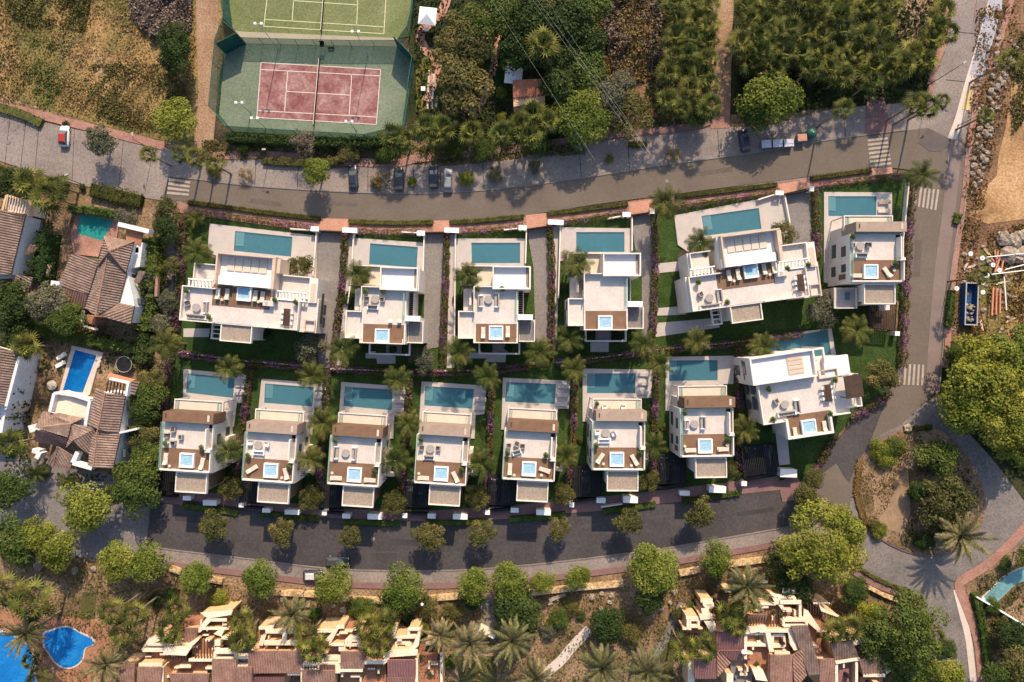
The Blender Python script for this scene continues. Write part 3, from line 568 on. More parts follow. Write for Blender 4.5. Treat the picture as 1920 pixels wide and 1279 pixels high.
# bottom gardens
ground('garden_lawn', [(1235,1180),(1262,1175),(1262,1279),(1240,1279)], .08, M('dull_lawn', [(.06,.065,.02),(.09,.085,.03)], .4, 8, .3))
ground('garden_lawn', [(155,1110),(180,1112),(178,1160),(150,1162)], .08, MT['dull_lawn'])
ground('garden_lawn', [(860,1230),(930,1230),(935,1400),(860,1400)], .08, MT['dull_lawn'])
ground('pool_terrace', [(-200,1130),(60,1150),(110,1155),(190,1165),(215,1200),(200,1260),(120,1400),(-200,1400)], .10, G['terra'])
gstrip('footpath', [(905,1125),(925,1150),(905,1180),(880,1200)], 3, .1, G['drive'])
gstrip('footpath', [(1105,1180),(1075,1210),(1050,1240),(1020,1265),(1005,1290)], 1.8, .12, G['kerb'])
gstrip('footpath', [(1280,1130),(1262,1170),(1240,1210),(1215,1240)], 1.6, .1, G['drive'])
gstrip('footpath', [(345,430),(338,500),(336,560),(332,630),(322,640)], 1.5, .14, G['rock'])
gstrip('footpath', [(318,400),(322,470),(318,560),(312,640)], 1.3, .12, G['drive'])
# swimming pools that belong to the place
PD = [ # name, deck outline, pool corners (TL TR BR BL), water, step on the left
('pool of the first villa in the lower row', [(346,692),(462,703),(457,755),(446,755),(440,800),(345,798)], [(354,700),(442,709),(439,746),(351,736)]),
('pool of the second villa in the lower row', [(492,710),(611,719),(607,765),(591,765),(587,815),(482,808)], [(499,719),(590,726),(587,762),(497,755)]),
('pool of the third villa in the lower row', [(641,716),(760,725),(757,779),(740,779),(738,822),(634,816)], [(648,725),(737,730),(735,769),(645,761)]),
('pool of the fourth villa in the lower row', [(791,715),(912,723),(908,776),(892,778),(890,822),(785,816)], [(798,724),(889,729),(886,766),(796,760)]),
('pool of the fifth villa in the lower row', [(943,708),(1069,714),(1066,766),(1046,766),(1044,810),(940,805)], [(950,716),(1042,720),(1040,757),(947,753)]),
('pool of the sixth villa in the lower row', [(1092,691),(1224,693),(1220,746),(1198,746),(1196,790),(1092,790)], [(1101,700),(1191,700),(1190,737),(1100,737)]),
('pool of the seventh villa in the lower row', [(1247,669),(1375,667),(1374,720),(1355,720),(1355,770),(1247,770)], [(1254,676),(1344,675),(1344,713),(1253,714)]),
('pool of the villa in the top right corner of the estate', [(1543,361),(1670,362),(1670,415),(1655,415),(1655,450),(1600,450),(1590,540),(1543,530)], [(1551,369),(1641,369),(1640,407),(1551,406)]),
('long pool of the wide villa at the upper left', [(395,420),(597,443),(592,570),(540,570),(540,520),(391,475)], [(443,434),(550,445),(547,482),(440,471)]),
('pool of the second villa in the upper row', [(668,447),(797,456),(795,545),(660,515)], [(695,457),(784,464),(782,502),(693,496)]),
('pool of the third villa in the upper row', [(856,448),(987,448),(985,510),(856,510)], [(884,456),(975,456),(975,494),(885,494)]),
('pool of the fourth villa in the upper row', [(1051,427),(1183,429),(1183,490),(1050,490)], [(1080,436),(1170,436),(1170,473),(1080,473)]),
('long pool of the wide tilted villa at the upper right', [(1263,405),(1465,366),(1482,425),(1470,470),(1300,480),(1270,460)], [(1314,406),(1421,391),(1426,430),(1320,443)]),
('pool behind the angled villa at the lower right', [(1420,632),(1557,615),(1566,668),(1570,690),(1430,700)], [(1434,640),(1550,618),(1556,664),(1440,690)])]
def pool(name_of, deck, q, water='water', coping=None, step=True, ztop=.42, floor='pooltile'):
    c = P(*q[0]); t = thing('swimming_pool', name_of, 'swimming pool', (c[0], c[1], 0)); rel = lambda pts: [(P(*p)[0]-c[0], P(*p)[1]-c[1]) for p in pts]
    b = MB(); d = rel(deck); h = rel(q); vs = [Vector((*p,0)) for p in d]; hs = [Vector((*p,0)) for p in h]; tri = tessellate_polygon([vs, hs]); allp = d+h
    fs = []
    for tr in tri:
        a0,a1,a2 = (allp[i] for i in tr); ar = (a1[0]-a0[0])*(a2[1]-a0[1])-(a2[0]-a0[0])*(a1[1]-a0[1]); fs.append(tuple(tr) if ar > 0 else tuple(tr[::-1]))
    b.add([(x,y,ztop) for x,y in allp], fs)
    n = len(d); m = len(h)
    b.add([(x,y,0) for x,y in d]+[(x,y,ztop) for x,y in d], [(i,(i+1)%n,n+(i+1)%n,n+i) for i in range(n)])
    b.add([(x,y,.1) for x,y in h]+[(x,y,ztop) for x,y in h], [(i,(i+1)%m,m+(i+1)%m,m+i) for i in range(m)])
    b.build('paving', G[coping or 'deckstone'], t)
    MB().prism(inset(h,1.0,h[0]), .17, .19).build('basin', G[floor], t)
    wt = MB().prism(h, ztop-.09, ztop-.06); nv = len(h); wt.f = [f for f in wt.f if min(f) >= nv]; wt.build('water', G[water], t)
    if step:
        p0,p1,p2,p3 = [Vector((*v,0)) for v in h]; s = [p0.lerp(p1,.015), p0.lerp(p1,.16), p3.lerp(p2,.16).lerp(p0.lerp(p1,.16),.28), p3.lerp(p2,.015).lerp(p0.lerp(p1,.015),.28)]
        MB().prism([(v.x,v.y) for v in s], .19, .31).build('step', G['step'], t)
    return t
for nm, dk, q in PD: pool('teal '+nm, dk, q, step=not ('upper row' in nm))
pool('teal green pool of the tiled house at the left under the road', [(148,392),(226,410),(218,466),(192,462),(186,482),(150,478),(140,480),(134,440)], [(152,402),(215,414),(195,452),(146,438)], 'waterteal', 'pink', False, .3)
pool('deep blue pool beside the two white loungers at the left', [(137,648),(195,661),(188,688),(184,690),(170,740),(158,745),(112,738)], [(143,656),(183,667),(157,736),(120,732)], 'waterblue', 'kerb', False, .3)
def blob_pool(label, pts, w, rim, nm='swimming_pool'):
    c = P(*pts[0]); t = thing(nm, label, 'swimming pool', (c[0],c[1],0)); s = smooth_path(pts+[pts[0]],4)[:-1]; r = [(P(*p)[0]-c[0], P(*p)[1]-c[1]) for p in s]
    g = (sum(p[0] for p in r)/len(r), sum(p[1] for p in r)/len(r)); MB().prism([(g[0]+(x-g[0])*1.08, g[1]+(y-g[1])*1.08) for x,y in r], 0, .18).build('rim', G[rim], t); MB().prism(r, .0, .21).build('water', w, t)
wb = M('bright_blue_water', [(.003,.085,.33),(.008,.15,.45),(.02,.22,.54)], .12, 2.2, .15, .12, spec=.4)
blob_pool('small curved bright blue pool at the lower left', [(85,1187),(110,1178),(130,1176),(150,1186),(172,1197),(175,1208),(160,1215),(155,1235),(140,1248),(122,1250),(105,1240),(95,1225),(85,1210)], wb, 'kerb')
blob_pool('big bright blue pool cut off by the lower left corner', [(-60,1180),(0,1184),(40,1200),(60,1222),(64,1260),(58,1300),(-60,1330)], wb, 'kerb')
blob_pool('curved teal pool at the right edge beyond the pink pavement', [(1843,1118),(1862,1100),(1880,1082),(1912,1066),(1935,1060),(1945,1080),(1905,1094),(1880,1116),(1858,1133)], M('hazy_teal_water', [(.10,.22,.24),(.16,.33,.33)], .3, 2.5, .15, .12), 'kerb')
# ================================================================ TENNIS
tx, ty = P(600,170); tn = thing('tennis_court', 'red tennis court with white lines on a green surround behind mesh fences', 'tennis court', (tx,ty,0))
tx2, ty2 = P(607,0); tn2 = thing('tennis_court', 'green turf tennis court with pale lines at the top edge of the photo', 'tennis court', (tx2,ty2,0))
def rp(pts, o): return [(P(*p)[0]-o[0], P(*p)[1]-o[1]) for p in pts]
MB().prism(rp([(410,215),(437,247),(690,262),(760,246),(778,122),(745,88),(462,82),(420,95)],(tx,ty)), 0, .10).build('surround', G['courtgreen'], tn)
MB().prism(rp([(440,57),(455,60),(745,72),(745,88),(462,82)],(tx,ty)), 0, .115).build('strip', G['courtbeige'], tn)
MB().prism(rp([(490,118),(714,131),(706,234),(482,221)],(tx,ty)), .0, .135).build('playing_surface', G['courtred'], tn)
def lines(segs, o, z, mat, parent, w=.13):
    b = MB()
    for (a, c) in segs: curb_box(b, rp([a],o)[0], rp([c],o)[0], w, z-.03, z)
    b.build('court_lines', G[mat], parent)
G['linew'] = M('court_line_white', [(.55,.50,.47),(.66,.6,.56)], 1, 5, .1); G['liney'] = M('court_line_cream', [(.52,.52,.30),(.6,.6,.38)], 1, 5, .1)
lines([((490,118),(714,131)),((714,131),(706,234)),((706,234),(482,221)),((482,221),(490,118)),((489,131),(713,143)),((483,208),(707,220)),((540,134),(534,211)),((660,140),(655,217)),((537,172),(657,179))], (tx,ty), .15, 'linew', tn)
MB().prism(rp([(425,-300),(795,-300),(775,0),(770,68),(745,73),(455,60),(437,55),(428,0)],(tx2,ty2)), 0, .10).build('playing_surface', G['courtgrass'], tn2)
lines([((507,-50),(495,50)),((495,50),(720,64)),((720,64),(726,-40)),((497,37),(719,51)),((555,-50),(548,40)),((673,-50),(669,48)),((550,2),(671,10))], (tx2,ty2), .125, 'liney', tn2)
def net(p0, p1, parent, o):
    a, c = rp([p0],o)[0], rp([p1],o)[0]; curb_box(MB(), a, c, .05, .1, .95); b = MB(); curb_box(b, a, c, .04, .14, .95); n = b.build('net', G['netw'], parent)
    b = MB(); curb_box(b, a, c, .09, .95, 1.03); b.build('net_band', G['linew'], n)
    for q in (a, c): MB().cyl(q[0],q[1],0,1.12,.06,n=8).build('net_post', G['black'], parent)
net((601,112),(590,238), tn, (tx,ty)); net((612,-40),(604,62), tn2, (tx2,ty2))
def mesh_fence(path, h, label, mat='netmesh', step=3.2, group='mesh fences round the tennis courts'):
    w = px(path); o = w[0]; t = thing('court_fence', label, 'fence', (o[0],o[1],0), 0, group); b = MB(); rail = MB(); posts = []
    for i in range(len(w)-1):
        a = Vector((w[i][0]-o[0], w[i][1]-o[1], 0)); c = Vector((w[i+1][0]-o[0], w[i+1][1]-o[1], 0)); curb_box(b, a[:2], c[:2], .03, .1, h); rail.tube([a+Vector((0,0,h)), c+Vector((0,0,h))], .045)
        n = max(1, int((c-a).length/step)); posts += [a.lerp(c, k/n) for k in range(n)]
    b.build('mesh', G[mat], t); rail.build('top_rail', M('fence_green',[(.05,.14,.10),(.07,.17,.12)]), t)
    for p in posts+[c]: MB().cyl(p.x,p.y,0,h+.05,.05,n=6).build('post', MT['fence_green'], t)
mesh_fence([(437,55),(422,95),(411,215)], 4.2, 'teal mesh fence along the left side of the courts, by the dirt track')
mesh_fence([(428,-60),(431,10),(437,55)], 4.2, 'teal mesh fence beside the upper turf court at its left', group=None)
mesh_fence([(411,215),(438,247),(560,255),(690,262),(760,246)], 3.2, 'mesh fence along the bottom of the red court, by the hedge')
mesh_fence([(760,246),(768,190),(778,122),(752,90)], 3.6, 'pale mesh fence along the right side of the red court')
mesh_fence([(785,-60),(775,40),(768,68),(752,90)], 3.6, 'pale mesh fence along the right side of the upper turf court')
mesh_fence([(437,60),(462,83)], 4, 'dark windbreak mesh panel at the upper left corner of the red court', 'netmeshd'); mesh_fence([(462,83),(424,102)], 4.2, 'dark windbreak mesh panel folded along the left of the red court', 'netmeshd')
mesh_fence([(745,88),(774,118)], 4.2, 'dark windbreak mesh panel at the upper right corner of the red court', 'netmeshd')
mesh_fence([(462,83),(560,86),(660,88),(745,88)], 2.6, 'low mesh fence between the two tennis courts', group=None)
for i,(x,y,cx,cy) in enumerate([(519,89,485,45),(689,97,667,60),(455,230,449,193),(672,258,655,228),(540,250,478,222),]):
    h = 9. if i < 2 else 5.; X, Y = P(x,y,0); X2, Y2 = P(cx,cy,h)
    X, Y = X2, Y2
    t = thing('floodlight_mast', 'tall court floodlight mast, %s from the top left' % ordn(i), 'floodlight', (X,Y,0), 0, 'floodlight masts round the tennis courts')
    MB().tube([(0,0,0),(0,0,h)],[.09,.06],8).build('pole', G['metal'], t); MB().box(-.7,-.05,h-.05,.7,.05,h+.05).build('crossbar', G['metal'], t)
    for s in (-.55,.55): MB().box(s-.2,-.2,h+.05,s+.2,.2,h+.3).build('floodlight', G['whitep'], t)
for i,(x,y) in enumerate([(605,86),(619,87)]):
    X,Y = P(x,y,1); t = thing('umpire_chair' if i == 0 else 'court_bench', ['tall dark umpire chair by the net post between the courts','small dark bench beside the umpire chair'][i], ['chair','bench'][i], (X,Y,0))
    if i == 0:
        MB().box(-.4,-.4,1.4,.4,.4,1.5).build('seat', G['black'], t); MB().box(-.4,.34,1.5,.4,.42,2.1).build('backrest', G['black'], t)
        for a in (-.4,.4):
            for c in (-.4,.4): MB().tube([(a*1.2,c*1.2,.1),(a*.9,c*.9,1.45)],.04).build('leg', G['metal'], t)
    else:
        MB().box(-.6,-.2,.4,.6,.2,.46).build('seat', G['black'], t); [MB().box(s-.04,-.18,.1,s+.04,.18,.4).build('leg', G['black'], t) for s in (-.5,.5)]
# ================================================================ VILLAS
class Villa:
    """local frame of a villa; u to the right, v down, in photo px measured at the roof level of the model villa"""
    def __init__(s, label, name, ox, oy, rot, canon, zr):
        s.can = canon; s.zr = zr; X, Y = P(ox, oy, zr); s.t = thing(name, label, 'villa', (X,Y,0), R(-rot)); s.p = {}
        cx, cy, cr = canon; s.base = P(cx, cy, zr); s.cr = R(cr)
    def F(s, u, v, z):
        X, Y = P(s.can[0], s.can[1], z); dx, dy = X-s.base[0], Y-s.base[1]; c, q = math.cos(s.cr), math.sin(s.cr)
        k = .1*(HC-z)/HC
        return (dx*c-dy*q+u*k, dx*q+dy*c-v*k)
    def box(s, part, mat, u0, v0, u1, v1, z0, z1, zf=None):
        a = s.F(u0, v0, z1 if zf is None else zf); b = s.F(u1, v1, z1 if zf is None else zf)
        s.p.setdefault((part, mat), MB()).box(a[0], a[1], z0, b[0], b[1], z1); return s
    def sep(s, part, mat, u0, v0, u1, v1, z0, z1, zf=None):
        a = s.F(u0, v0, zf or z1); b = s.F(u1, v1, zf or z1); return MB().box(a[0],a[1],z0,b[0],b[1],z1).build(part, G[mat], s.t)
    def rim(s, part, mat, u0, v0, u1, v1, z0, z1, w=2, sides='tblr'):
        if 't' in sides: s.box(part, mat, u0, v0, u1, v0+w, z0, z1)
        if 'b' in sides: s.box(part, mat, u0, v1-w, u1, v1, z0, z1)
        if 'l' in sides: s.box(part, mat, u0, v0+(w if 't' in sides else 0), u0+w, v1-(w if 'b' in sides else 0), z0, z1)
        if 'r' in sides: s.box(part, mat, u1-w, v0+(w if 't' in sides else 0), u1, v1-(w if 'b' in sides else 0), z0, z1)
    def win(s, side, u, v, ln, zc, hh=1.3, mat='pane', frame='darkwood'):
        """window on a wall plane: side l/r at x=u (centre v), t/b at y=v (centre u)"""
        x, y = s.F(u, v, s.zr); d = .04
        if side in 'lr':
            sg = -1 if side == 'l' else 1; f = MB().box(x, y-ln/2-.1, zc-hh/2-.1, x+sg*d, y+ln/2+.1, zc+hh/2+.1).build('window', G[frame], s.t)
            MB().box(x+sg*d, y-ln/2, zc-hh/2, x+sg*(d+.03), y+ln/2, zc+hh/2).build('pane', G[mat], f)
        else:
            sg = 1 if side == 't' else -1; f = MB().box(x-ln/2-.1, y, zc-hh/2-.1, x+ln/2+.1, y+sg*d, zc+hh/2+.1).build('window', G[frame], s.t)
            MB().box(x-ln/2, y+sg*d, zc-hh/2, x+ln/2, y+sg*(d+.03), zc+hh/2).build('pane', G[mat], f)
    def done(s):
        for (part, mat), b in s.p.items(): b.build(part, G[mat], s.t)
        return s
def small_villa(label, ox, oy, rot, timber, xtra=0):
    V = Villa(label, 'villa', ox, oy, rot, (782,814,3.5), 7.4); Z = 7.4
    V.box('wall', 'white', 0, 0, 97, 92, 0, Z-.02, Z)
    V.box('wall', 'white', 4, -18, 97, 0, 0, 4.0, Z)
    V.box('terrace_floor', 'terr', 1.5, 0, 87, 49, Z-.02, Z+.03); V.box('deck', 'wood', 1.5, 49, 95, 90, Z-.02, Z+.10)
    V.box('parapet', 'white', 0, 90, 97, 92.5, Z, Z+.7, Z+1); V.box('parapet', 'white', 95, 52, 97, 90, Z, Z+1, Z+1)
    V.box('parapet', 'white', 86.5, 9, 89, 48, Z, Z+1.5, Z+1); V.box('parapet', 'white', 86.5, 47.5, 97, 53, Z, Z+1.25, Z+1)
    V.box('parapet', 'white', 0, 0, 1.5, 90, Z-.02, Z+.25, Z); V.box('glass_balustrade', 'glass', .3, 1, 1.0, 89, Z+.25, Z+1.0, Z+1)
    V.box('glass_balustrade', 'glass', 2, .6, 86, 1.4, Z+.03, Z+.9, Z+1)
    V.box('stair_opening', 'dark', 87, 1.5, 95, 8, Z-.02, Z+.05); V.box('stair_floor', 'cushg', 89.2, 9, 96, 47, Z-.02, Z+.05); V.box('parapet', 'white', 96, 1, 97.5, 48, Z, Z+.7, Z+1)
    V.sep('timber_screen', timber, 4, -19, 99, -.2, 4.0, Z+1.25)
    V.sep('screen_opening', 'cream' if timber == 'wood' else 'beige', 88, -16, 92, -4, Z+1.26, Z+1.30); V.sep('screen_opening', 'darkwood', 9, -15, 11, -6, Z+1.26, Z+1.29)
    for k in range(6): V.box('screen_joint', 'darkwood', 12+k*12.5, -18.4, 12.4+k*12.5, -1, Z+1.25, Z+1.262) if False else None
    zb = 4.75; k0 = 8; k1 = 100                       # first-floor balcony, measured at its own level
    V.box('balcony', 'white', k0, -43, k1, -16, zb-.3, zb); V.box('balcony_floor', 'cream', k0+9, -40.5, k1-9, -17, zb, zb+.04)
    V.box('balcony_planter', 'cushg', k0+2, -40.5, k0+6, -17, zb, zb+.05); V.box('balcony_planter', 'cushg', k1-7, -40.5, k1-2, -17, zb, zb+.05)
    V.rim('balcony_parapet', 'white', k0, -43.5, k1, -16, zb, zb+.22, 1.8, 'tlr'); V.box('glass_balustrade', 'glass', k0+7, -41, k0+8, -17, zb, zb+.6); V.box('glass_balustrade', 'glass', k1-10, -41, k1-9, -17, zb, zb+.6)
    for u in (k0+1, k1-3): V.sep('column', 'white', u, -43, u+2, -41, .3, zb-.3)
    V.box('canopy_wall', 'white', 33, 93, 86, 124, 0, 6.6, 7.0); V.box('canopy_wall', 'beige', 40, 123, 80, 129, 0, 6.6, 7.0)
    V.box('canopy_slab', 'white', 29, 92.6, 88, 131, 6.6, 7.0); V.box('canopy_roof', 'gravel', 31, 94, 86, 129, 7.0, 7.04); V.rim('canopy_rim', 'white', 29, 92.6, 88, 131, 7.0, 7.3, 1.8)
    V.box('side_cladding', 'wood', 86.3, 94, 87.6, 123, .3, 6.5, 7.0); V.box('low_wall', 'white', 104, 78, 116, 80, 0, 3.4, Z); V.box('low_wall', 'white', 114, 50, 116, 78, 0, 3.4, Z)
    for vv, zc, ln in ((30,5.6,1.6),(62,5.6,1.2),(25,2.3,2.2),(65,2.2,1.6)): V.win('l', 0, vv, ln, zc); V.win('r', 97, vv, ln, zc)
    V.win('l', 0, 78, .9, 5.2, 2.2, 'wood', 'beige'); V.win('t', 30, 0, 2.4, 2.4, 2.1) if False else None
    # ground-floor lean-to and sloping garden wall beside the house
    V.box('side_wing', 'white', 97, 30, 104, 80, 0, 3.2, Z); V.box('side_wing_roof', 'terr', 97.3, 30.5, 103.5, 79.5, 3.2, 3.25, Z)
    for k in range(9): V.box('balcony_slat', 'darkwood', 97.5, 51+k*4, 105, 51.8+k*4, 4.4, 4.5, Z)
    if xtra:
        V.box('entrance_wing', 'beige', -10, 93, 33, 131, 0, 4.6, 5.5); V.rim('entrance_rim', 'white', -10, 93, 33, 131, 4.6, 5.0, 1.6, 'blr'); V.box('entrance_floor', 'cushg', -2, 95, 30, 129, 4.6, 4.65)
        V.box('skylight', 'pane', 12, 100, 20, 114, 4.65, 4.8); V.box('annex', 'white', 88, 106, 98, 132, 0, 4.4)
    return V.done()
LR = 'in the lower row'
SV = [('first small white villa with brown timber screen, leftmost '+LR, 306,790,3.5,'wood'), ('second small white villa with pale timber screen '+LR+', from the left', 461,809,3.8,'wood2'), ('third small white villa with brown timber screen '+LR+', from the left', 620,816,3.8,'wood'),
      ('fourth small white villa with pale timber screen '+LR+', from the left', 782,814,3.5,'wood2'), ('fifth small white villa with brown timber screen '+LR+', from the left', 946,807,3.0,'wood'), ('sixth small white villa with pale timber screen '+LR+', furnished balcony', 1110,790,.3,'wood2'),
      ('seventh small white villa with brown timber screen '+LR+', beside the angled villa', 1274,766,-.8,'wood')]
for s in SV: small_villa(*s)
small_villa('small white villa with pale screen at the top right corner of the estate', 1592, 439, 0, 'wood2', 1)
def medium_villa(label, ox, oy, rot, bush_=0):
    V = Villa(label, 'villa', ox, oy, rot, (1095,512,0), 7.4); Z = 7.4
    V.box('wall', 'white', 0, 0, 82, 107, 0, Z-.02, Z); V.box('terrace_floor', 'terr', 1.5, 1.5, 80.5, 71, Z-.02, Z+.03); V.box('deck', 'wood', 3, 71, 79.5, 105, Z-.02, Z+.1)
    V.box('parapet', 'white', 0, 0, 1.6, 49, Z, Z+.95, Z+1); V.box('parapet', 'white', 1.6, 0, 36, 1.6, Z, Z+.95, Z+1); V.box('glass_balustrade', 'glass', 79.5, 6, 82, 54, Z, Z+1, Z+1)
    V.rim('parapet', 'white', 0, 97, 82, 107, Z, Z+.9, 1.8, 'blr')
    V.box('wing', 'white', -30, 47, 0, 99, 0, Z-.5, Z); V.box('wing_floor', 'terr', -29, 48, 0, 98, Z-.5, Z-.45, Z); V.rim('wing_parapet', 'white', -30, 47, 0, 99, Z-.5, Z+.3, 2, 'tbl')
    V.box('annex', 'white', 36, -38, 107, 5.5, 0, Z+.4, Z+.9); V.box('annex_roof', 'whitef', 38, -36, 99, 3.5, Z+.4, Z+.44, Z+.9); V.rim('annex_rim', 'white', 36, -38, 107, 5.5, Z+.4, Z+1.35, 2.2); V.box('annex_planter', 'gravel', 98, -36, 105, 0, Z+.4, Z+.5, Z+.9)
    zb = 4.3; V.box('balcony', 'white', -31, -37, 36, 0, zb-.4, zb); V.box('balcony_floor', 'cream', -28, -35, 36, 0, zb, zb+.04); V.rim('balcony_parapet', 'white', -31, -38, 38, 2, zb, zb+.7, 1.8, 'tl')
    for u in (-30,): V.sep('column', 'white', u, -37, u+2.5, -34, .3, zb-.4)
    V.sep('column', 'white', -30, -3, -27.5, 0, .2, zb-.4)
    V.box('side_balcony', 'terr', -25, 4, 0, 46, 4.0, 4.2, 6); V.box('side_balcony_wall', 'white', -13, 8, -9, 36, 4.2, 5.4, 6)
    V.box('stair_well', 'dark', 82.5, 8, 91, 54, 3.4, 3.5, Z); 
    for k in range(11): V.box('stair_slat', 'cushg', 82.5, 9+k*4.1, 90.5, 10+k*4.1, 4.4, 4.6, Z)
    V.box('stair_wall', 'white', 91, 8, 92.6, 54, 0, 5.2, Z)
    V.box('stair_canopy', 'whitep', 81.6, 53, 110, 63, Z-.8, Z+.3); V.box('stair_canopy', 'white', 84, 55, 107, 62, 0, Z-.8, Z)
    V.box('right_wing', 'white', 82, 63, 111, 104, 0, 5.7, 6.4); V.box('right_wing_roof', 'drive', 83, 64, 109, 102, 5.7, 5.75, 6.4); V.rim('right_wing_rim', 'white', 82, 63, 112, 104.5, 5.7, 6.5, 1.8, 'br')
    V.box('porch_floor', 'drive', 26, 108, 56, 128, .3, .5, 3.5); V.rim('porch_frame', 'white', 2, 107, 80, 129, 3.6, 4.1, 2.8, 'blr')
    for u in (3, 76): V.sep('column', 'white', u, 124, u+2.5, 127, .2, 3.6)
    for vv, zc, ln in ((20,5.6,1.6),(30,2.2,2.0)): V.win('l', 0, vv, ln, zc)
    for vv, zc, ln in ((60,5,1.4),(80,2.2,2.4)): V.win('l', -30, vv, ln, zc)
    for u, zc in ((20,2.2),(62,2.2)): V.win('b', u, 107, 1.8, zc, 2)
    for u in (50,80): V.win('t', u, -38, 2.2, 2.0, 2.2)
    for u in (-15,10): V.win('t', u, 0, 2.2, 5.9, 1.8)
    return V.done()
G['whitef'] = M('white_roof_membrane', [(.66,.63,.62),(.73,.70,.68)], .8, 9, .07)
medium_villa('white villa with roof annex, second in the upper row from the left', 681, 536, 2)
medium_villa('white villa with two loungers beside its hot tub, third in the upper row', 890, 536, .4)
medium_villa('white villa with an empty roof terrace, fourth in the upper row', 1095, 512, 0)
def wide_villa(label, ox, oy, rot, mirror=False):
    V = Villa(label, 'villa', ox, oy, rot, (406,472,5), 8.6); Z = 7.2; H = 8.7
    V.box('wall', 'white', 0, 2, 108, 62, 0, H-1.0, H); V.box('skylight_roof', 'whitef', 3, 2.5, 108, 46, H-1.0, H-.96, H-.5); V.box('front_canopy', 'whitep', 4, 44, 107, 60, H-1.0, H-.35)
    V.rim('roof_rim', 'beige', 0, 0, 112, 60.5, H-1.0, H+.55, 3, 'tl'); V.box('roof_rim', 'beige', 106, 3, 112, 60.5, H-1.9, H+.5)
    for k in range(5): V.sep('skylight', 'cream', 22+k*15.2, 8, 35.6+k*15.2, 33, H-.96, H-.78)
    V.box('screen_wall', 'beige', 112, 3, 120, 30, 4, H-.3, H); V.box('screen_wall', 'beige', 0, 0, 112, 2, 0, H-1.0, H)
    V.box('wall', 'white', 0, 62, 108, 134, 0, Z-.02, Z); V.box('terrace_floor', 'terr', 0, 100, 108, 132, Z-.02, Z+.03, Z); V.box('deck', 'wood', 0, 61, 108, 100, Z-.02, Z+.1)
    V.box('wall', 'white', -58, 68, 0, 134, 0, Z-.02, Z); V.box('terrace_floor', 'terr', -57, 70, 0, 132, Z-.02, Z+.03, Z); V.rim('parapet', 'white', -59, 68, 4, 134, Z, Z+.85, 2, 'tbl')
    V.box('wall', 'white', -40, 24, 0, 66, 0, 6.1, 6.2); V.sep('balcony_floor', 'terr', -38, 26, 0, 66, 6.1, 6.15, 6.2); V.rim('balcony_parapet', 'white', -40, 24, 0, 66, 6.15, 6.8, 1.6, 'tl')
    for k in range(7): V.sep('pergola_bar', 'whitep', -48+k*6.8, 55, -45.6+k*6.8, 69, 7.0, 7.35)
    V.sep('pergola_beam', 'whitep', -49, 53.5, -2, 56, 7.0, 7.5); V.sep('pergola_beam', 'whitep', -49, 68, -2, 70, 7.0, 7.5)
    V.box('canopy_wall', 'white', 22, 134, 78, 160, 0, 6.4, 6.8); V.box('canopy_roof', 'gravel', 22, 128, 76, 164, 6.4, 6.8); V.rim('canopy_rim', 'white', 20, 128, 79, 166, 6.4, 7.05, 2)
    V.rim('porch_frame', 'white', 3, 128, 22, 164, 4.3, 4.8, 2.4, 'tblr'); [V.box('porch_bar', 'white', 5, 136+k*8, 20, 138+k*8, 4.3, 4.7) for k in range(3)]
    V.sep('column', 'white', 3, 161, 5.5, 164, .2, 4.3)
    V.box('wall', 'white', 108, 32, 184, 76, 0, 5.9, 6.1); V.sep('balcony_floor', 'terr', 114, 34, 178, 75, 5.9, 5.95, 6.1); V.rim('balcony_parapet', 'white', 112, 32, 182, 76, 5.95, 6.7, 2, 'tr')
    for k in range(9): V.sep('pergola_bar', 'whitep', 117+k*6.6, 64, 119.4+k*6.6, 78, 7.0, 7.35)
    V.sep('pergola_beam', 'whitep', 115, 62, 176, 64, 7.0, 7.5); V.sep('pergola_beam', 'whitep', 115, 77.5, 176, 79.5, 7.0, 7.5)
    V.box('wall', 'white', 108, 76, 163, 134, 0, Z-.02, Z); V.box('terrace_floor', 'terr', 108, 78, 161, 132, Z-.02, Z+.03, Z); V.rim('parapet', 'white', 108, 78, 163, 134, Z, Z+.8, 1.6, 'br'); V.rim('parapet', 'white', 78, 131, 109, 134, Z, Z+.8, 1.6, 'b')
    V.box('right_wing', 'white', 163, 72, 198, 136, 0, 6.2, 6.4); V.box('right_wing_roof', 'terr', 164, 74, 196, 134, 6.2, 6.25, 6.4); V.rim('right_wing_rim', 'white', 163, 72, 199, 136, 6.2, 6.5, 1.4, 'br')
    V.box('stair_block', 'white', 180, 34, 196, 80, 0, 6.8, 6.4); V.box('stair_top', 'beige', 184, 44, 193, 78, 6.8, 6.85, 6.4); V.box('stair_slot', 'dark', 199, 60, 203, 118, 4.5, 4.6, 6.2)
    V.rim('porch_rim', 'beige', 176, 112, 196, 134, 6.4, 6.8, 1.6)
    for vv in (85,110): V.win('l', -58, vv, 1.8, 4.8); V.win('l', -58, vv, 1.8, 1.9, 1.8)
    for vv in (90,115): V.win('r', 198, vv, 1.6, 4.6); 
    for u in (20,50,80): V.win('t', u, 0, 2.2, 2.4, 2.2, 'pane')
    for u in (-40,-15,120,145): V.win('b', u, 134, 2.0, 2.1, 2)
    for u in (20,52,84): V.win('b', u, 61.5, 2.0, Z+.9, 1.0)
    return V.done()
wide_villa('wide white villa with a row of roof skylights, leftmost in the upper row', 406, 472, 5)
wide_villa('wide white villa with roof skylights, tilted, right of the upper row beside the lawn', 1345, 443, -7.6)
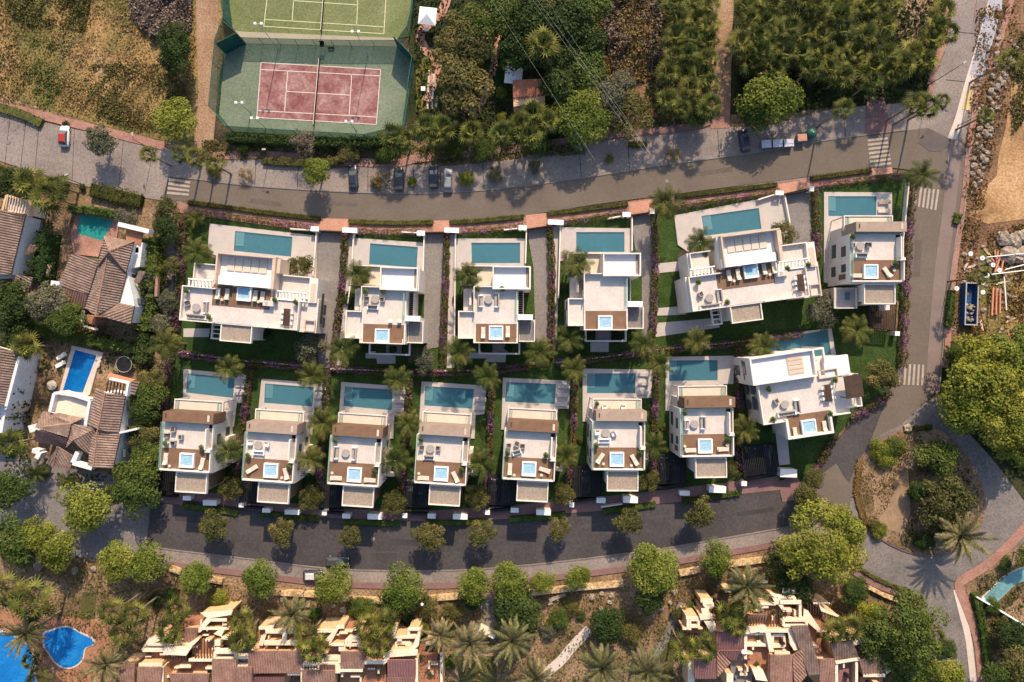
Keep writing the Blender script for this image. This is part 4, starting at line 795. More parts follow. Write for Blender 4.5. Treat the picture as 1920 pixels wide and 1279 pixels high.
def angled_villa():
    V = Villa('angled white villa with brown canopy at the lower right corner of the estate', 'villa', 1405, 672, -8.5, (1405,672,-8.5), 8.4); Z = 7.2; H = 8.2
    V.box('wall', 'white', 0, 0, 122, 52, 0, H, 8.4); V.box('roof', 'whitef', 3, 3, 119, 48, H, H+.04, 8.4); V.rim('roof_rim', 'white', 0, 0, 122, 52, H, H+.7, 3)
    V.box('skylight_curb', 'cream', 68, 8, 99, 43, H+.04, H+.12); [V.sep('skylight', 'beige', 69.5, 10+k*8.4, 97.5, 16.2+k*8.4, H+.12, H+.2) for k in range(4)]
    V.box('frame_beam', 'white', 122, 0, 141, 3, H, H+.6); V.box('frame_beam', 'white', 138, 3, 141, 30, H, H+.6); V.box('column', 'white', 138, 0, 141, 3, 0, H)
    V.box('wall', 'white', 122, 22, 182, 56, 0, 6.5, Z); V.box('side_roof', 'whitef', 136, 20, 183, 57, 6.5, 7.3, Z); V.rim('stair_rim', 'beige', 124, 42, 160, 58, 7.3, 7.7, 1.5)
    V.box('wall', 'white', 10, 52, 172, 128, 0, Z-.02, Z); V.box('wall', 'white', 172, 58, 196, 120, 0, Z-.02, Z); V.box('terrace_floor', 'terr', 11, 53, 171, 127, Z-.02, Z+.03); V.box('terrace_floor', 'terr', 171, 60, 195, 119, Z-.02, Z+.03)
    V.rim('parapet', 'white', 8, 53, 54, 128, Z, Z+.85, 2, 'bl'); V.rim('parapet', 'white', 134, 120, 173, 130, Z, Z+.85, 2, 'b'); V.rim('parapet', 'white', 170, 58, 197, 120, Z, Z+.85, 2, 'br')
    V.box('roof_canopy', 'darkwood', 160, 57, 192, 99, Z+2.2, Z+2.4, Z+.6); [V.box('canopy_post', 'darkwood', u, v, u+1.2, v+1.2, Z, Z+2.2, Z+.6) for u,v in ((161,97),(190,97),(161,58),(190,58))]
    V.box('wall', 'white', 53, 126, 135, 160, 0, Z-.02, Z); V.box('deck', 'wood', 54, 118, 134, 158, Z-.01, Z+.1); V.rim('parapet', 'white', 50, 124, 137, 162, Z, Z+1.0, 5, 'l'); V.rim('parapet', 'white', 55, 124, 137, 162, Z, Z+1.0, 4, 'br')
    for vv in (20,60,90): V.win('l', 0 if vv < 50 else 10, vv, 2.2, 5.2); V.win('l', 0 if vv < 50 else 10, vv+6, 1.6, 2.0, 1.8)
    V.box('side_pergola', 'darkwood', -10, 3, -7, 40, 4.6, 5.0, 6); [V.box('side_pergola_slat', 'whitep', -7, 6+k*8, 0, 10+k*8, 4.7, 4.85, 6) for k in range(4)]
    for u in (30,90,130): V.win('b', min(u,125), 128 if u < 50 else 160, 1.8, 4.4) if u != 130 else V.win('b', 155, 128, 1.8, 4.4)
    for u in (20,60,100): V.win('t', u, 0, 2.4, 2.2, 2.2)
    V.done()
angled_villa()
# ---------------------------------------------------------------- roof terraces: furniture, tubs, plants
ZT = 7.46
def furnish(who, rot, tubp=None, loungers=(), shrubs=(), sofas=(), chairs=(), tables=(), stools=(), dine=None, z=ZT):
    if tubp: tub(tubp[0], tubp[1], z+.06, rot, 'square white hot tub on the roof of the '+who)
    pos = lambda i, n, L: ordn(i)+' from the left' if n > 2 else (('left' if i == 0 else 'right') if n == 2 else 'only')
    def each(lst, fn, what, tail):
        lst = sorted(lst, key=lambda p: p[0]); n = len(lst)
        for i, p in enumerate(lst):
            w = '' if n == 1 else (('left ' if i == 0 else 'right ') if n == 2 else '')
            fn(p, (w+what+' on the '+tail+who)+(', %s from left' % ordn(i) if n > 2 else ''))
    each(loungers, lambda p, l: lounger(p[0], p[1], z+.06, rot+(p[2] if len(p) > 2 else 0), l, group='sun loungers on the roof decks'), 'beige sun lounger', 'roof of the ')
    each(shrubs, lambda p, l: potplant(p[0], p[1], z, l), 'round potted shrub', 'roof of the ')
    each(sofas, lambda p, l: sofa(p[0], p[1], z, rot+p[2], l, p[3] if len(p) > 3 else 2.1, *(('whitep','cushd') if 'sixth' in who or 'second small' in who else ('cushg','cushd'))), 'garden sofa', 'roof terrace of the ')
    each(chairs, lambda p, l: armchair(p[0], p[1], z, rot+p[2], l, 'whitep' if 'sixth' in who or 'second small' in who else 'cushd'), 'armchair', 'roof terrace of the ')
    each(tables, lambda p, l: rtable(p[0], p[1], z, l), 'round low table', 'roof terrace of the ')
    each(stools, lambda p, l: stool(p[0], p[1], z+.06, l), 'small round side table', 'roof of the ')
    if dine: dining(dine[0], dine[1], z, rot, 'dining table of the '+who)
furnish('first small villa', 3.5, (349,864), [(312,860),(380,869,8)], [(310,832),(378,840)], [], [(327,805,0),(315,816,90),(341,819,-90),(327,830,180)], [], [(320,873)])
furnish('second small villa', 3.8, (507,883), [(474,879,55),(537,888,-18)], [(465,855),(542,875)], [(487,848,180,1.8)], [(471,830,90),(502,833,-90)], [(486,834)], [(530,895)])
furnish('third small villa', 3.8, (664,891), [(631,896,90),(694,900,90)], [(629,826),(702,884)], [(631,848,90),(665,850,-90)], [], [(649,849)], [(624,886)])
furnish('fourth small villa', 3.5, (827,889), [(794,896,90),(854,894,-30)], [(790,824),(866,881)], [(805,857,180,1.8)], [(791,839,90),(822,840,-90)], [(807,841)], [(786,887)])
furnish('fifth small villa', 3, (992,880), [(1021,881,-75),(956,879,0)], [(952,850),(1024,854)], [(969,847,160,1.4)], [(969,832,20),(954,835,90),(980,836,-90)], [], [(964,890),(1015,890)])
furnish('sixth small villa', 0, (1157,862), [(1125,859,35),(1189,862,-30)], [(1118,836),(1200,850)], [(1132,826,180,2.0)], [(1119,811,90),(1150,813,-120)], [(1135,811)], [(1131,869),(1183,872)])
furnish('seventh small villa', -.8, (1323,837), [(1294,844,90),(1355,842,90)], [(1284,774),(1365,824)], [(1286,796,90,1.6),(1317,792,-90)], [], [(1301,795)], [(1283,836),(1362,834)])
furnish('top right corner villa', 0, (1634,509), [(1604,517,90),(1662,511,-35)], [(1599,444),(1679,495)], [(1613,479,180,2.0)], [(1597,461,90),(1626,460,-90)], [(1611,462)], [(1674,507)])
furnish('second upper-row villa', 2, (716,630), [(733,595),(750,595)], [(686,546),(719,547)], [(700,576,180,1.8)], [(688,561,90),(718,562,-90)], [(704,561)])
furnish('third upper-row villa', .4, (930,624), [(906,624),(952,622)], [(896,542),(942,542)], [(901,565,90,1.9),(932,563,-90,2.4)], [], [(916,562)])
furnish('fourth upper-row villa', 0, (1135,605))
furnish('wide upper-left villa', 5, (457,551), [(410,551),(427,552),(480,555),(493,557)], [(350,545),(392,595),(516,563),(555,567)], [(370,594,180,3.4),(387,577,-90,2.0)], [(353,569,70)], [(370,577)], [(418,562),(486,566)], (537,595), 7.26)
furnish('wide tilted villa', -7.6, (1409,508), [(1366,517),(1383,515),(1432,505),(1450,503)], [(1310,529),(1364,567),(1477,504),(1516,497)], [(1330,575,180,3.4),(1348,555,-90,2.2)], [(1313,552,70)], [(1329,559)], [(1375,527),(1442,515)], (1502,530), 7.26)
furnish('angled villa', -8.5, (1518,801), [(1490,812),(1545,800)], [(1566,713),(1557,776),(1450,787),(1442,730)], [(1473,775,180,3.0),(1493,762,-90,2.2)], [(1454,752,70)], [(1470,758)], [(1499,818)], (1553,737), 7.26)
for i,(x,y) in enumerate(((504,569),(1466,513))):
    t = at(x, y, 7.8, 'outdoor_kitchen', 'white roof kitchen block beside the deck of the '+('wide villa at the upper left','wide tilted villa')[i], 'outdoor kitchen', (5,-7.6)[i]); t.location.z = 7.26
    MB().box(-.85,-.42,0,.85,.42,.88).build('counter', G['whitep'], t); MB().box(-.9,-.47,.88,.9,.47,.94).build('worktop', G['terr'], t); MB().box(-.5,-.25,.94,-.05,.25,.96).build('sink', G['metal'], t)
armchair(1132,764,4.8,90,'left pale chair on the first-floor balcony of the sixth small villa','whitep'); armchair(1168,764,4.8,-90,'right pale chair on the first-floor balcony of the sixth small villa','whitep'); rtable(1150,763,4.8,'round pale table on the balcony of the sixth small villa',.75,'cush')
potplant(1120,757,4.8,'potted shrub on the balcony of the sixth small villa',.5)
# sunbeds on the pool paving
nb = {'first':[(454,707),(453,722),(452,737)],'second':[(601,728),(600,744),(598,758)],'third':[(750,735),(749,752),(748,769)],'fourth':[(902,733),(901,749),(899,765)],'fifth':[(1056,724),(1055,741),(1054,758)],'sixth':[(1207,702),(1206,719),(1205,736)]}
for w, l in nb.items():
    for i,(x,y) in enumerate(l): lounger(x, y, .42, 272, '%s pale lounger beside the pool of the %s small villa' % (('top','middle','bottom')[i], w), 'deckstone' if w != 'x' else 'cush', 'pale loungers on the pool paving of the lower row')
lounger(1656,380,.42,270,'upper grey lounger beside the pool at the top right corner','gravel'); lounger(1655,396,.42,270,'lower cream lounger beside the pool at the top right corner','cush')
# carports, black slatted pergolas, and the cars in them
CP = [[(300,881),(329,885),(327,922),(298,919)],[(453,900),(490,902),(486,942),(452,941)],[(605,897),(647,910),(643,952),(602,952)],[(759,893),(809,907),(805,951),(757,950)],[(917,890),(966,899),(961,947),(914,946)],[(1077,875),(1125,876),(1124,931),(1076,931)],[(1236,852),(1282,857),(1282,908),(1233,907)],[(1391,840),(1450,833),(1457,885),(1397,893)],[(1626,567),(1681,567),(1678,620),(1632,615)]]
WHO = ['first small villa','second small villa','third small villa','fourth small villa','fifth small villa','sixth small villa','seventh small villa','angled villa','top right corner villa']
for i, q in enumerate(CP):
    H = 2.6; w = [Vector((*P(x,y,H),0)) for x,y in q]; o = w[0].copy(); w = [p-o for p in w]; t = thing('carport', 'black slatted carport beside the '+WHO[i], 'carport', (o.x,o.y,0), 0, 'black slatted carports of the villas'); n = max(7,int((w[1]-w[0]).length/.32)); b = MB()
    for k in range(n+1):
        f = k/n; a = w[0].lerp(w[1],f); c = w[3].lerp(w[2],f); curb_box(b, a[:2], c[:2], .17, H-.12, H)
    b.build('slats', G['darkwood' if i == 8 else 'black'], t); b = MB()
    for a, c in ((w[0],w[1]),(w[3],w[2])): curb_box(b, a[:2], c[:2], .16, H-.3, H-.13)
    for a, c in ((w[0],w[3]),(w[1],w[2])): curb_box(b, a[:2], c[:2], .2, H-.11, H+.02)
    b.build('frame', G['black'], t)
    for p in w: MB().box(p.x-.07,p.y-.07,0,p.x+.07,p.y+.07,H-.3).build('post', G['black'], t)
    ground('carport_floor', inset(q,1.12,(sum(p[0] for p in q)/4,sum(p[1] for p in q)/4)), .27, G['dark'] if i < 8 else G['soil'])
for i,(x,y,a) in enumerate([(770,922,0),(793,928,0),(926,920,0),(948,922,0),(1098,905,0),(1246,880,0),(1267,885,0),(1408,862,-8),(1437,858,-8),(625,930,0)]):
    car(x, y, 90+a, (.012,.012,.014), 'black car parked in the carport, %s from the left of these' % ordn(i if i < 9 else 0) if i < 9 else 'black car parked in the carport of the third small villa', 'black cars under the slatted carports', 4.4, cname='parked_car', z=.27)
# gates, gate pillars, boundary walls of the villas
GP = [(1119,934,16,9),(1169,931,26,11),(1068,943,8,8),(1275,921,18,8),(1330,912,30,11),(1391,903,9,8),(1463,880,30,14),(958,953,14,8),(1006,956,26,9),(910,957,8,8),(802,964,14,8),(850,964,26,9),(755,963,8,8),(642,964,14,8),(690,964,26,9),(604,958,8,8),(492,954,14,7),(535,956,26,8),(448,944,8,7),(343,931,14,7),(382,938,24,9),
      (583,425,14,8),(643,428,26,8),(782,433,14,8),(834,428,26,8),(973,423,14,8),(1028,413,28,8),(1168,398,14,8),(1219,392,8,8),(1455,358,14,7),(1519,350,7,8),(1679,622,8,7)]
GP.sort()
ups = [g for g in GP if g[1] < 500]; los = [g for g in GP if g[1] >= 640]; oth = [g for g in GP if 500 <= g[1] < 640]
for lst, w in ((ups,'upper street frontage'),(los,'lower street frontage'),(oth,'right-hand road edge')):
    for i,(x,y,wd,hd) in enumerate(lst):
        X,Y = P(x+wd/2,y+hd/2,1.8); t = thing('gate_pillar', 'white rendered gate pillar on the %s, %s from the left' % (w, ordn(i)), 'gate pillar', (X,Y,0), R(-2), 'white gate pillars along the '+w); a = wd*.05; c = hd*.05
        if wd > 20: MB().box(-a,-c,0,a,c,1.9).build('pillar', G['white'], t); MB().box(-a*.4,-c-.1,.6,a*.1,-c,1.4).build('letter_box', G['black'], t); MB().box(-a-.05,-c-.05,1.9,a+.05,c+.05,1.98).build('coping', G['whitep'], t)
        else: b = MB().box(-a,-c,0,-a*.3,c,1.7).box(a*.3,-c,0,a,c,1.7).box(-a*.3,0,0,a*.3,c,1.2); b.build('pillar', G['white'], t); MB().box(-a-.04,-c-.04,1.7,a+.04,c+.04,1.76).build('coping', G['whitep'], t)
for i,(a,c) in enumerate([((598,434),(643,436)),((797,437),(836,437)),((986,431),(1026,425)),((1182,405),(1220,399)),((1467,366),(1518,357))]):
    p0,p1 = P(*a,1), P(*c,1); t = thing('driveway_gate','dark sliding driveway gate on the upper street, %s from the left'%ordn(i),'gate',(p0[0],p0[1],0),0,'dark sliding gates of the upper driveways'); d=(p1[0]-p0[0],p1[1]-p0[1])
    b = MB(); curb_box(b,(0,0),d,.12,.1,1.5); b.build('leaf', G['darkwood'], t); b = MB(); curb_box(b,(0,0),d,.2,1.5,1.58); b.build('rail', G['black'], t)
for i,(a,c) in enumerate([((1075,940),(1118,934)),((1232,915),(1278,908)),((1397,900),(1455,886)),((914,958),(957,954)),((757,962),(803,963)),((604,960),(643,962)),((454,950),(490,953)),((296,927),(332,930))]):
    p0,p1 = P(*a,1), P(*c,1); t = thing('driveway_gate','black driveway gate on the lower street in front of the '+WHO[[5,6,7,4,3,2,1,0][i]],'gate',(p0[0],p0[1],0),0,'black driveway gates of the lower street'); d=(p1[0]-p0[0],p1[1]-p0[1])
    b = MB(); curb_box(b,(0,0),d,.35,.1,1.3); b.build('leaf', G['black'], t); b = MB(); curb_box(b,(0,0),d,.42,1.3,1.38); b.build('rail', G['black'], t)
WL = [([(597,436),(594,480),(590,520)],'right of the long pool of the wide upper left villa'),([(797,440),(795,500),(794,545)],'right of the pool of the second upper villa'),([(987,432),(985,495)],'right of the pool of the third upper villa'),([(1183,408),(1183,472)],'right of the pool of the fourth upper villa'),
      ([(666,440),(662,520),(655,570)],'left of the pool of the second upper villa'),([(855,440),(853,640)],'left of the pool of the third upper villa'),([(1050,424),(1046,560)],'left of the pool of the fourth upper villa'),([(1466,366),(1476,420)],'right of the long tilted pool'),
      ([(1697,345),(1690,420),(1680,500)],'along the lawn by the right-hand road'),([(548,431),(597,434)],'under the first upper gate pillar'),([(755,437),(797,439)],'beside the second upper gate'),([(945,433),(986,429)],'beside the third upper gate'),([(1137,412),(1178,405)],'beside the fourth upper gate'),([(1417,377),(1464,362)],'beside the fifth upper gate'),
      ([(340,660),(460,676),(597,688)],'between the leftmost lawns of the two rows'),([(622,691),(760,696),(900,694)],'between the middle lawns of the two rows'),([(1040,680),(1140,668),(1240,655),(1380,641),(1500,624)],'between the right-hand lawns of the two rows'),([(1165,942),(1125,948)],'low by the sixth small villa')]
for p, l in WL: wall(p, .22, 1.2, 'low white garden wall '+l, group='low white garden walls of the estate')
# ================================================================ OLD TILED HOUSES
def tiled(part, pts, mat, parent, o, step=.45, amp=.13):
    """one roof plane of barrel tiles: pts = (x, y, height) survey points of a convex outline"""
    V = [Vector((*P(x,y,z),z))-o for x,y,z in pts]; n = Vector((0,0,0))
    for i in range(1,len(V)-1): n += (V[i]-V[0]).cross(V[i+1]-V[0])
    n.normalize(); n = n if n.z > 0 else -n; g = Vector((n.x,n.y,0))
    g = g.normalized() if g.length > .02 else Vector((1,0,0)); u = Vector((-g.y,g.x,0))
    c = V[0]; s = [(v-c).dot(u) for v in V]; lo, hi = min(s), max(s); k = max(2,int((hi-lo)/step)); b = MB(); rows = []
    for i in range(2*k+1):
        q = lo+(hi-lo)*min(max(i/(2*k),.002),.998); hits = []
        for j in range(len(V)):
            a, d = s[j], s[(j+1)%len(V)]
            if (a-q)*(d-q) < 0: hits.append(V[j].lerp(V[(j+1)%len(V)], (q-a)/(d-a)))
        if len(hits) < 2: continue
        hits.sort(key=lambda p: -p.z if abs(g.z) else p.dot(g)); hits.sort(key=lambda p: p.dot(g)); h = n*(amp if i%2 else 0); rows.append((hits[0]+h, hits[-1]+h))
    vs = [p for r in rows for p in r]; b.add(vs, [(2*i,2*i+1,2*i+3,2*i+2) for i in range(len(rows)-1)])
    m = len(V); b.add([v-n*.02 for v in V]+[v-Vector((0,0,.3)) for v in V], [tuple(range(m)), tuple(range(m,2*m))[::-1]]+[(i,(i+1)%m,m+(i+1)%m,m+i) for i in range(m)])
    return b.build(part, G[mat], parent)
def ridge(pts, mat, parent, o, r=.14): V = [Vector((*P(x,y,z),z+.06))-o for x,y,z in pts]; return MB().tube(V, r, 6).build('ridge', G[mat], parent)
def house(name, label, cat, o): X, Y = P(*o); return thing(name, label, cat, (X,Y,0)), Vector((X,Y,0))
def walls(parent, o, pts, z0, z1, mat='oldwhite', part='wall', zf=None):
    q = [(P(x,y,z1 if zf is None else zf)[0]-o.x, P(x,y,z1 if zf is None else zf)[1]-o.y) for x,y in pts]; return MB().prism(q, z0, z1).build(part, G[mat], parent)
def rimw(parent, o, pts, z0, z1, w=.35, mat='oldwhite', part='parapet', closed=True):
    q = [(P(x,y,z1)[0]-o.x, P(x,y,z1)[1]-o.y) for x,y in pts]; b = MB(); n = len(q)
    for i in range(n if closed else n-1): curb_box(b, q[i], q[(i+1)%n], w, z0, z1+.01*(i%2))
    return b.build(part, G[mat], parent)
h, o = house('tiled_house', 'white house with brown hipped tile roof beside the teal green pool', 'house', (205,520))
walls(h, o, [(187,490),(197,448),(250,455),(238,508),(250,560),(252,575),(245,605),(183,590),(166,578)], 0, 5.3); walls(h, o, [(236,450),(268,455),(262,500),(240,505)], 0, 4.2)
walls(h, o, [(135,478),(186,488),(165,552),(110,536)], 0, 3.2)
tiled('roof', [(196,443,6.0),(251,453,6.0),(205,471,8.2)], 'tile', h, o); tiled('roof', [(251,453,6.0),(236,509,6.0),(205,471,8.2)], 'tile', h, o); tiled('roof', [(236,509,6.0),(184,499,6.0),(205,471,8.2)], 'tiled', h, o); tiled('roof', [(184,499,6.0),(196,443,6.0),(205,471,8.2)], 'tile', h, o)
ridge([(196,443,6),(205,471,8.2),(236,509,6)], 'tileb', h, o); ridge([(251,453,6),(205,471,8.2),(184,499,6)], 'tileb', h, o)
tiled('roof', [(202,478,7.3),(180,592,7.3),(160,578,5.6),(186,498,5.6)], 'tile', h, o); tiled('roof', [(202,478,7.3),(237,512,5.7),(222,568,5.7),(180,592,7.3)], 'tiled', h, o); tiled('roof', [(222,568,5.6),(252,574,5.5),(245,608,5.5),(181,591,6.9)], 'tile', h, o)
ridge([(202,478,7.3),(180,592,7.3)], 'tileb', h, o); tiled('lower_roof', [(134,476,3.4),(186,487,4.4),(166,552,4.4),(109,535,3.4)], 'tiled', h, o); tiled('lower_roof', [(112,537,3.4),(165,552,4.3),(160,580,2.8),(116,566,2.6)], 'tileb', h, o)
walls(h, o, [(237,427),(270,434),(263,462),(252,456),(236,449)], 4.2, 4.3, 'terra', 'terrace_floor'); rimw(h, o, [(221,420),(246,426),(279,434)], 4.0, 5.3, .8, closed=False)
tiled('porch_roof', [(262,507,5),(273,510,5),(261,532,4.4),(251,528,4.4)], 'tile', h, o); walls(h, o, [(245,511),(290,515),(296,560),(240,556)], 2.4, 2.6, 'dark', 'terrace'); rimw(h, o, [(290,518),(294,520),(292,556)], 2.5, 3.2, .5, 'tileb', 'pergola_beam', False)
tiled('porch_roof', [(234,542,4.4),(250,545,4.4),(247,566,4.0),(226,562,4.0)], 'tiled', h, o)
for x,y,r in ((246,520,1),(258,470,1),(262,565,1)): q = P(x,y,3.5); MB().box(q[0]-o.x,q[1]-o.y-.5,2.8,q[0]-o.x+.6,q[1]-o.y+.5,4.2).build('window', G['pane'], h)
rimw(h, o, [(95,532),(111,534)], 3, 4.2, 1.2, closed=False)
rimw(h, o, [(154,582),(151,610),(180,618)], 3, 3.6, .3, 'creamwall', 'balcony_rail', False); walls(h, o, [(163,590),(180,594),(178,610),(162,606)], 0, 3.2, 'terra', 'balcony_floor')
h, o = house('tiled_house', 'white house with crossing brown tile roofs beside the deep blue pool', 'house', (170,790))
walls(h, o, [(186,735),(234,745),(225,806),(213,873),(172,872),(168,806),(172,770)], 0, 5.4); walls(h, o, [(84,775),(160,786),(178,806),(128,822),(75,810)], 0, 4)
walls(h, o, [(103,740),(168,752),(160,785),(98,772)], 0, 3.9, 'creamwall', 'terrace_floor'); rimw(h, o, [(93,772),(101,738),(120,735),(168,751),(160,796)], 3.8, 4.9, .55, closed=False)
tiled('roof', [(180,728,5.7),(197,737,7.4),(184,806,7.4),(165,796,5.7)], 'tile', h, o); tiled('roof', [(197,737,7.4),(235,742,5.7),(222,812,5.7),(184,806,7.4)], 'tiled', h, o); ridge([(197,737,7.4),(184,806,7.4)], 'tileb', h, o)
tiled('roof', [(183,806,6.9),(226,812,5.5),(211,879,5.5),(175,876,6.9)], 'tile', h, o); tiled('roof', [(183,806,6.9),(175,876,6.9),(165,872,6),(172,822,6)], 'tile', h, o); ridge([(183,806,6.9),(175,876,6.9)], 'tileb', h, o)
tiled('roof', [(80,772,4.2),(158,784,4.6),(134,795,5.9),(127,820,5.4),(66,802,5)], 'tile', h, o); tiled('roof', [(134,795,5.6),(180,804,6.2),(137,826,6.2),(124,840,4.2)], 'tile', h, o); tiled('roof', [(180,804,6.2),(168,854,5),(137,827,6.2)], 'tiled', h, o)
tiled('roof', [(66,806,5),(127,822,5.2),(122,838,3.5),(66,828,3.0)], 'tileb', h, o); tiled('roof', [(108,838,5.2),(86,868,3.8),(100,876,3.9)], 'tile', h, o); tiled('roof', [(108,838,5.2),(100,876,3.9),(133,877,3.8),(136,855,4.2)], 'tile', h, o); ridge([(108,838,5.2),(100,876,3.9)], 'tileb', h, o)
tiled('roof', [(204,699,5.6),(252,712,5.6),(244,720,6.2),(200,710,6.2)], 'tiler', h, o); tiled('roof', [(247,714,6),(262,716,5.2),(252,742,5.2),(238,738,6)], 'tile', h, o)
rimw(h, o, [(205,710),(240,718),(236,742)], 5.6, 6.6, .35, 'whitep', 'pergola_frame', False); 
for k in range(6): b_ = MB(); q0 = P(203+k*6,714+k*1.2,6); q1 = P(199+k*6,735+k*1.2,6); curb_box(b_, (q0[0]-o.x,q0[1]-o.y), (q1[0]-o.x,q1[1]-o.y), .14, 5.9, 6.1); b_.build('pergola_bar', G['darkwood'], h)
rimw(h, o, [(145,848),(136,868),(172,878)], 3.6, 4.6, .8, closed=False); walls(h, o, [(88,778),(148,788),(146,800),(84,792)], 0, .3) if False else None
for x,y in ((243,790),(226,824),(244,818),(238,848)): q = P(x,y,3); MB().box(q[0]-o.x-.1,q[1]-o.y-.7,2.4,q[0]-o.x+.35,q[1]-o.y+.7,4.0).build('window', G['pane'], h)
rimw(h, o, [(222,812),(257,804)], 4, 5.6, .35, closed=False); rimw(h, o, [(54,805),(72,800)], 2, 3.5, 1.3, closed=False); rimw(h, o, [(60,845),(74,848),(68,860)], 2, 3.5, .8, closed=False)
h, o = house('tiled_house', 'white house with one long brown tile roof cut by the left edge, lower of two', 'house', (5,720))
walls(h, o, [(-60,660),(34,664),(12,768),(-60,768)], 0, 5.4); tiled('roof', [(-50,640,7.2),(-6,652,7.4),(-30,762,7.4),(-60,760,7)], 'tiled', h, o); tiled('roof', [(-6,650,7.4),(37,664,5.7),(10,761,5.7),(-30,762,7.4)], 'tiled', h, o)
rimw(h, o, [(-10,651),(37,663),(11,762)], 5.5, 6.0, .5, closed=False); walls(h, o, [(-40,762),(12,764),(4,812),(-40,812)], 0, 4.8); walls(h, o, [(11,764),(30,760),(24,775),(10,778)], 0, 3.5, 'creamwall', 'balcony')
h, o = house('tiled_house', 'white house with brown tile roof and pergola cut by the left edge, upper of two', 'house', (20,460))
walls(h, o, [(-60,400),(45,404),(22,515),(-60,520)], 0, 4.6); tiled('roof', [(-50,388,6),(0,394,6.2),(-20,512,6.2),(-60,510,6)], 'tiled', h, o); tiled('roof', [(0,393,6.2),(47,404,4.9),(20,515,4.9),(-20,512,6.2)], 'tiled', h, o); tiled('lower_roof', [(27,515,3.9),(62,520,3.4),(52,556,3.2),(16,550,3.8)], 'tiled', h, o)
walls(h, o, [(8,366),(58,378),(52,402),(4,395)], 0, 4.2, 'creamwall', 'terrace_floor'); rimw(h, o, [(4,394),(12,366),(58,380),(52,405)], 4.2, 5.1, .35, 'ochre', closed=False); 
for k in range(8): b_ = MB(); q0 = P(16+k*5,366+k*1.3,6); q1 = P(11+k*5,392+k*1.2,6); curb_box(b_, (q0[0]-o.x,q0[1]-o.y), (q1[0]-o.x,q1[1]-o.y), .16, 5.9, 6.1); b_.build('pergola_bar', G['beige'], h)
walls(h, o, [(48,408),(80,420),(72,450),(50,480),(32,470)], 0, .6, 'drive', 'patio'); tiled('porch_roof', [(56,458,3.6),(70,465,3.6),(60,480,3),(47,476,3)], 'tile', h, o)
walls(h, o, [(32,510),(92,500),(86,520),(60,518)], 0, 2.2, 'dark', 'patio') ; rimw(h, o, [(64,460),(92,500),(84,520)], 2, 2.6, .3, 'ochre', closed=False)
h, o = house('tiled_shed', 'small red tiled shed with brick side under the white parasol', 'shed', (990,170)); walls(h, o, [(962,160),(1020,150),(1022,188),(963,200)], 0, 2.8, 'ochre'); tiled('roof', [(961,150,3.6),(1015,148,3.6),(1030,178,2.9),(962,183,2.9)], 'tiler', h, o); tiled('roof', [(962,184,2.9),(1000,181,2.9),(998,200,2.2),(963,202,2.2)], 'tileb', h, o)
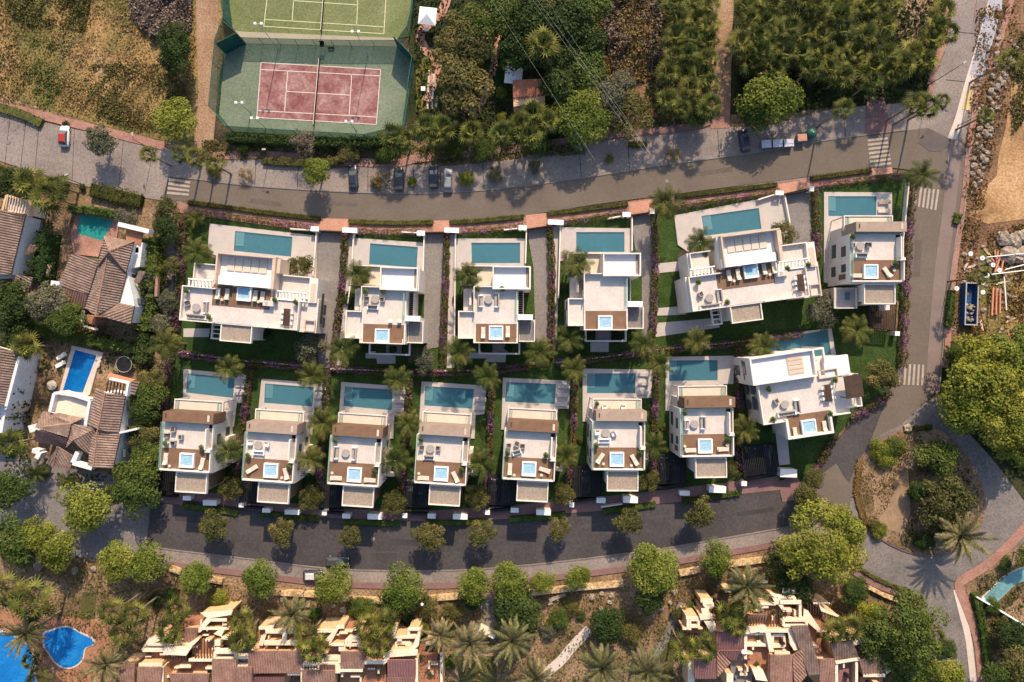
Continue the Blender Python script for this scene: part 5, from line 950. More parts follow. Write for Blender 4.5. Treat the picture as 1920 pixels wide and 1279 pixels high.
# ================================================================ TERRACED APARTMENTS at the bottom
def apartment(label, org, off, roofs=(), beams=(), floors=(), frames=(), perg=()):
    """roofs, beams, floors, frames: outlines traced on a survey sheet enlarged four times, off = its corner"""
    h, o = house('terraced_apartments', label, 'apartment building', org); Zm = lambda q: [(x/4+off[0], y/4+off[1]) for x,y in q]
    rcz = lambda r: [(r[0],r[1]),(r[2],r[1]),(r[2],r[3]),(r[0],r[3])] if not isinstance(r[0], tuple) else list(r)
    for q, mat, zz in roofs:
        q = Zm(rcz(q)); pts = [(x,y,zz+(.9 if i < 2 else 0)) for i,(x,y) in enumerate(q)]; walls(h, o, inset(q,.95,(sum(p[0] for p in q)/4,sum(p[1] for p in q)/4)), 0, zz-.35, 'ochre'); tiled('roof', pts, mat, h, o)
    for k, (q, zz) in enumerate(beams):
        q = Zm(rcz(q)); zz += .013*(k%7); c = (sum(p[0] for p in q)/len(q), sum(p[1] for p in q)/len(q)); walls(h, o, inset(q,.9,c), 0, zz-.16, 'ochre'); walls(h, o, q, zz-.16, zz, 'creamwall', 'coping')
    for k, (q, zz, mat) in enumerate(floors): walls(h, o, Zm(rcz(q)), 0, zz+.011*k, mat, 'terrace_floor')
    for q, zz, mat in frames:
        q = Zm(rcz(q)); rimw(h, o, q, zz-1.2, zz, .45, 'creamwall'); walls(h, o, inset(q,.97,q[0]), 0, zz-.9, mat, 'terrace_floor')
    for (x0,y0,x1,y1), zz in perg:
        (x0,y0),(x1,y1) = Zm([(x0,y0),(x1,y1)]); n = max(3,int(abs(x1-x0)/5))
        for k in range(n+1): q0 = P(x0+(x1-x0)*k/n,y0,zz); q1 = P(x0+(x1-x0)*k/n,y1,zz); b = MB(); curb_box(b, (q0[0]-o.x,q0[1]-o.y), (q1[0]-o.x,q1[1]-o.y), .14, zz-.12, zz); b.build('pergola_bar', G['darkwood'], h)
    fr = random.Random(int(org[0])); nb_ = 0
    for q, zz, mat in floors:                     # half walls, chimneys and planters on the terraces
        q = Zm(rcz(q)); x0 = min(p[0] for p in q); x1 = max(p[0] for p in q); y0 = min(p[1] for p in q); y1 = max(p[1] for p in q)
        for _ in range(max(2, int((x1-x0)*(y1-y0)/380))):
            x = fr.uniform(x0+3,x1-3); y = fr.uniform(y0+2,y1-2); L = fr.uniform(3,9); w = fr.uniform(2.2,4); z1 = zz+fr.uniform(.7,1.7); k = fr.random(); nb_ += 1; z1 += .007*nb_
            r_ = [(x-L,y-w/2),(x+L,y-w/2),(x+L,y+w/2),(x-L,y+w/2)] if k < .5 else [(x-w/2,y-L*.7),(x+w/2,y-L*.7),(x+w/2,y+L*.7),(x-w/2,y+L*.7)]
            if k < .78: walls(h, o, inset(r_,.93,(x,y)), zz-.2, z1-.14, 'ochre', 'half_wall'); walls(h, o, r_, z1-.14, z1, 'creamwall', 'coping')
            elif k < .9: walls(h, o, [(x-1.6,y-1.6),(x+1.6,y-1.6),(x+1.6,y+1.6),(x-1.6,y+1.6)], zz-.2, zz+.5, 'tileb', 'planter'); c_ = link('planter_plant', KM['pot'][0], None, h); X,Y = P(x,y,zz+.8); c_.location = (X-o.x,Y-o.y,zz+.8); c_.scale = (.5,.5,.5)
            else: walls(h, o, [(x-2.5,y-2),(x+2.5,y-2),(x+2.5,y+2),(x-2.5,y+2)], zz-.2, zz+1.4, 'dark', 'skylight'); 
    return h, o
apartment('stepped cream apartments, leftmost at the bottom, white square beam over a pergola', (320,1220), (0,960),
 [((1030,1165,1212,1330),'tileb',5.2),((1590,1106,1772,1330),'tileb',5.8),((1772,1166,1888,1330),'tileb',5.8),((1385,872,1478,978),'tileb',4.4),((900,1140,1010,1330),'tileb',4.6),(((1265,1215),(1570,1215),(1560,1330),(1300,1330)),'tileb',4.6)],
 [(((1500,757),(1745,740),(1735,772),(1560,800)),4.6),(((1545,800),(1600,800),(1500,905),(1465,900)),4.6),((1520,868,1700,884),4.6),((1560,800,1700,822),4.5),(((1640,884),(1685,880),(1660,935),(1600,915)),4.7),(((1165,930),(1240,940),(1200,965),(1120,1000),(1090,995)),5.0),((1110,985,1235,1003),5.0),((1068,1025,1240,1050),5.0),(((1235,1012),(1440,1012),(1395,1078),(1222,1070)),6.3),(((1395,1000),(1475,945),(1490,960),(1440,1010)),5.3),((1040,1135,1216,1160),5.3),((1415,1100,1592,1122),5.2),((1610,962,1652,1004),5.0),(((1660,935),(1745,935),(1735,960),(1660,955)),4.8),((1320,985,1440,1000),5.0),(((1120,940),(1165,930),(1090,1010),(1055,1040)),4.9),((1340,1150,1430,1170),5.0),((1540,1165,1590,1180),5.2),((1205,1160,1225,1330),5.4)],
 [((1380,800,1740,1000),2.8,'terra'),((1090,990,1400,1140),3.2,'terra'),((1440,950,1650,1130),3.4,'terra'),((1225,1120,1420,1330),3.0,'terra'),((1420,1120,1590,1250),3.0,'tileb')],
 [((1610,1055,1765,1108),5.9,'pane'),((1762,1095,1892,1160),5.9,'pane'),((1085,1000,1250,1030),4.7,'terra')],
 [((1465,960,1600,1100),5.3),((1235,1085,1380,1110),5.5)])
apartment('long stepped cream apartments in the bottom middle-left with brown tile roofs', (560,1220), (480,960),
 [((-60,1045,345,1208),'tileb',5.6),((345,1190,590,1330),'tileb',5.6),((475,1150,590,1192),'tileb',5.7),((635,1048,812,1172),'tileb',5.6),((868,1062,955,1108),'tiler',5.0),((-60,1240,215,1330),'mauvroof',4.0)],
 [((20,862,110,882),4.6),(((110,832),(150,832),(120,880),(80,880)),4.7),((70,880,300,912),5.0),(((40,930),(75,930),(50,1005),(15,1000)),4.8),((60,965,330,1000),5.2),((460,880,600,905),4.8),((605,850,662,876),4.8),(((590,880),(620,876),(560,985),(520,960)),5.0),((545,985,660,1006),5.2),((690,932,780,952),5.0),((738,870,802,890),5.0),((-60,1192,40,1212),5.2),((235,1200,335,1225),5.2),((330,1150,480,1162),5.8),((490,1132,625,1150),5.4),((595,1150,632,1210),5.6),((600,1178,800,1200),5.6),((800,1112,965,1142),5.9),(((200,912),(235,912),(225,965),(195,965)),5.1),((690,952,715,1010),5.1),((335,1165,350,1330),5.6),((620,1000,670,1045),5.0)],
 [((20,860,330,1045),3.5,'terra'),((460,870,780,1045),3.5,'terra'),((345,1000,640,1150),3.4,'tileb'),((780,900,1000,1070),3.6,'terra'),((630,1200,800,1330),3.0,'terra'),((800,1142,975,1330),3.2,'terra')],
 [((345,1150,470,1186),5.9,'dark'),((500,1105,625,1135),5.3,'pane'),((675,965,770,1000),5.0,'terra')],
 [((345,1152,480,1180),6.0),((835,1160,960,1175),5.6)])
apartment('cream apartment block with curved terrace wall and mauve roof at the bottom', (750,1230), (480,960),
 [((985,1112,1198,1242),'mauvroof',5.9),((980,1246,1195,1330),'tileb',5.2)],
 [((1030,930,1190,950),5.2),(((1030,850),(1062,850),(1040,940),(1005,940)),5.2),((1145,868,1226,890),5.2),(((1200,930),(1228,930),(1222,1000),(1170,1050),(1130,1040),(1180,1000)),5.9),(((1000,1035),(1215,1035),(1210,1075),(1000,1090)),6.2),(((955,1062),(1002,1050),(1000,1110),(955,1150)),5.9),((1195,1100,1214,1330),5.8),((1270,985,1350,1000),4.4),((1380,1060,1400,1330),4.4)],
 [((1010,945,1200,1040),3.9,'tileb'),((1214,1050,1395,1330),3.2,'terra')],
 [((1050,985,1155,1030),4.9,'terra'),((1145,885,1222,935),5.0,'terra')],
 [((1225,1080,1390,1090),4.6),((1225,1130,1390,1140),4.6),((1225,1200,1390,1210),4.6)])
apartment('cream and brown stepped apartments at the bottom right, by the satellite dish', (1350,1220), (960,960),
 [((1530,900,1735,1040),'mauvroof',5.2),(((1540,1040),(1735,1040),(1790,1110),(1640,1110)),'mauvroof',5.0),((1370,1105,1532,1250),'mauvroof',6.1),(((1535,1045),(1560,1050),(1640,1130),(1540,1240)),'tileb',5.6),((1760,770,1918,850),'tileb',4.6)],
 [((1415,652,1505,680),4.4),(((1420,725),(1475,725),(1480,765),(1425,765)),4.7),((1305,785,1400,802),4.8),(((1400,770),(1500,765),(1512,800),(1415,812)),5.1),(((1440,820),(1520,820),(1535,880),(1490,905)),5.1),((1310,800,1328,880),4.8),((1280,868,1345,885),4.7),(((1750,870),(1900,848),(1915,890),(1745,918)),6.1),((1742,918,1762,1105),5.5),((1830,690,1918,705),4.6),((1600,590,1700,604),3.6),((1740,515,1918,535),3.2),(((1800,1180),(1880,1180),(1918,1270),(1830,1260)),6.0),((1610,1215,1660,1330),5.6),((1320,1120,1370,1330),4.2)],
 [((1305,800,1530,905),3.2,'terra'),((1762,915,1918,1180),4.2,'terra'),((1640,1110,1800,1330),3.8,'drive'),((1740,690,1918,780),3.4,'terra'),((1420,680,1510,720),3.0,'terra')],
 [((1335,810,1400,860),4.8,'terra'),((1450,685,1505,715),4.6,'terra'),((1755,915,1910,1000),5.5,'terra')],
 [((1770,770,1918,850),5.4)])
apartment('cream apartments with an inner tiled courtyard at the bottom, left of the big green trees', (1480,1200), (1440,960),
 [(((172,858),(298,852),(400,1215),(305,1225)),'tiled',5.9),((15,1075,182,1330),'tileb',5.8),(((182,1080),(265,1025),(310,1200),(200,1330)),'tileb',5.6),((385,1105,500,1330),'tileb',5.0)],
 [((110,575,205,612),4.8),((20,618,122,640),4.8),(((15,610),(45,610),(100,690),(60,695)),4.9),((90,662,250,692),5.2),(((80,700),(110,695),(135,745),(115,750)),5.1),((232,690,252,800),5.0),((-60,880,182,905),6.0),(((150,905),(190,905),(225,1035),(195,1040),(165,990)),6.1),(((-20,905),(20,905),(45,1050),(10,1050)),6.0),(((380,690),(420,730),(535,778),(520,788),(400,745)),4.8),((340,680,465,692),4.4),(((268,730),(300,740),(405,895),(390,910),(265,800)),4.6),((-60,680,60,700),5.0),((50,1050,165,1068),5.6)],
 [((-60,690,180,880),3.9,'terra'),((20,905,165,1060),4.4,'terra'),((180,720,240,820),4.0,'terra'),((300,800,400,1110),3.2,'terra')],
 [((118,815,290,856),5.6,'pane'),((35,925,125,1010),5.3,'terra'),((85,640,200,680),4.9,'terra')],
 [((-20,740,130,860),5.0),((300,690,400,770),4.6)])
apartment('small cream and brown apartment wing at the bottom between the bushy palms and the road', (1600,1230), (1440,960),
 [(((465,985),(630,965),(684,1090),(505,1125)),'tiled',5.2),(((682,1105),(838,1085),(862,1200),(712,1222)),'tileb',4.8)],
 [(((600,950),(735,930),(778,980),(650,1000)),5.2),(((505,1120),(685,1092),(690,1112),(510,1142)),5.6),((505,1130,525,1330),5.3),((655,1110,675,1330),5.2),(((848,1110),(870,1120),(925,1195),(890,1215)),4.8),((715,1215,880,1238),4.8)],
 [((640,980,780,1100),3.6,'terra'),((520,1130,660,1330),3.8,'mauvroof'),((690,1235,860,1330),3.4,'terra')])
X,Y = P(1395,1222,6.6); t = thing('satellite_dish', 'white round satellite dish on the brown roof at the bottom right', 'satellite dish', (X,Y,6.0)); MB().cyl(0,0,0,.5,.05,n=6).build('stand', G['metal'], t); MB().cyl(0,0,.5,.62,.18,.46,n=18).build('dish', G['whitep'], t)
# ================================================================ HEDGES and flower borders
for i, p in enumerate([[(355,380),(430,390),(520,402),(602,411)],[(656,416),(730,419),(812,418)],[(844,418),(910,414),(982,407)],[(1026,402),(1100,393),(1176,383)],[(1265,370),(1350,360),(1455,347)],[(1518,336),(1575,328),(1630,321)]]):
    hedge(p, .9, .8, 'clipped olive hedge strip along the upper road, %s from the left' % ordn(i), group='clipped hedge strips along the upper road', dens=26, size=.2)
for i, p in enumerate([[(346,947),(400,954),(448,960)],[(492,960),(545,967),(600,971)],[(643,976),(700,979),(752,980)],[(800,978),(850,979),(912,975)],[(955,973),(1010,969),(1060,963)],[(1130,958),(1180,952),(1228,944)],[(1278,939),(1330,931),(1386,923)]]):
    hedge(p, 1.1, .8, 'dark clipped hedge strip along the lower road, %s from the left' % ordn(i), group='dark hedge strips along the lower road', dens=26, size=.2, mat='l_mid')
for i, p in enumerate([[(356,398),(430,407),(520,418),(590,429)],[(656,433),(720,438),(790,437)],[(850,435),(920,433),(980,426)],[(1042,420),(1110,412),(1175,400)],[(1250,392),(1350,378),(1460,360)],[(1530,350),(1610,340),(1690,332)]]):
    hedge(p, 1.1, 1.1, 'purple flowering border inside the upper frontage, %s from the left' % ordn(i), 'flower_hedge', 'l_mixed', .5, 30, .22, group='purple flowering borders along the upper frontage')
VB = [([(650,440),(645,520),(636,600),(626,685)],'left of the second upper villa'),([(838,440),(837,520),(833,600),(830,685)],'left of the third upper villa'),([(1031,426),(1034,500),(1034,600),(1032,670)],'left of the fourth upper villa'),([(1225,400),(1227,500),(1223,600),(1220,640)],'right of the fourth upper villa'),([(1522,356),(1527,420),(1526,500)],'left of the villa at the top right corner'),
 ([(350,405),(346,480),(341,560),(330,640),(320,700),(314,770),(306,850),(300,905)],'down the left side of the estate'),([(474,682),(465,760),(452,850),(442,925)],'between the first and second lower villas'),([(617,692),(613,760),(605,850),(598,935)],'between the second and third lower villas'),([(772,700),(762,800),(756,890),(752,945)],'between the third and fourth lower villas'),
 ([(924,700),(920,800),(914,900),(909,950)],'between the fourth and fifth lower villas'),([(1078,692),(1074,800),(1066,890),(1060,935)],'between the fifth and sixth lower villas'),([(1230,672),(1226,780),(1222,880),(1222,920)],'between the sixth and seventh lower villas'),([(1380,652),(1383,750),(1383,850),(1386,895)],'between the seventh lower villa and the angled villa'),
 ([(340,662),(460,678),(600,689)],'across the lawn below the leftmost wide villa'),([(620,690),(760,698),(900,696),(1030,680)],'across the lawns in the middle of the estate'),([(1040,680),(1140,670),(1240,657),(1380,643),(1500,626)],'across the lawns under the wide tilted villa'),
 ([(1706,345),(1700,420),(1694,500),(1690,600),(1686,690)],'along the right-hand road'),([(1665,735),(1620,765),(1590,785)],'beside the road bend right of the angled villa'),([(1560,815),(1535,865),(1510,900)],'below the angled villa beside the road')]
for p, l in VB: hedge(p, 1.15, 1.5, 'mixed flowering hedge '+l, 'flower_hedge', 'l_mixed', .35, 30, .27, group='mixed flowering hedges between the plots')
hedge([(-60,290),(0,318),(60,338),(130,352)], 1.6, 1.3, 'olive hedge along the lower edge of the left road, beside the corner palm')
hedge([(176,357),(220,368),(270,380)], 2.8, 1.3, 'thick clipped green hedge on the left road beside the gate')
hedge([(2,203),(45,216),(82,233)], 2.0, .9, 'dark planted bed at the top of the left road beside the pink pavement', mat='l_olive', dens=9, wob=.5)
hedge([(430,262),(520,268),(620,272),(700,272),(755,262)], 1.7, 2.4, 'dark hedge under the red tennis court', mat='l_dark', size=.35)
hedge([(495,303),(540,306),(580,307),(645,303)], 1.5, .9, 'low flowering hedge beside the parking bays', mat='l_olive')
hedge([(1178,272),(1195,273),(1212,270)], 1.2, .7, 'low hedge in the parking bay beside the yellow planted bed'); 
hedge([(292,450),(296,500),(290,560),(283,620)], 3.2, 3.2, 'tall dark green hedge right of the house with the teal green pool', mat='l_mid', size=.4, dens=12)
hedge([(283,625),(278,680)], 2.6, 3, 'tall dark hedge along the stony path, middle left', mat='l_dark', size=.4, dens=12)
hedge([(104,440),(98,480),(92,530)], 3.2, 3.4, 'tall dark hedge between the two upper tiled houses', mat='l_dark', size=.4, dens=12)
hedge([(60,600),(50,650),(40,720),(28,790)], 4.2, 4.2, 'tall dark conifer hedge between the two lower tiled houses', mat='l_dark', size=.45, dens=10)
hedge([(5,600),(60,612),(130,628),(200,642),(270,655)], 2, 2.2, 'dark green hedge across the plots under the upper tiled houses', mat='l_mid', size=.35, dens=13)
hedge([(140,395),(175,398),(225,405)], 1.4, 2.2, 'green hedge behind the teal green pool', mat='l_mid', size=.3)
hedge([(1793,402),(1789,420)], 1.4, .9, 'short clipped hedge on the right pavement, upper of two', mat='l_mid'); hedge([(1781,545),(1778,580),(1775,612)], 1.5, .9, 'long clipped hedge on the right pavement beside the blue skip', mat='l_mid')
hedge([(1692,806),(1745,801)], 1.2, .6, 'olive ground hedge on the top rim of the roundabout'); hedge([(1612,860),(1606,930),(1628,990)], 1.4, .5, 'brown heather border on the left rim of the roundabout', mat='l_dry')
hedge([(1590,1050),(1640,1083),(1700,1108),(1728,1125)], .8, .6, 'low dry hedge along the lower rim of the roundabout road', mat='l_olive')
hedge([(1824,1110),(1838,1180),(1850,1270)], 1.4, 1.1, 'green hedge along the pink pavement at the lower right', mat='l_mid')
# ================================================================ STONE WALLS along the lower road
for i, p in enumerate([[(322,1063),(372,1079),(420,1088)],[(515,1108),(600,1113),(660,1121),(720,1124)],[(790,1121),(870,1115)],[(978,1112),(1060,1102),(1168,1092)],[(1272,1073),(1310,1066)],[(1362,1056),(1440,1046)],[(1625,1098),(1665,1118),(1720,1132)]]):
    wall(p, 1.0 if i != 6 else .7, .8, 'cream rough stone wall below the lower road, %s from the left' % ordn(i), 'stonewall', 'stone_wall', group='cream stone walls below the lower road', sm=True)
wall([(900,1172),(928,1186)], .9, 1.8, 'short slanting cream wall at the end of the footpath, bottom middle', 'creamwall')
wall([(1030,1125),(1045,1118),(1060,1112)], .6, .5, 'small line of pale stones under the lower road', 'rock', 'stone_border')
wall([(1822,1114),(1870,1142),(1940,1185)], .3, 1.2, 'long thin white wall crossing the lower right garden', 'whitep')
wall([(805,133),(802,205)], .35, .3, 'pale stone edging, left of two long ones beside the tennis court', 'kerb', 'stone_edging'); wall([(814,140),(810,205)], .35, .3, 'pale stone edging, right of two long ones beside the tennis court', 'kerb', 'stone_edging')
wall([(820,180),(818,202)], .35, .3, 'short pale stone edging beside the big olive tree', 'kerb', 'stone_edging')
# ================================================================ VEHICLES, bins, street things
car(120,255,88,(.62,.61,.60),'small white car with a dark red roof on the left road',None,3.9,(.30,.03,.02))
for i,(x,y,c,l) in enumerate([(662,332,(.015,.018,.028),'dark blue car, leftmost in the upper parking bays'),(748,335,(.03,.028,.035),'charcoal car right of the dry palm in the upper parking bays'),(813,331,(.012,.018,.03),'navy car beside the palms in the upper parking bays, left of the silver one'),(840,338,(.20,.21,.23),'silver grey car, rightmost in the upper parking bays')]): car(x,y,92-i,c,l,'cars in the upper parking bays',4.4)
car(1396,262,100,(.02,.025,.045),'dark blue car beside the bins at the top right'); car(632,1053,2,(.045,.048,.052),'grey car parked along the lower edge of the dark road',None,4.3)
car(588,1079,0,(.02,.02,.03),'dark car with white stripes half under the roadside tree',None,4.0,(.5,.5,.5))
for i,(x,y) in enumerate([(1437,270),(1458,269),(1479,268)]):
    t = at(x,y,1.1,'waste_container','pale lidded waste container by the top right parking, %s from the left'%ordn(i),'bin',-4,'waste containers by the parking'); t.location.z = .1
    MB().prism([(-.8,-.6),(.8,-.6),(.8,.6),(-.8,.6)],.15,1.0,1.08).build('body', M('blue_grey_plastic',[(.16,.18,.24),(.2,.22,.28)]), t); MB().box(-.88,-.68,1.02,.88,.68,1.12).box(-.85,-.15,1.12,.85,.15,1.18).build('lid', M('pale_lid',[(.42,.43,.5),(.52,.53,.6)]), t)
    for a in (-.6,.6): MB().tube([(a,-.5,.1),(a,.5,.1)],.1).build('wheel', G['black'], t)
t = at(1504,258,1.2,'waste_container','container with an orange lid beside the green bell','bin',-4); t.location.z = .1; MB().box(-.75,-.6,0,.75,.6,1.1).build('body', MT['blue_grey_plastic'], t); MB().box(-.85,-.65,1.1,.85,.65,1.22).build('lid', G['rednew'], t)
t = at(1524,248,1.6,'bottle_bank','green round bottle bank beside the orange-lidded container','bin'); t.location.z = .1; gb = M('green_plastic',[(.02,.10,.07),(.03,.13,.09)],1,4,.1,.4); MB().cyl(0,0,0,.9,.85,.95,n=16).ball(0,0,.9,.95,.8,16,8).build('body', gb, t, True); MB().cyl(0,0,1.68,1.8,.15,n=8).build('ring', G['metal'], t)
for i,(x,y) in enumerate([(801,28),(963,139)]):
    t = at(x,y,2.9,'parasol',['large square white parasol over the red path at the top','large square white parasol beside the red tiled shed'][i],'parasol',6); t.location.z = 0; r = 1.6
    MB().add([(-r,-r,2.5),(r,-r,2.5),(r,r,2.5),(-r,r,2.5),(0,0,3.3),(0,0,3.22)],[(0,1,4),(1,2,4),(2,3,4),(3,0,4),(1,0,5),(2,1,5),(3,2,5),(0,3,5)]).build('canopy', G['canvas'], t); MB().cyl(0,0,0,3.3,.05,n=8).build('pole', G['metal'], t); MB().cyl(0,0,0,.15,.5,n=12).build('base', G['metal'], t)
for i,(x,y) in enumerate([(799,53),(793,165)]):
    X,Y = P(x,y,1); t = thing('garden_table',['white garden table under the upper parasol','small white table on the parched lawn beside the red court'][i],'table',(X,Y,0)); MB().box(-.4,-.4,.68,.4,.4,.74).build('table_top', G['whitep'], t); [MB().box(a-.03,b-.03,0,a+.03,b+.03,.68).build('leg', G['whitep'], t) for a in (-.33,.33) for b in (-.33,.33)]
for i,(x,y,r) in enumerate([(117,668,60),(115,683,62)]): lounger(x,y,.12,r+180,'white lounger beside the deep blue pool, '+('upper','lower')[i],'whitep')
rtable(100,722,.1,'round pale table left of the deep blue pool',.9,'cush')
t = at(236,683,.5,'trampoline','dark round trampoline in the shade beside the deep blue pool','trampoline'); b = MB(); b.tube([(1.5*math.cos(k*.5236),1.5*math.sin(k*.5236),.6) for k in range(13)],.06); b.build('frame', G['metal'], t); MB().cyl(0,0,.55,.58,1.4,n=20).build('mat', G['black'], t); [MB().tube([(1.5*math.cos(a),1.5*math.sin(a),-.4),(1.5*math.cos(a),1.5*math.sin(a),.6)],.04).build('leg', G['metal'], t) for a in (0,1.57,3.14,4.71)]
for i,(x,y,h,rt,g,l) in enumerate([(152,345,5,20,0,'thin black street lamp on the left road pavement'),(1740,160,8,35,0,'leaning-looking street lamp at the top right road'),(573,1106,5,0,1,'globe lamp on the lower pavement by the dark car'),(799,1111,5,0,1,'globe lamp on the lower pavement, middle'),(1795,236,6,120,0,'street lamp beside the long concrete strip at the top right'),(288,282,6,100,0,'street lamp at the corner of the left road and the dirt track'),(1776,528,8,0,0,'street lamp on the right pavement by the blue skip'),(505,296,5,0,0,'thin street lamp beside the low flowering hedge')]): lamp(x,y,h,rt,l,bool(g))
t = at(1820,570,1.2,'skip','dark blue open skip with rubble on the building site','skip',2); t.location.z = .1; bl = M('blue_skip',[(.015,.05,.13),(.03,.085,.20)],.8,4,.3); W_,L_ = 1.15,3.9; b = MB(); b.box(-W_,-L_,0,W_,L_,.2); [b.box(*q) for q in ((-W_,-L_,.2,-W_+.12,L_,1.3),(W_-.12,-L_,.2,W_,L_,1.3),(-W_+.12,-L_,.2,W_-.12,-L_+.12,1.3),(-W_+.12,L_-.12,.2,W_-.12,L_,1.3))]; b.build('body', bl, t); b = MB(); [b.box(*q) for q in ((-W_-.06,-L_-.06,1.3,-W_+.14,L_+.06,1.4),(W_-.14,-L_-.06,1.3,W_+.06,L_+.06,1.4),(-W_+.14,-L_-.06,1.3,W_-.14,-L_+.14,1.4),(-W_+.14,L_-.14,1.3,W_-.14,L_+.06,1.4))]; b.build('rim', G['metal'], t)
b = MB(); r2 = random.Random(5); [b.ball(r2.uniform(-.9,.9),r2.uniform(-3.4,0),r2.uniform(.4,.8),r2.uniform(.15,.35),n=6,m=4) for _ in range(40)]; b.build('rubble', G['rock'], t)
for i,(a,c) in enumerate([((1862,470),(1868,500)),((1866,472),(1862,505)),((1870,476),(1858,512)),((1856,485),(1884,520)),((1878,478),(1872,508)),((1855,540),(1852,592)),((1860,540),(1857,592)),((1864,541),(1862,590)),((1868,545),(1867,588))]):
    X,Y = P(*a); X2,Y2 = P(*c); o_ = MB().tube([(0,0,0),((X2-X),(Y2-Y),.05)],.17,8).build('drain_pipe', G['pipe']); o_.location = (X,Y,.3+(i%3)*.3); tag(o_,'long salmon drain pipe on the building site, %s in the pipe heap' % ordn(i),'pipe','salmon drain pipes on the building site')
for i,(x,y) in enumerate([(1841,484),(1861,497),(1850,516),(1842,530),(1842,548),(1873,507),(1793,541),(1819,476)]): t = at(x,y,1,'barrier_post','round white topped barrier post on the building site, %s in the cluster'%ordn(i),'post',0,'barrier posts on the building site'); t.location.z = .1; MB().cyl(0,0,0,1.0,.05,n=8).build('pole', G['metal'], t); MB().cyl(0,0,1.0,1.06,.42,n=16).build('top_disc', G['whitep'], t); MB().cyl(0,0,1.06,1.12,.12,n=8).build('knob', G['cushg'], t)
for i,(a,c) in enumerate([((1841,484),(1935,475)),((1875,507),(1940,490)),((1850,516),(1940,505)),((1873,520),(1875,582))]):
    X,Y = P(*a); X2,Y2 = P(*c); o_ = MB().tube([(0,0,0),((X2-X),(Y2-Y),.3)],.10,6).build('scaffold_tube', G['whitep']); o_.location = (X,Y,1.2); tag(o_,'long thin white tube lying over the building site, %s from the top'%ordn(i),'tube','white tubes on the building site')
# power lines over the top middle
for i,(a,c) in enumerate([((915,-10),(1115,300)),((992,-10),(1212,290)),((1000,-10),(1222,292)),((1022,-5),(1240,320))]):
    pts = []; X,Y = P(*a,12); 
    for k in range(13):
        f = k/12; x = a[0]+(c[0]-a[0])*f; y = a[1]+(c[1]-a[1])*f; z = 12-4*math.sin(math.pi*f)*.25; q = P(x,y,z); pts.append((q[0]-X,q[1]-Y,z-12))
    o_ = MB().tube(pts,.011,4).build('power_line', G['metal']); o_.location = (X,Y,12); tag(o_,'thin overhead power line crossing the trees at the top, %s from the left'%ordn(i),'cable','overhead power lines')
# ================================================================ ROCKS
def rocks(lst, label, group, what='boulder'):
    for i,(x,y,r) in enumerate(lst):
        X,Y = P(x,y); o_ = link('boulder', RK[i%6]); o_.location = (X,Y,.05); o_.scale = (r,r*rnd.uniform(.6,1.1),r*.7); o_.rotation_euler = (0,0,rnd.uniform(0,6.28)); tag(o_, label % ordn(i), 'rock', group)
l1 = sorted([(1902-i*1.75-max(0,18-abs(i-20))*.5+((i*37)%15-7), 78+i*6.6, .32+((i*29)%7)*.085) for i in range(44)], key=lambda q: q[1]); rocks(l1, 'pale boulder in the long embankment row at the right, %s from the top', 'boulders of the embankment row')
l2 = [(1895+((i*53)%60)-20, 440+((i*31)%60), .8+((i*17)%6)*.2) for i in range(16)]; rocks(sorted(l2), 'pale boulder in the heap above the drain pipes, %s from the left', 'boulders above the drain pipes')
l3 = [(1878-i*3.2+((i*41)%10-5), 60+i*14, .45+((i*13)%5)*.08) for i in range(20)]; rocks(l3, 'small pale stone along the right verge, %s from the top', 'small stones along the right verge')
l4 = [(40+i*34,1050+i*2+((i*23)%14),.7+((i*11)%4)*.15) for i in range(7)]; rocks(l4, 'cream rock in the bottom left bank, %s from the left', 'cream rocks of the bottom left bank')
l5 = [(1031,1131,.6),(1045,1123,.5),(1110,1119,.8),(1128,1113,.5),(1146,1116,.6),(645,1143,.9),(603,1145,.6),(1265,1110,.6),(1700,804,1.0),(1633,838,.7),(1690,1002,.4),(1650,975,.4)]; rocks(sorted(l5), 'single pale rock in the beds beside the lower roads, %s from the left', 'single pale rocks beside the lower roads')
tufts('gravel_scatter', [(1835,60),(1900,100),(1860,300),(1830,400),(1800,640),(1780,640),(1800,400)], 2200, .35, 'rock', 77, .08)

for i,(x,y,a,L_) in enumerate([(1822,500,20,2.2),(1835,512,80,1.8),(1848,470,130,2.6),(1880,530,15,3),(1890,552,160,3.2),(1900,560,150,2.8),(1810,500,60,1.5),(1880,470,40,2.0),(1895,600,25,2.4),(1840,610,100,2.0),(1876,620,60,1.8)]):
    X,Y = P(x,y); o_ = MB().box(-L_/2,-.1,0,L_/2,.1,.1).box(-L_*.35,.1,.0,L_*.42,.28,.08).build('timber_plank', G[('beige','wood2','stonewall')[i%3]]); o_.location = (X,Y,.12); o_.rotation_euler = (0,R(2),R(a)); tag(o_,'loose timber planks on the building site, %s of the scattered pieces' % ordn(i),'planks','loose planks on the building site')
l6 = [(1800+((i*53)%100),455+((i*37)%170),.22+((i*17)%6)*.07) for i in range(34)]; rocks(sorted(l6), 'small rubble stone on the building site, %s from the left', 'rubble stones on the building site')
l7 = [(480+((i*97)%1180),1122+((i*61)%48),.22+((i*17)%6)*.08) for i in range(40)]; rocks(sorted(l7), 'small pale stone in the bottom gardens, %s from the left', 'small stones in the bottom gardens')
# ================================================================ TREES AND PLANTS
def batch(lst, name, kind, fmt, cat, group, axis=0):
    lst = sorted(lst, key=lambda q: q[axis])
    for i, q in enumerate(lst):
        x, y, r = q[:3]; h = q[3] if len(q) > 3 else None; k = kind if len(q) < 5 else q[4]
        tree(name, k, x, y, r, h, fmt.replace('#', ordn(i)), cat, group)
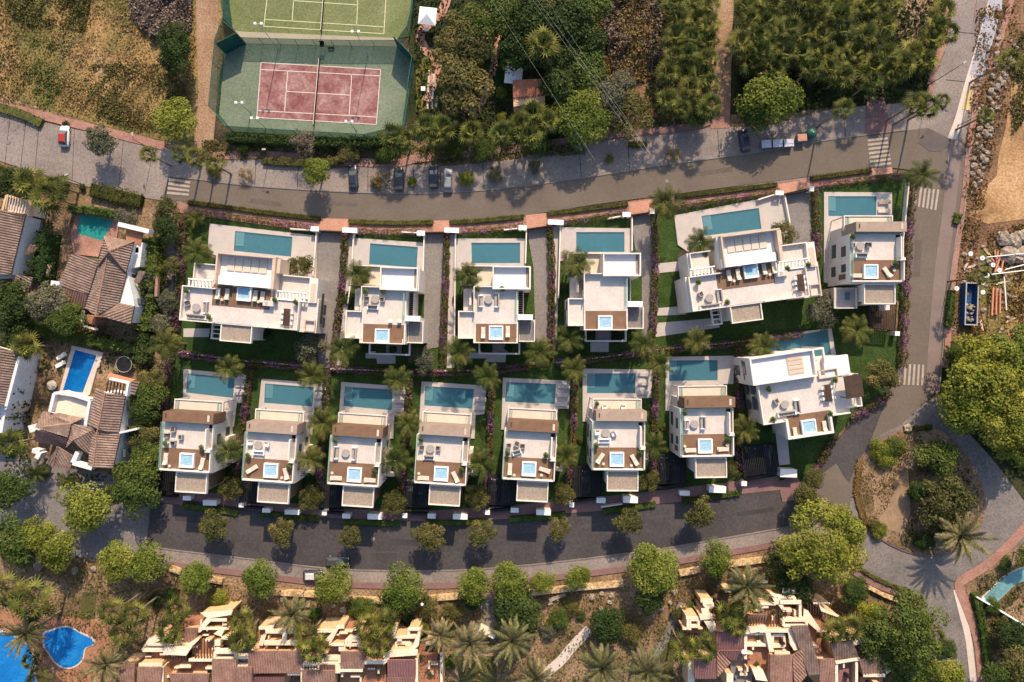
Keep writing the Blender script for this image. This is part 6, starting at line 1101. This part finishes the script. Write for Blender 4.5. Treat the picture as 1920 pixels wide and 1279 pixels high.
# street trees standing on the dark road
batch([(403,985,3.2,6),(530,999,2.8,6),(656,1005,2.2,5),(803,1005,3.1,6),(902,1001,2.8,6),(1048,993,2.3,5),(1178,977,3.0,6),(1312,960,3.1,6)], 'street_tree','olive','round olive street tree on the dark road, # from the left','tree','round street trees on the dark road')
batch([(1526,897,2.4,6),(1512,930,3.1,6)],'street_tree','olive','dark olive tree at the right end of the dark road, # from the left','tree','olive trees at the dark road corner')
# light green trees under the lower road
batch([(225,1052,3.8,6),(282,1055,3.8,6),(368,1082,3.4,6),(490,1088,3.6,6),(625,1096,3.5,6),(757,1103,3.9,6.5),(888,1096,3.1,6),(955,1092,3.6,6),(1018,1091,2.2,5),(1083,1083,2.5,5),(1222,1068,5.0,7,'bright'),(1342,1047,3.2,6)],'roadside_tree','bright','light green tree in the row below the dark road, # from the left','tree','light green trees below the dark road')
for q in [(1540,1018,8.,9,'bigy','huge yellow-green tree between the dark road and the roundabout'),(1690,1178,7.2,8,'bigd','large mid-green tree at the bottom right beside the downhill road'),(1632,1146,2.6,5,'yellow','small bright yellow-green tree left of the large tree at the bottom right'),
 (1850,715,8.5,9,'bigy','large yellow-green tree at the right edge, upper left of its group'),(1905,690,7,9,'big','large green tree at the right edge, uppermost of its group'),(1810,760,5,8,'yellow','small yellow-green tree nearest the roundabout road at the right'),(1895,800,7.5,9,'bigy','large olive-yellow tree at the right edge, lowest of its group'),
 (1750,860,4.0,4,'mid','dense dark rounded tree on the roundabout'),(1768,940,5,5,'olive','wide grey-olive tree in the middle of the roundabout'),(1725,915,2.2,3.5,'mid','small olive tree left on the roundabout gravel'),
 (325,222,4.1,6,'bright','bright green tree at the foot of the dry field beside the track'),(332,105,3.4,6,'dark','dark green tree beside the dirt track, lower of the pair'),(330,75,3.0,6,'dark','dark green tree beside the dirt track, upper of the pair'),
 (183,262,3.2,5.5,'grey','grey-green round tree standing on the left road'),(592,324,2.9,5.5,'bright','bright green round tree in the upper parking'),(570,266,3.4,5,'bare','bare mauve-brown tree in front of the red tennis court'),
 (865,160,5.8,8,'olive','big round olive tree right of the red tennis court'),(875,65,4.8,8,'olive','olive tree right of the upper parasol'),(905,45,4.2,8,'mid','green tree beside the red path at the top'),(845,95,3.4,7,'olive','small olive tree left of the red path at the top'),(900,100,3,7,'olive','narrow olive tree between the red path and the big round olive tree'),
 (1085,195,4.3,7.5,'bright','bright green tree left of the grey olive thicket, upper of two'),(1095,232,4.4,7,'bright','bright green tree left of the grey olive thicket, lower of two'),(1062,215,3,7,'bright','small bright green tree beside the bushy fan palms at the top middle'),
 (1150,190,4.2,6,'grey','grey-green tree in the thicket under the dry brush, left'),(1185,215,4.4,6,'olive','pale olive tree in the thicket under the dry brush, right'),(1165,160,3.2,5,'grey','small grey-green tree at the top of the thicket'),
 (1445,185,5.2,7,'bright','round bright green tree below the palm grove'),(1420,215,3.2,6,'mid','mid-green tree at the lower left corner of the palm grove'),(1310,215,2.6,4,'mid','grey-green small tree at the foot of the palm column'),
 (1050,160,4.6,7,'dark','dark green tree behind the red tiled shed'),(1085,140,4.4,7,'mid','dark tree under the power lines, right of the shed'),(1050,110,4,7,'dark','dark tree over the power lines, upper right of the shed'),(970,90,4.2,7,'dark','dark tree above the lower parasol'),(1000,40,5,8,'dark','dark tree mass at the top middle, left'),(1060,50,5,8,'dark','dark tree mass at the top middle, centre'),(1105,30,4.5,8,'mid','dark tree mass at the top middle, right'),(1110,85,4,7,'dark','dark tree by the edge of the dry brush'),(955,30,4.4,8,'mid','green tree at the top right of the red path'),(1030,10,4.5,8,'olive','olive tree at the very top under the power lines'),
 (165,950,5,6,'bright','large bright green tree on the lower left road'),(20,915,4,6,'mid','green tree at the left edge beside the lower left road'),(262,880,4.4,6,'mid','green tree between the lower tiled house and the estate'),(255,920,4.2,6,'mid','green tree at the lower left corner of the estate'),(30,1010,4.6,6,'mid','green tree at the left edge under the lower left road'),(105,1030,4,6,'yellow','yellow-green tree below the lower left road'),(70,1002,3.6,6,'yellow','small yellow-green tree left of the lower left road'),
 (275,745,3.6,5,'mid','green tree right of the house with the deep blue pool, upper'),(283,720,3,5,'olive','olive tree right of the house with the deep blue pool'),(270,775,3,5,'dark','dark tree right of the lower tiled house'),(275,820,3.4,5,'olive','grey-olive tree right of the lower tiled house'),(278,850,3.2,5,'mid','green tree lowest in the column left of the estate'),
 (90,575,4.2,6,'grey','grey-leaved tree between the tiled houses'),(125,600,3.4,6,'mid','dark green tree under the house with the teal green pool'),(235,408,2.4,4,'grey','small grey-green tree behind the teal green pool'),(25,345,3.4,5,'dark','dark tree at the left edge under the left road'),(20,570,4.2,6,'dark','dark tree at the left edge between the two tiled houses'),(320,500,2,3.5,'olive','small olive tree on the stony path'),
 (312,560,2.2,3.5,'grey','small grey tree on the stony path, upper'),(308,610,2.4,4,'grey','small grey tree on the stony path, lower'),(315,395,2.6,4,'olive','small olive tree at the top of the stony path'),(312,430,2.4,4,'dark','small dark tree at the top of the stony path'),
 (970,1150,4.8,6,'dark','dense dark green tree below the light green row, middle'),(1140,1172,3.8,5,'dark','dense round dark green tree in the bottom garden'),(965,1120,3.4,5,'dark','dark tree just below the light green row, middle'),(1215,1115,3.6,5,'dark','dark tree in the shadow of the biggest light green tree'),(745,1128,3.6,5,'dark','dark tree under the middle of the light green row'),(885,1125,2.2,4,'dark','small dark tree beside the footpath'),(1460,1060,3,5,'olive','grey-green small tree left of the huge yellow-green tree'),
 (1485,1090,3.6,5,'dark','dark tree under the huge yellow-green tree'),(1600,1115,2.4,4,'dark','small dark tree under the lower roundabout road'),(1710,1262,4.4,6,'mid','green tree at the bottom edge beside the downhill road'),(1760,1262,4.2,6,'yellow','yellow-green tree at the bottom edge beside the downhill road'),(1655,1215,4,6,'mid','green tree below the large mid-green tree'),(1790,660,1.8,3,'mid','small round green tree on the right pavement'),
 (1925,1045,2.4,4,'mid','green tree behind the curved teal pool'),(1895,1190,3,4,'dark','dark tree at the right edge of the lower right garden'),(1910,1245,4.4,5,'olive','olive tree at the lower right corner'),(1870,1262,3.2,5,'mid','green tree at the bottom edge, right of the pink pavement'),
 (715,30,.1,1,'olive','x')]:
    if q[5] != 'x': tree('tree' if q[4] not in ('grey','olive') else 'olive_tree', q[4], q[0], q[1], q[2], q[3], q[5])
# olive trees and shrubs in the villa gardens
for x,y,r,h,l in [(565,500,2.8,4,'beside the long pool of the wide upper left villa'),(580,655,3.3,4,'below the wide upper left villa'),(790,672,2.8,4,'on the lawn under the second upper villa'),(1545,580,3.4,4,'between the wide tilted villa and the top right corner villa'),(1468,440,2.6,4,'at the end of the long tilted pool'),(1655,705,3.2,4,'on the lawn right of the angled villa'),
 (433,915,2.5,4,'between the first and second lower villas, at the street'),(583,935,2.5,4,'between the second and third lower villas, at the street'),(738,942,2.5,4,'between the third and fourth lower villas, at the street'),(893,932,2.5,4,'between the fourth and fifth lower villas, at the street'),(1056,925,2.3,4,'between the fifth and sixth lower villas, at the street'),(1218,900,2.2,4,'between the sixth and seventh lower villas, at the street'),(1370,880,2,3.5,'left of the carport of the angled villa')]: tree('olive_tree','olive' if x not in (580,790,1545) else 'grey',x,y,r,h,'grey-green garden tree '+l,'tree','garden trees of the villas')
VPL = [(672,515,'left of the pool of the second upper villa'),(877,515,'left of the pool of the third upper villa'),(1080,495,'left of the pool of the fourth upper villa'),(372,474,'left of the wide upper left villa'),(1247,380,'on the pavement by the upper road'),(1728,328,'at the upper right road corner'),(430,690,'over the pool of the first lower villa'),(585,705,'over the pool of the second lower villa'),(745,712,'over the pool of the third lower villa'),(913,706,'beside the pool of the fourth lower villa'),
 (1075,692,'between the pools of the fifth and sixth lower villas'),(1236,682,'between the pools of the sixth and seventh lower villas'),(643,655,'left of the second upper villa porch'),(860,660,'left of the third upper villa porch'),(1012,660,'on the lawn between the third and fourth upper villas'),(1067,635,'left of the fourth upper villa porch'),(1205,645,'right of the fourth upper villa porch'),(1305,640,'on the lawn below the wide tilted villa'),(1430,650,'left of the pool of the angled villa'),(1605,620,'on the lawn above the angled villa pool'),
 (430,845,'right of the first lower villa'),(606,793,'between the second and third lower villas, upper'),(582,860,'between the second and third lower villas, lower'),(765,793,'between the third and fourth lower villas, upper'),(743,862,'between the third and fourth lower villas, lower'),(901,868,'right of the fourth lower villa'),(1060,855,'right of the fifth lower villa'),(1226,835,'right of the sixth lower villa'),(1395,805,'right of the seventh lower villa'),(1312,455,'beside the long tilted pool'),(312,645,'at the left boundary of the estate')]
for x,y,l in VPL: tree('palm_tree','vpalm',x,y,rnd.uniform(2.9,3.5),rnd.uniform(5.5,7),'feathery green palm '+l,'palm','feathery palms in the villa gardens')
tree('banana_plant','vpalm',367,410,2.2,1.8,'bright banana-like plant in the upper left corner of the estate','plant'); 
for x,y,r,k,l in [(1061,480,1.1,'bmag','magenta flowering bush left of the pool of the fourth upper villa'),(1282,482,1.2,'bmag','magenta flowering bush at the corner of the wide tilted villa'),(447,688,.5,'borange','small orange flowering bush by the pool of the first lower villa'),(1243,397,.7,'borange','orange flowering bush by the upper road palm'),
 (655,560,1.3,'dark','dark round bush left of the second upper villa'),(857,562,1.2,'dark','dark round bush left of the third upper villa'),(1058,540,1.1,'dark','dark round bush left of the fourth upper villa'),(497,628,1.6,'dark','dark bush below the wide upper left villa'),(1378,578,1.3,'dark','dark bush below the wide tilted villa'),
 (688,652,1.0,'dark','dark potted bush in the porch of the second upper villa, left'),(737,656,.9,'dark','dark potted bush in the porch of the second upper villa, right'),(905,651,.9,'dark','dark potted bush in the porch of the third upper villa, left'),(952,651,.9,'dark','dark potted bush in the porch of the third upper villa, right'),(1104,632,.9,'dark','dark potted bush in the porch of the fourth upper villa, left'),(1158,632,1.1,'dark','dark potted bush in the porch of the fourth upper villa, right'),
 (1088,825,.8,'olive','small round bush left of the sixth small villa'),(1245,801,.8,'olive','small round bush left of the seventh small villa'),
 (938,175,1.2,'yellow','small yellow-green ball shrub left of the tiled shed, upper'),(942,218,1.1,'yellow','small yellow-green ball shrub left of the fan palms, lower'),(1665,862,2.0,'yellow','yellow-green shrub at the upper left of the roundabout'),(1650,845,2.2,'yellow','olive-yellow shrub at the left of the roundabout'),(1680,835,2.4,'mid','green shrub at the top left of the roundabout'),(1715,925,1.6,'dark','small dark shrub beside the grey-olive roundabout tree'),(1690,880,1.3,'bare','bare mauve shrub on the roundabout gravel'),(1680,905,1.2,'bare','second bare mauve shrub on the roundabout gravel, lower'),
 (1640,985,1.4,'dry' if False else 'olive','small brown-olive shrub at the lower left of the roundabout'),(1650,996,1.6,'yellow','low yellow-olive shrub at the bottom of the roundabout'),(1775,990,2.2,'mid','green shrub left of the big date palm'),(1735,1012,2.2,'dark','dark shrub at the bottom of the roundabout'),
 (322,1112,1.6,'dark','dark ball shrub in the bottom left garden, right'),(292,1125,1.6,'dark','dark ball shrub in the bottom left garden, left'),(407,1125,2.2,'yellow','yellow-green shrub above the leftmost apartments'),(685,1142,2.2,'mid','round green shrub in the bottom garden, middle left'),(670,1138,2.0,'mid','second round green shrub in the bottom garden'),(590,1150,1.4,'mid','narrow green shrub above the long apartments'),(770,1165,2,'dark','dark shrub above the curved terrace wall'),(790,1180,1.5,'yellow','yellow-green shrub right of the curved terrace wall'),(845,1240,1.5,'mid','green column shrub right of the pergola terrace'),
 (800,1140,2.6,'olive','olive shrub under the stone wall, middle left'),(850,1150,2.4,'olive','olive shrub under the stone wall, beside the footpath'),(1070,1140,2,'olive','brown-olive shrub in the bottom garden beside the dark tree'),(1045,1165,2.4,'mid','spiky green shrub left of the dense round tree'),(1090,1155,1.0,'mid','small green shrub beside the dense round tree'),(1185,1190,2.6,'olive','olive shrub right of the dense round tree'),(1030,1180,2,'grey','grey shrub beside the pale footpath'),(1275,1150,2,'olive','olive shrub left of the stepped apartments at the right'),(1300,1140,1.4,'mid','green shrub at the back of the stepped apartments'),(1340,1090,2,'grey','spiky grey-green shrub under the rightmost light green tree'),
 (1605,1098,2,'mid','green shrub under the lower roundabout road, left'),(1610,1120,1.6,'dark','dark shrub under the lower roundabout road'),(1730,1165,2.4,'olive','olive shrub at the bend of the downhill road'),(1775,1215,2.2,'mid','green shrub at the edge of the downhill road'),(1860,1135,1.6,'mid','green shrub by the long thin white wall'),(1880,1165,1.6,'olive','olive shrub in the lower right garden'),(1885,1055,1.3,'mid','green shrub above the curved teal pool'),
 (480,270,1.4,'mid','green shrub at the left of the dark court hedge'),(455,275,1.4,'mid','green shrub in front of the lower left court corner'),(650,288,2.4,'olive','olive shrub beside the pink pavement, right of the bare tree'),(725,290,2,'mid','green shrub beside the pink pavement under the court'),(905,280,2.4,'mid','green shrub under the fan palm row, left'),(850,275,2.4,'mid','green shrub at the left of the fan palm row'),(1010,270,2.2,'mid','green shrub under the bushy fan palms'),
 (400,320,1.6,'olive','olive shrub at the end of the upper parking'),(458,328,1.8,'straw','straw-coloured dead shrub in the upper parking, left'),(712,335,2.2,'straw','straw-coloured fallen palm clump between the parked cars'),(1260,290,2,'straw','straw-coloured dead palm clump in the parking at the right'),(925,325,1.8,'grey','grey-green shrub in the upper parking, right of the cars'),(1005,310,1.5,'grey','grey-green shrub in the upper parking beside the yellow bed'),(705,345,1.2,'olive','small olive shrub under the fallen palm clump'),(772,340,1,'bright','small bright green shrub between the charcoal and navy cars'),(875,335,1.6,'bright','bright green shrub right of the silver grey car'),
 (1141,298,1.0,'yellow','mustard planted bed with a pale rim in the parking'),(123,232,.8,'dark','small dark shrub at the kerb above the red and white car'),(155,352,.8,'dark','small dark shrub under the lamp on the left road'),(660,85,.1,'dark','x')]:
    if l != 'x': bush('shrub' if k not in ('bmag','borange') else 'flowering_bush', k, x, y, r, l)
# fan palms
batch([(740,258,2.9,5),(760,265,2.4,5),(800,240,2.8,5.5),(832,238,2.8,5.5),(820,258,2.6,5),(885,250,2.6,5.5),(942,252,2.7,5.5),(975,235,2.8,6),(1000,215,3,6),(990,255,2.8,6),(1025,228,2.6,6)],'fan_palm','fan','bushy fan palm in the row above the pink pavement, # from the left','palm','fan palms above the pink pavement')
tree('fan_palm','fan',1017,88,3.4,8,'single fan palm among the dark trees above the tiled shed','palm')
cols = [(1262,8),(1300,6),(1328,14),(1272,38),(1302,40),(1328,48),(1265,70),(1295,72),(1326,78),(1288,102),(1262,108),(1324,112),(1250,138),(1282,140),(1312,142),(1330,158),(1292,168),(1250,190),(1312,186),(1275,205),(1330,200)]
batch([(x,y,rnd.uniform(2.2,2.8),rnd.uniform(4,6)) for x,y in cols],'fan_palm','fan','fan palm in the narrow column left of the dirt track, # from the top','palm','fan palms of the narrow column',1)
gv = [(500,50),(610,62),(710,60),(430,180),(660,150),(560,190),(980,170),(1200,160),(1530,140),(1600,230),(760,262),(500,320),(340,370),(880,310),(1040,310),(1230,265),(1430,320),(530,450),(440,545),(740,460),(870,480),(1110,470),(1330,460),(960,610),(1120,610),(1230,670),(1480,590),(1490,720),(1620,480),(1760,570),(1700,650),(1850,470),(1000,40),(1110,60),(1250,45),(1450,60),(390,45),(1640,30),(2100,120),(2060,240),(2150,300),(2010,340),(1930,430),(1960,540),(600,-60),(1100,-80),(1400,-70),(1580,-40),(640,610),(850,-10),(1570,640)]
gv = sorted([(1312+x/4.65, y/4.65) for x,y in gv], key=lambda q: q[1])
for k in range(0, len(gv), 7):
    for i,(x,y) in enumerate(sorted(gv[k:k+7])): tree('fan_palm','fan',x,y,rnd.uniform(2.35,2.95),rnd.uniform(4.5,6.5),'fan palm of the big grove, %s band from the top, %s from the left' % (ordn(k//7), ordn(i)),'palm','fan palms of the big grove')
batch([(60,345,3.2,6),(95,370,3.4,6),(110,350,2.6,5)],'fan_palm','fan','bushy fan palm beside the left road, # from the left','palm','fan palms beside the left road')
for x,y,r,h,k,l in [(52,648,3,6,'fan','round fan palm right of the long tiled roof at the left edge'),(25,830,3,7,'fan','tall fan palm at the left edge beside the lower tiled house'),(215,925,2,4,'fan','small fan palm on the lower left road'),(70,885,2.4,2.5,'vpalm','low drooping palm in the shade of the lower tiled house'),(130,900,2,2.5,'vpalm','second low drooping palm in the shade of the lower tiled house'),
 (405,310,2.0,6,'fan','thin tall palm at the start of the parking'),(370,295,2.2,7,'fan','tall palm at the foot of the dirt track'),(340,290,1.8,7,'fan','tall thin palm beside the street lamp at the left road'),(280,290,1.8,7,'fan','tall thin palm at the corner of the left road'),
 (1580,205,2.2,9,'fan','slender leaning-looking palm above the parking, left of two'),(1735,200,2.6,9,'fan','slender tall palm beside the top right road'),(1765,190,1.6,9,'fan','slim tall palm over the top right road'),(1715,195,2.4,8,'fan','bushy palm at the top right pavement corner'),(1745,300,.1,1,'fan','x'),(1890,115,2.4,9,'fan','slender palm over the right verge, upper'),(1845,218,1.8,7,'fan','slender palm over the right verge, lower'),(1340,215,.1,1,'fan','x'),(1835,520,1.8,7,'fan','small palm over the blue skip'),
 (15,1105,3.4,8,'fan','tall fan palm at the left edge of the bottom left garden'),(65,1125,4.2,8,'fan','tall golden fan palm in the bottom left garden'),(50,1185,4.4,8,'date','big dark feathery palm over the bright blue pool'),(215,1145,3.6,8,'fan','tall fan palm in the middle of the bottom left garden'),(252,1150,3.4,8,'fan','tall fan palm right of the middle of the bottom left garden'),(235,1185,3.8,7,'fan','dark bushy fan palm above the pool terrace'),(200,1245,4,7,'date','spiky grey-green palm on the pool terrace'),(75,1270,3,4,'fan','bushy palm at the bottom edge between the blue pools'),(60,1235,2.4,3,'fan','small reddish palm between the blue pools'),
 (335,1140,3.4,5,'fan','bushy fan palm above the leftmost apartments'),(320,1180,3.4,6,'fan','bushy fan palm over the leftmost apartment terrace'),(455,1165,3,6,'fan','fan palm between the first and second apartments, upper'),(455,1195,3.4,7,'fan','fan palm between the first and second apartments, lower'),(550,1150,4,6,'date','pale spiky palm above the long apartments'),(580,1195,3.6,8,'fan','fan palm in the middle of the long apartments, upper'),(590,1218,3.2,8,'fan','fan palm in the middle of the long apartments, lower'),
 (690,1175,3.4,7,'fan','bushy fan palm over the long apartments, upper left of its clump'),(720,1165,3.2,7,'fan','bushy fan palm over the long apartments, upper right of its clump'),(705,1205,3.6,7,'fan','bushy fan palm over the long apartments, lowest of its clump'),
 (825,1190,3.6,7,'date','spiky date palm right of the curved terrace, left of three'),(882,1205,4.4,9,'date','spiky date palm beside the dull lawn, middle of three'),(960,1200,4.6,9,'date','spiky date palm right of the footpath, right of three'),(1005,1270,4.2,8,'date','spiky date palm at the bottom edge beside the pale footpath'),(1128,1250,5.0,9,'date','big spiky date palm at the bottom middle, left of the other big one'),(1212,1258,5.0,9,'date','big spiky date palm at the bottom, left of the bushy fan palms'),
 (1280,1215,3.4,7,'fan','bushy fan palm left of the mauve roofs, left of two'),(1318,1213,3.4,7,'fan','bushy fan palm left of the mauve roofs, right of two'),(1365,1152,3.4,7,'fan','bushy fan palm behind the satellite dish roof, left'),(1380,1170,3.0,6,'fan','bushy fan palm behind the satellite dish roof, lower'),(1395,1120,3,7,'fan','fan palm behind the satellite dish roof, upper right'),(1400,1098,4.8,8,'date','grey-green date palm above the cream apartments at the right'),
 (1562,1182,3.2,6,'fan','bushy fan palm over the apartment wing, left of two'),(1592,1175,3.2,6,'fan','bushy fan palm over the apartment wing, right of two'),(1798,1003,5.4,5,'date','huge pale date palm on the lower right of the roundabout'),(1750,1190,2.6,4,'fan','fan palm beside the downhill road'),(1630,1070,.1,1,'fan','x')]:
    if k == 'fan' and y > 1130: r *= .84
    if l != 'x': tree('fan_palm' if k == 'fan' else ('date_palm' if k == 'date' else 'low_palm'), k, x, y, r, h, l, 'palm')
# ================================================================ GROUND COVER nobody could count
F1 = [(-60,-60),(362,-60),(368,90),(360,200),(300,258),(180,228),(60,200),(-60,185)]
tufts('dry_grass', F1, 14000, .34, 'l_straw', 3, .12, .9); tufts('dry_grass', [(150,120),(330,120),(360,200),(290,250),(180,225)], 4500, .36, 'l_olive', 5, .12, .2); tufts('dry_brush', [(235,-30),(362,-30),(360,60),(290,75),(250,40)], 7000, .5, 'l_bare', 6, .5, 1.5)
tufts('green_weeds', [(-40,60),(120,80),(200,150),(150,215),(-40,190)], 3500, .34, 'l_mid', 81, .15, -.6); tufts('green_weeds', [(10,-40),(180,-40),(160,60),(60,50),(10,20)], 5000, .38, 'l_olive', 8, .25, .4)
tufts('dry_brush', [(1125,-60),(1250,-60),(1245,60),(1230,150),(1150,160),(1110,120)], 9000, .5, 'l_dry', 9, .5, 1.5); tufts('dry_brush', [(1120,0),(1240,-20),(1235,140),(1150,150)], 4500, .45, 'l_bare', 10, .6, .5)
tufts('undergrowth', [(775,-60),(1240,-60),(1060,150),(1120,250),(1000,268),(900,270),(780,262)], 7000, .5, 'l_dark', 11, .3, 1.2)
tufts('undergrowth', [(1240,-60),(1335,-60),(1335,225),(1200,245)], 2500, .5, 'l_dark', 12, .3, 1.2); tufts('undergrowth', [(1380,-60),(1790,-60),(1735,180),(1385,225)], 3000, .45, 'l_dark', 13, .3, 1.2); tufts('undergrowth', [(1380,-60),(1790,-60),(1735,180),(1385,225)], 9000, .55, 'l_dark', 14, .3, 1.5)
tufts('verge_weeds', [(380,262),(760,275),(1100,262),(1100,290),(760,310),(480,300),(380,300)], 7000, .4, 'l_olive', 15, .2, .3)
tufts('verge_weeds', [(1830,20),(1900,0),(1920,120),(1860,300),(1800,640),(1785,600),(1805,330)], 5000, .45, 'l_dry', 16, .2, .4); tufts('verge_weeds', [(1890,60),(1920,60),(1920,220),(1895,260)], 1500, .4, 'l_olive', 17, .3, .2)
tufts('verge_weeds', [(1850,430),(1920,420),(1920,700),(1790,700),(1800,640),(1850,560)], 5000, .42, 'l_dry', 18, .15, .2); tufts('undergrowth', [(1770,650),(1960,630),(1960,930),(1880,860),(1770,740)], 5000, .6, 'l_mid', 19, .8, 1.5)
tufts('garden_weeds', [(-60,1055),(300,1060),(480,1110),(720,1135),(1000,1118),(1170,1100),(1300,1078),(1460,1052),(1560,1060),(1720,1140),(1760,1300),(-60,1300)], 11000, .38, 'l_olive', 20, .22, -.5)
tufts('garden_weeds', [(-60,1055),(300,1060),(480,1110),(720,1135),(1000,1118),(1170,1100),(1300,1078),(1460,1052),(1560,1060),(1720,1140),(1760,1300),(-60,1300)], 7000, .38, 'l_mid', 22, .35, -.8)
tufts('garden_weeds', [(-60,1055),(300,1060),(480,1110),(720,1135),(1000,1118),(1170,1100),(1300,1078),(1460,1052),(1560,1060),(1720,1140),(1760,1300),(-60,1300)], 9000, .36, 'l_straw', 24, .15, -.1)
tufts('garden_weeds', [(1830,1080),(1960,1040),(1960,1300),(1855,1300)], 2600, .4, 'l_olive', 21, .25, 0)
tufts('island_weeds', [(1700,810),(1790,835),(1835,930),(1790,1020),(1690,1015),(1720,950),(1715,880)], 1800, .36, 'l_dark', 23, .2, -.2, z=.36); tufts('island_weeds', [(1615,860),(1700,812),(1700,870),(1640,990),(1612,940)], 1800, .3, 'l_dry', 25, .12, .3, z=.36)
tufts('undergrowth', [(-60,380),(100,400),(130,600),(290,620),(290,900),(-60,900)], 8000, .5, 'l_dark', 26, .25, .4)
tufts('undergrowth', [(300,395),(335,400),(330,640),(300,800),(285,800),(300,600)], 2500, .4, 'l_grey', 27, .3, 0)
# lawn blades
tufts('lawn_grass', EST, 30000, .16, 'l_lawn', 28, .03, 2.5, 1.6, z=.16) if 'l_lawn' in G else None
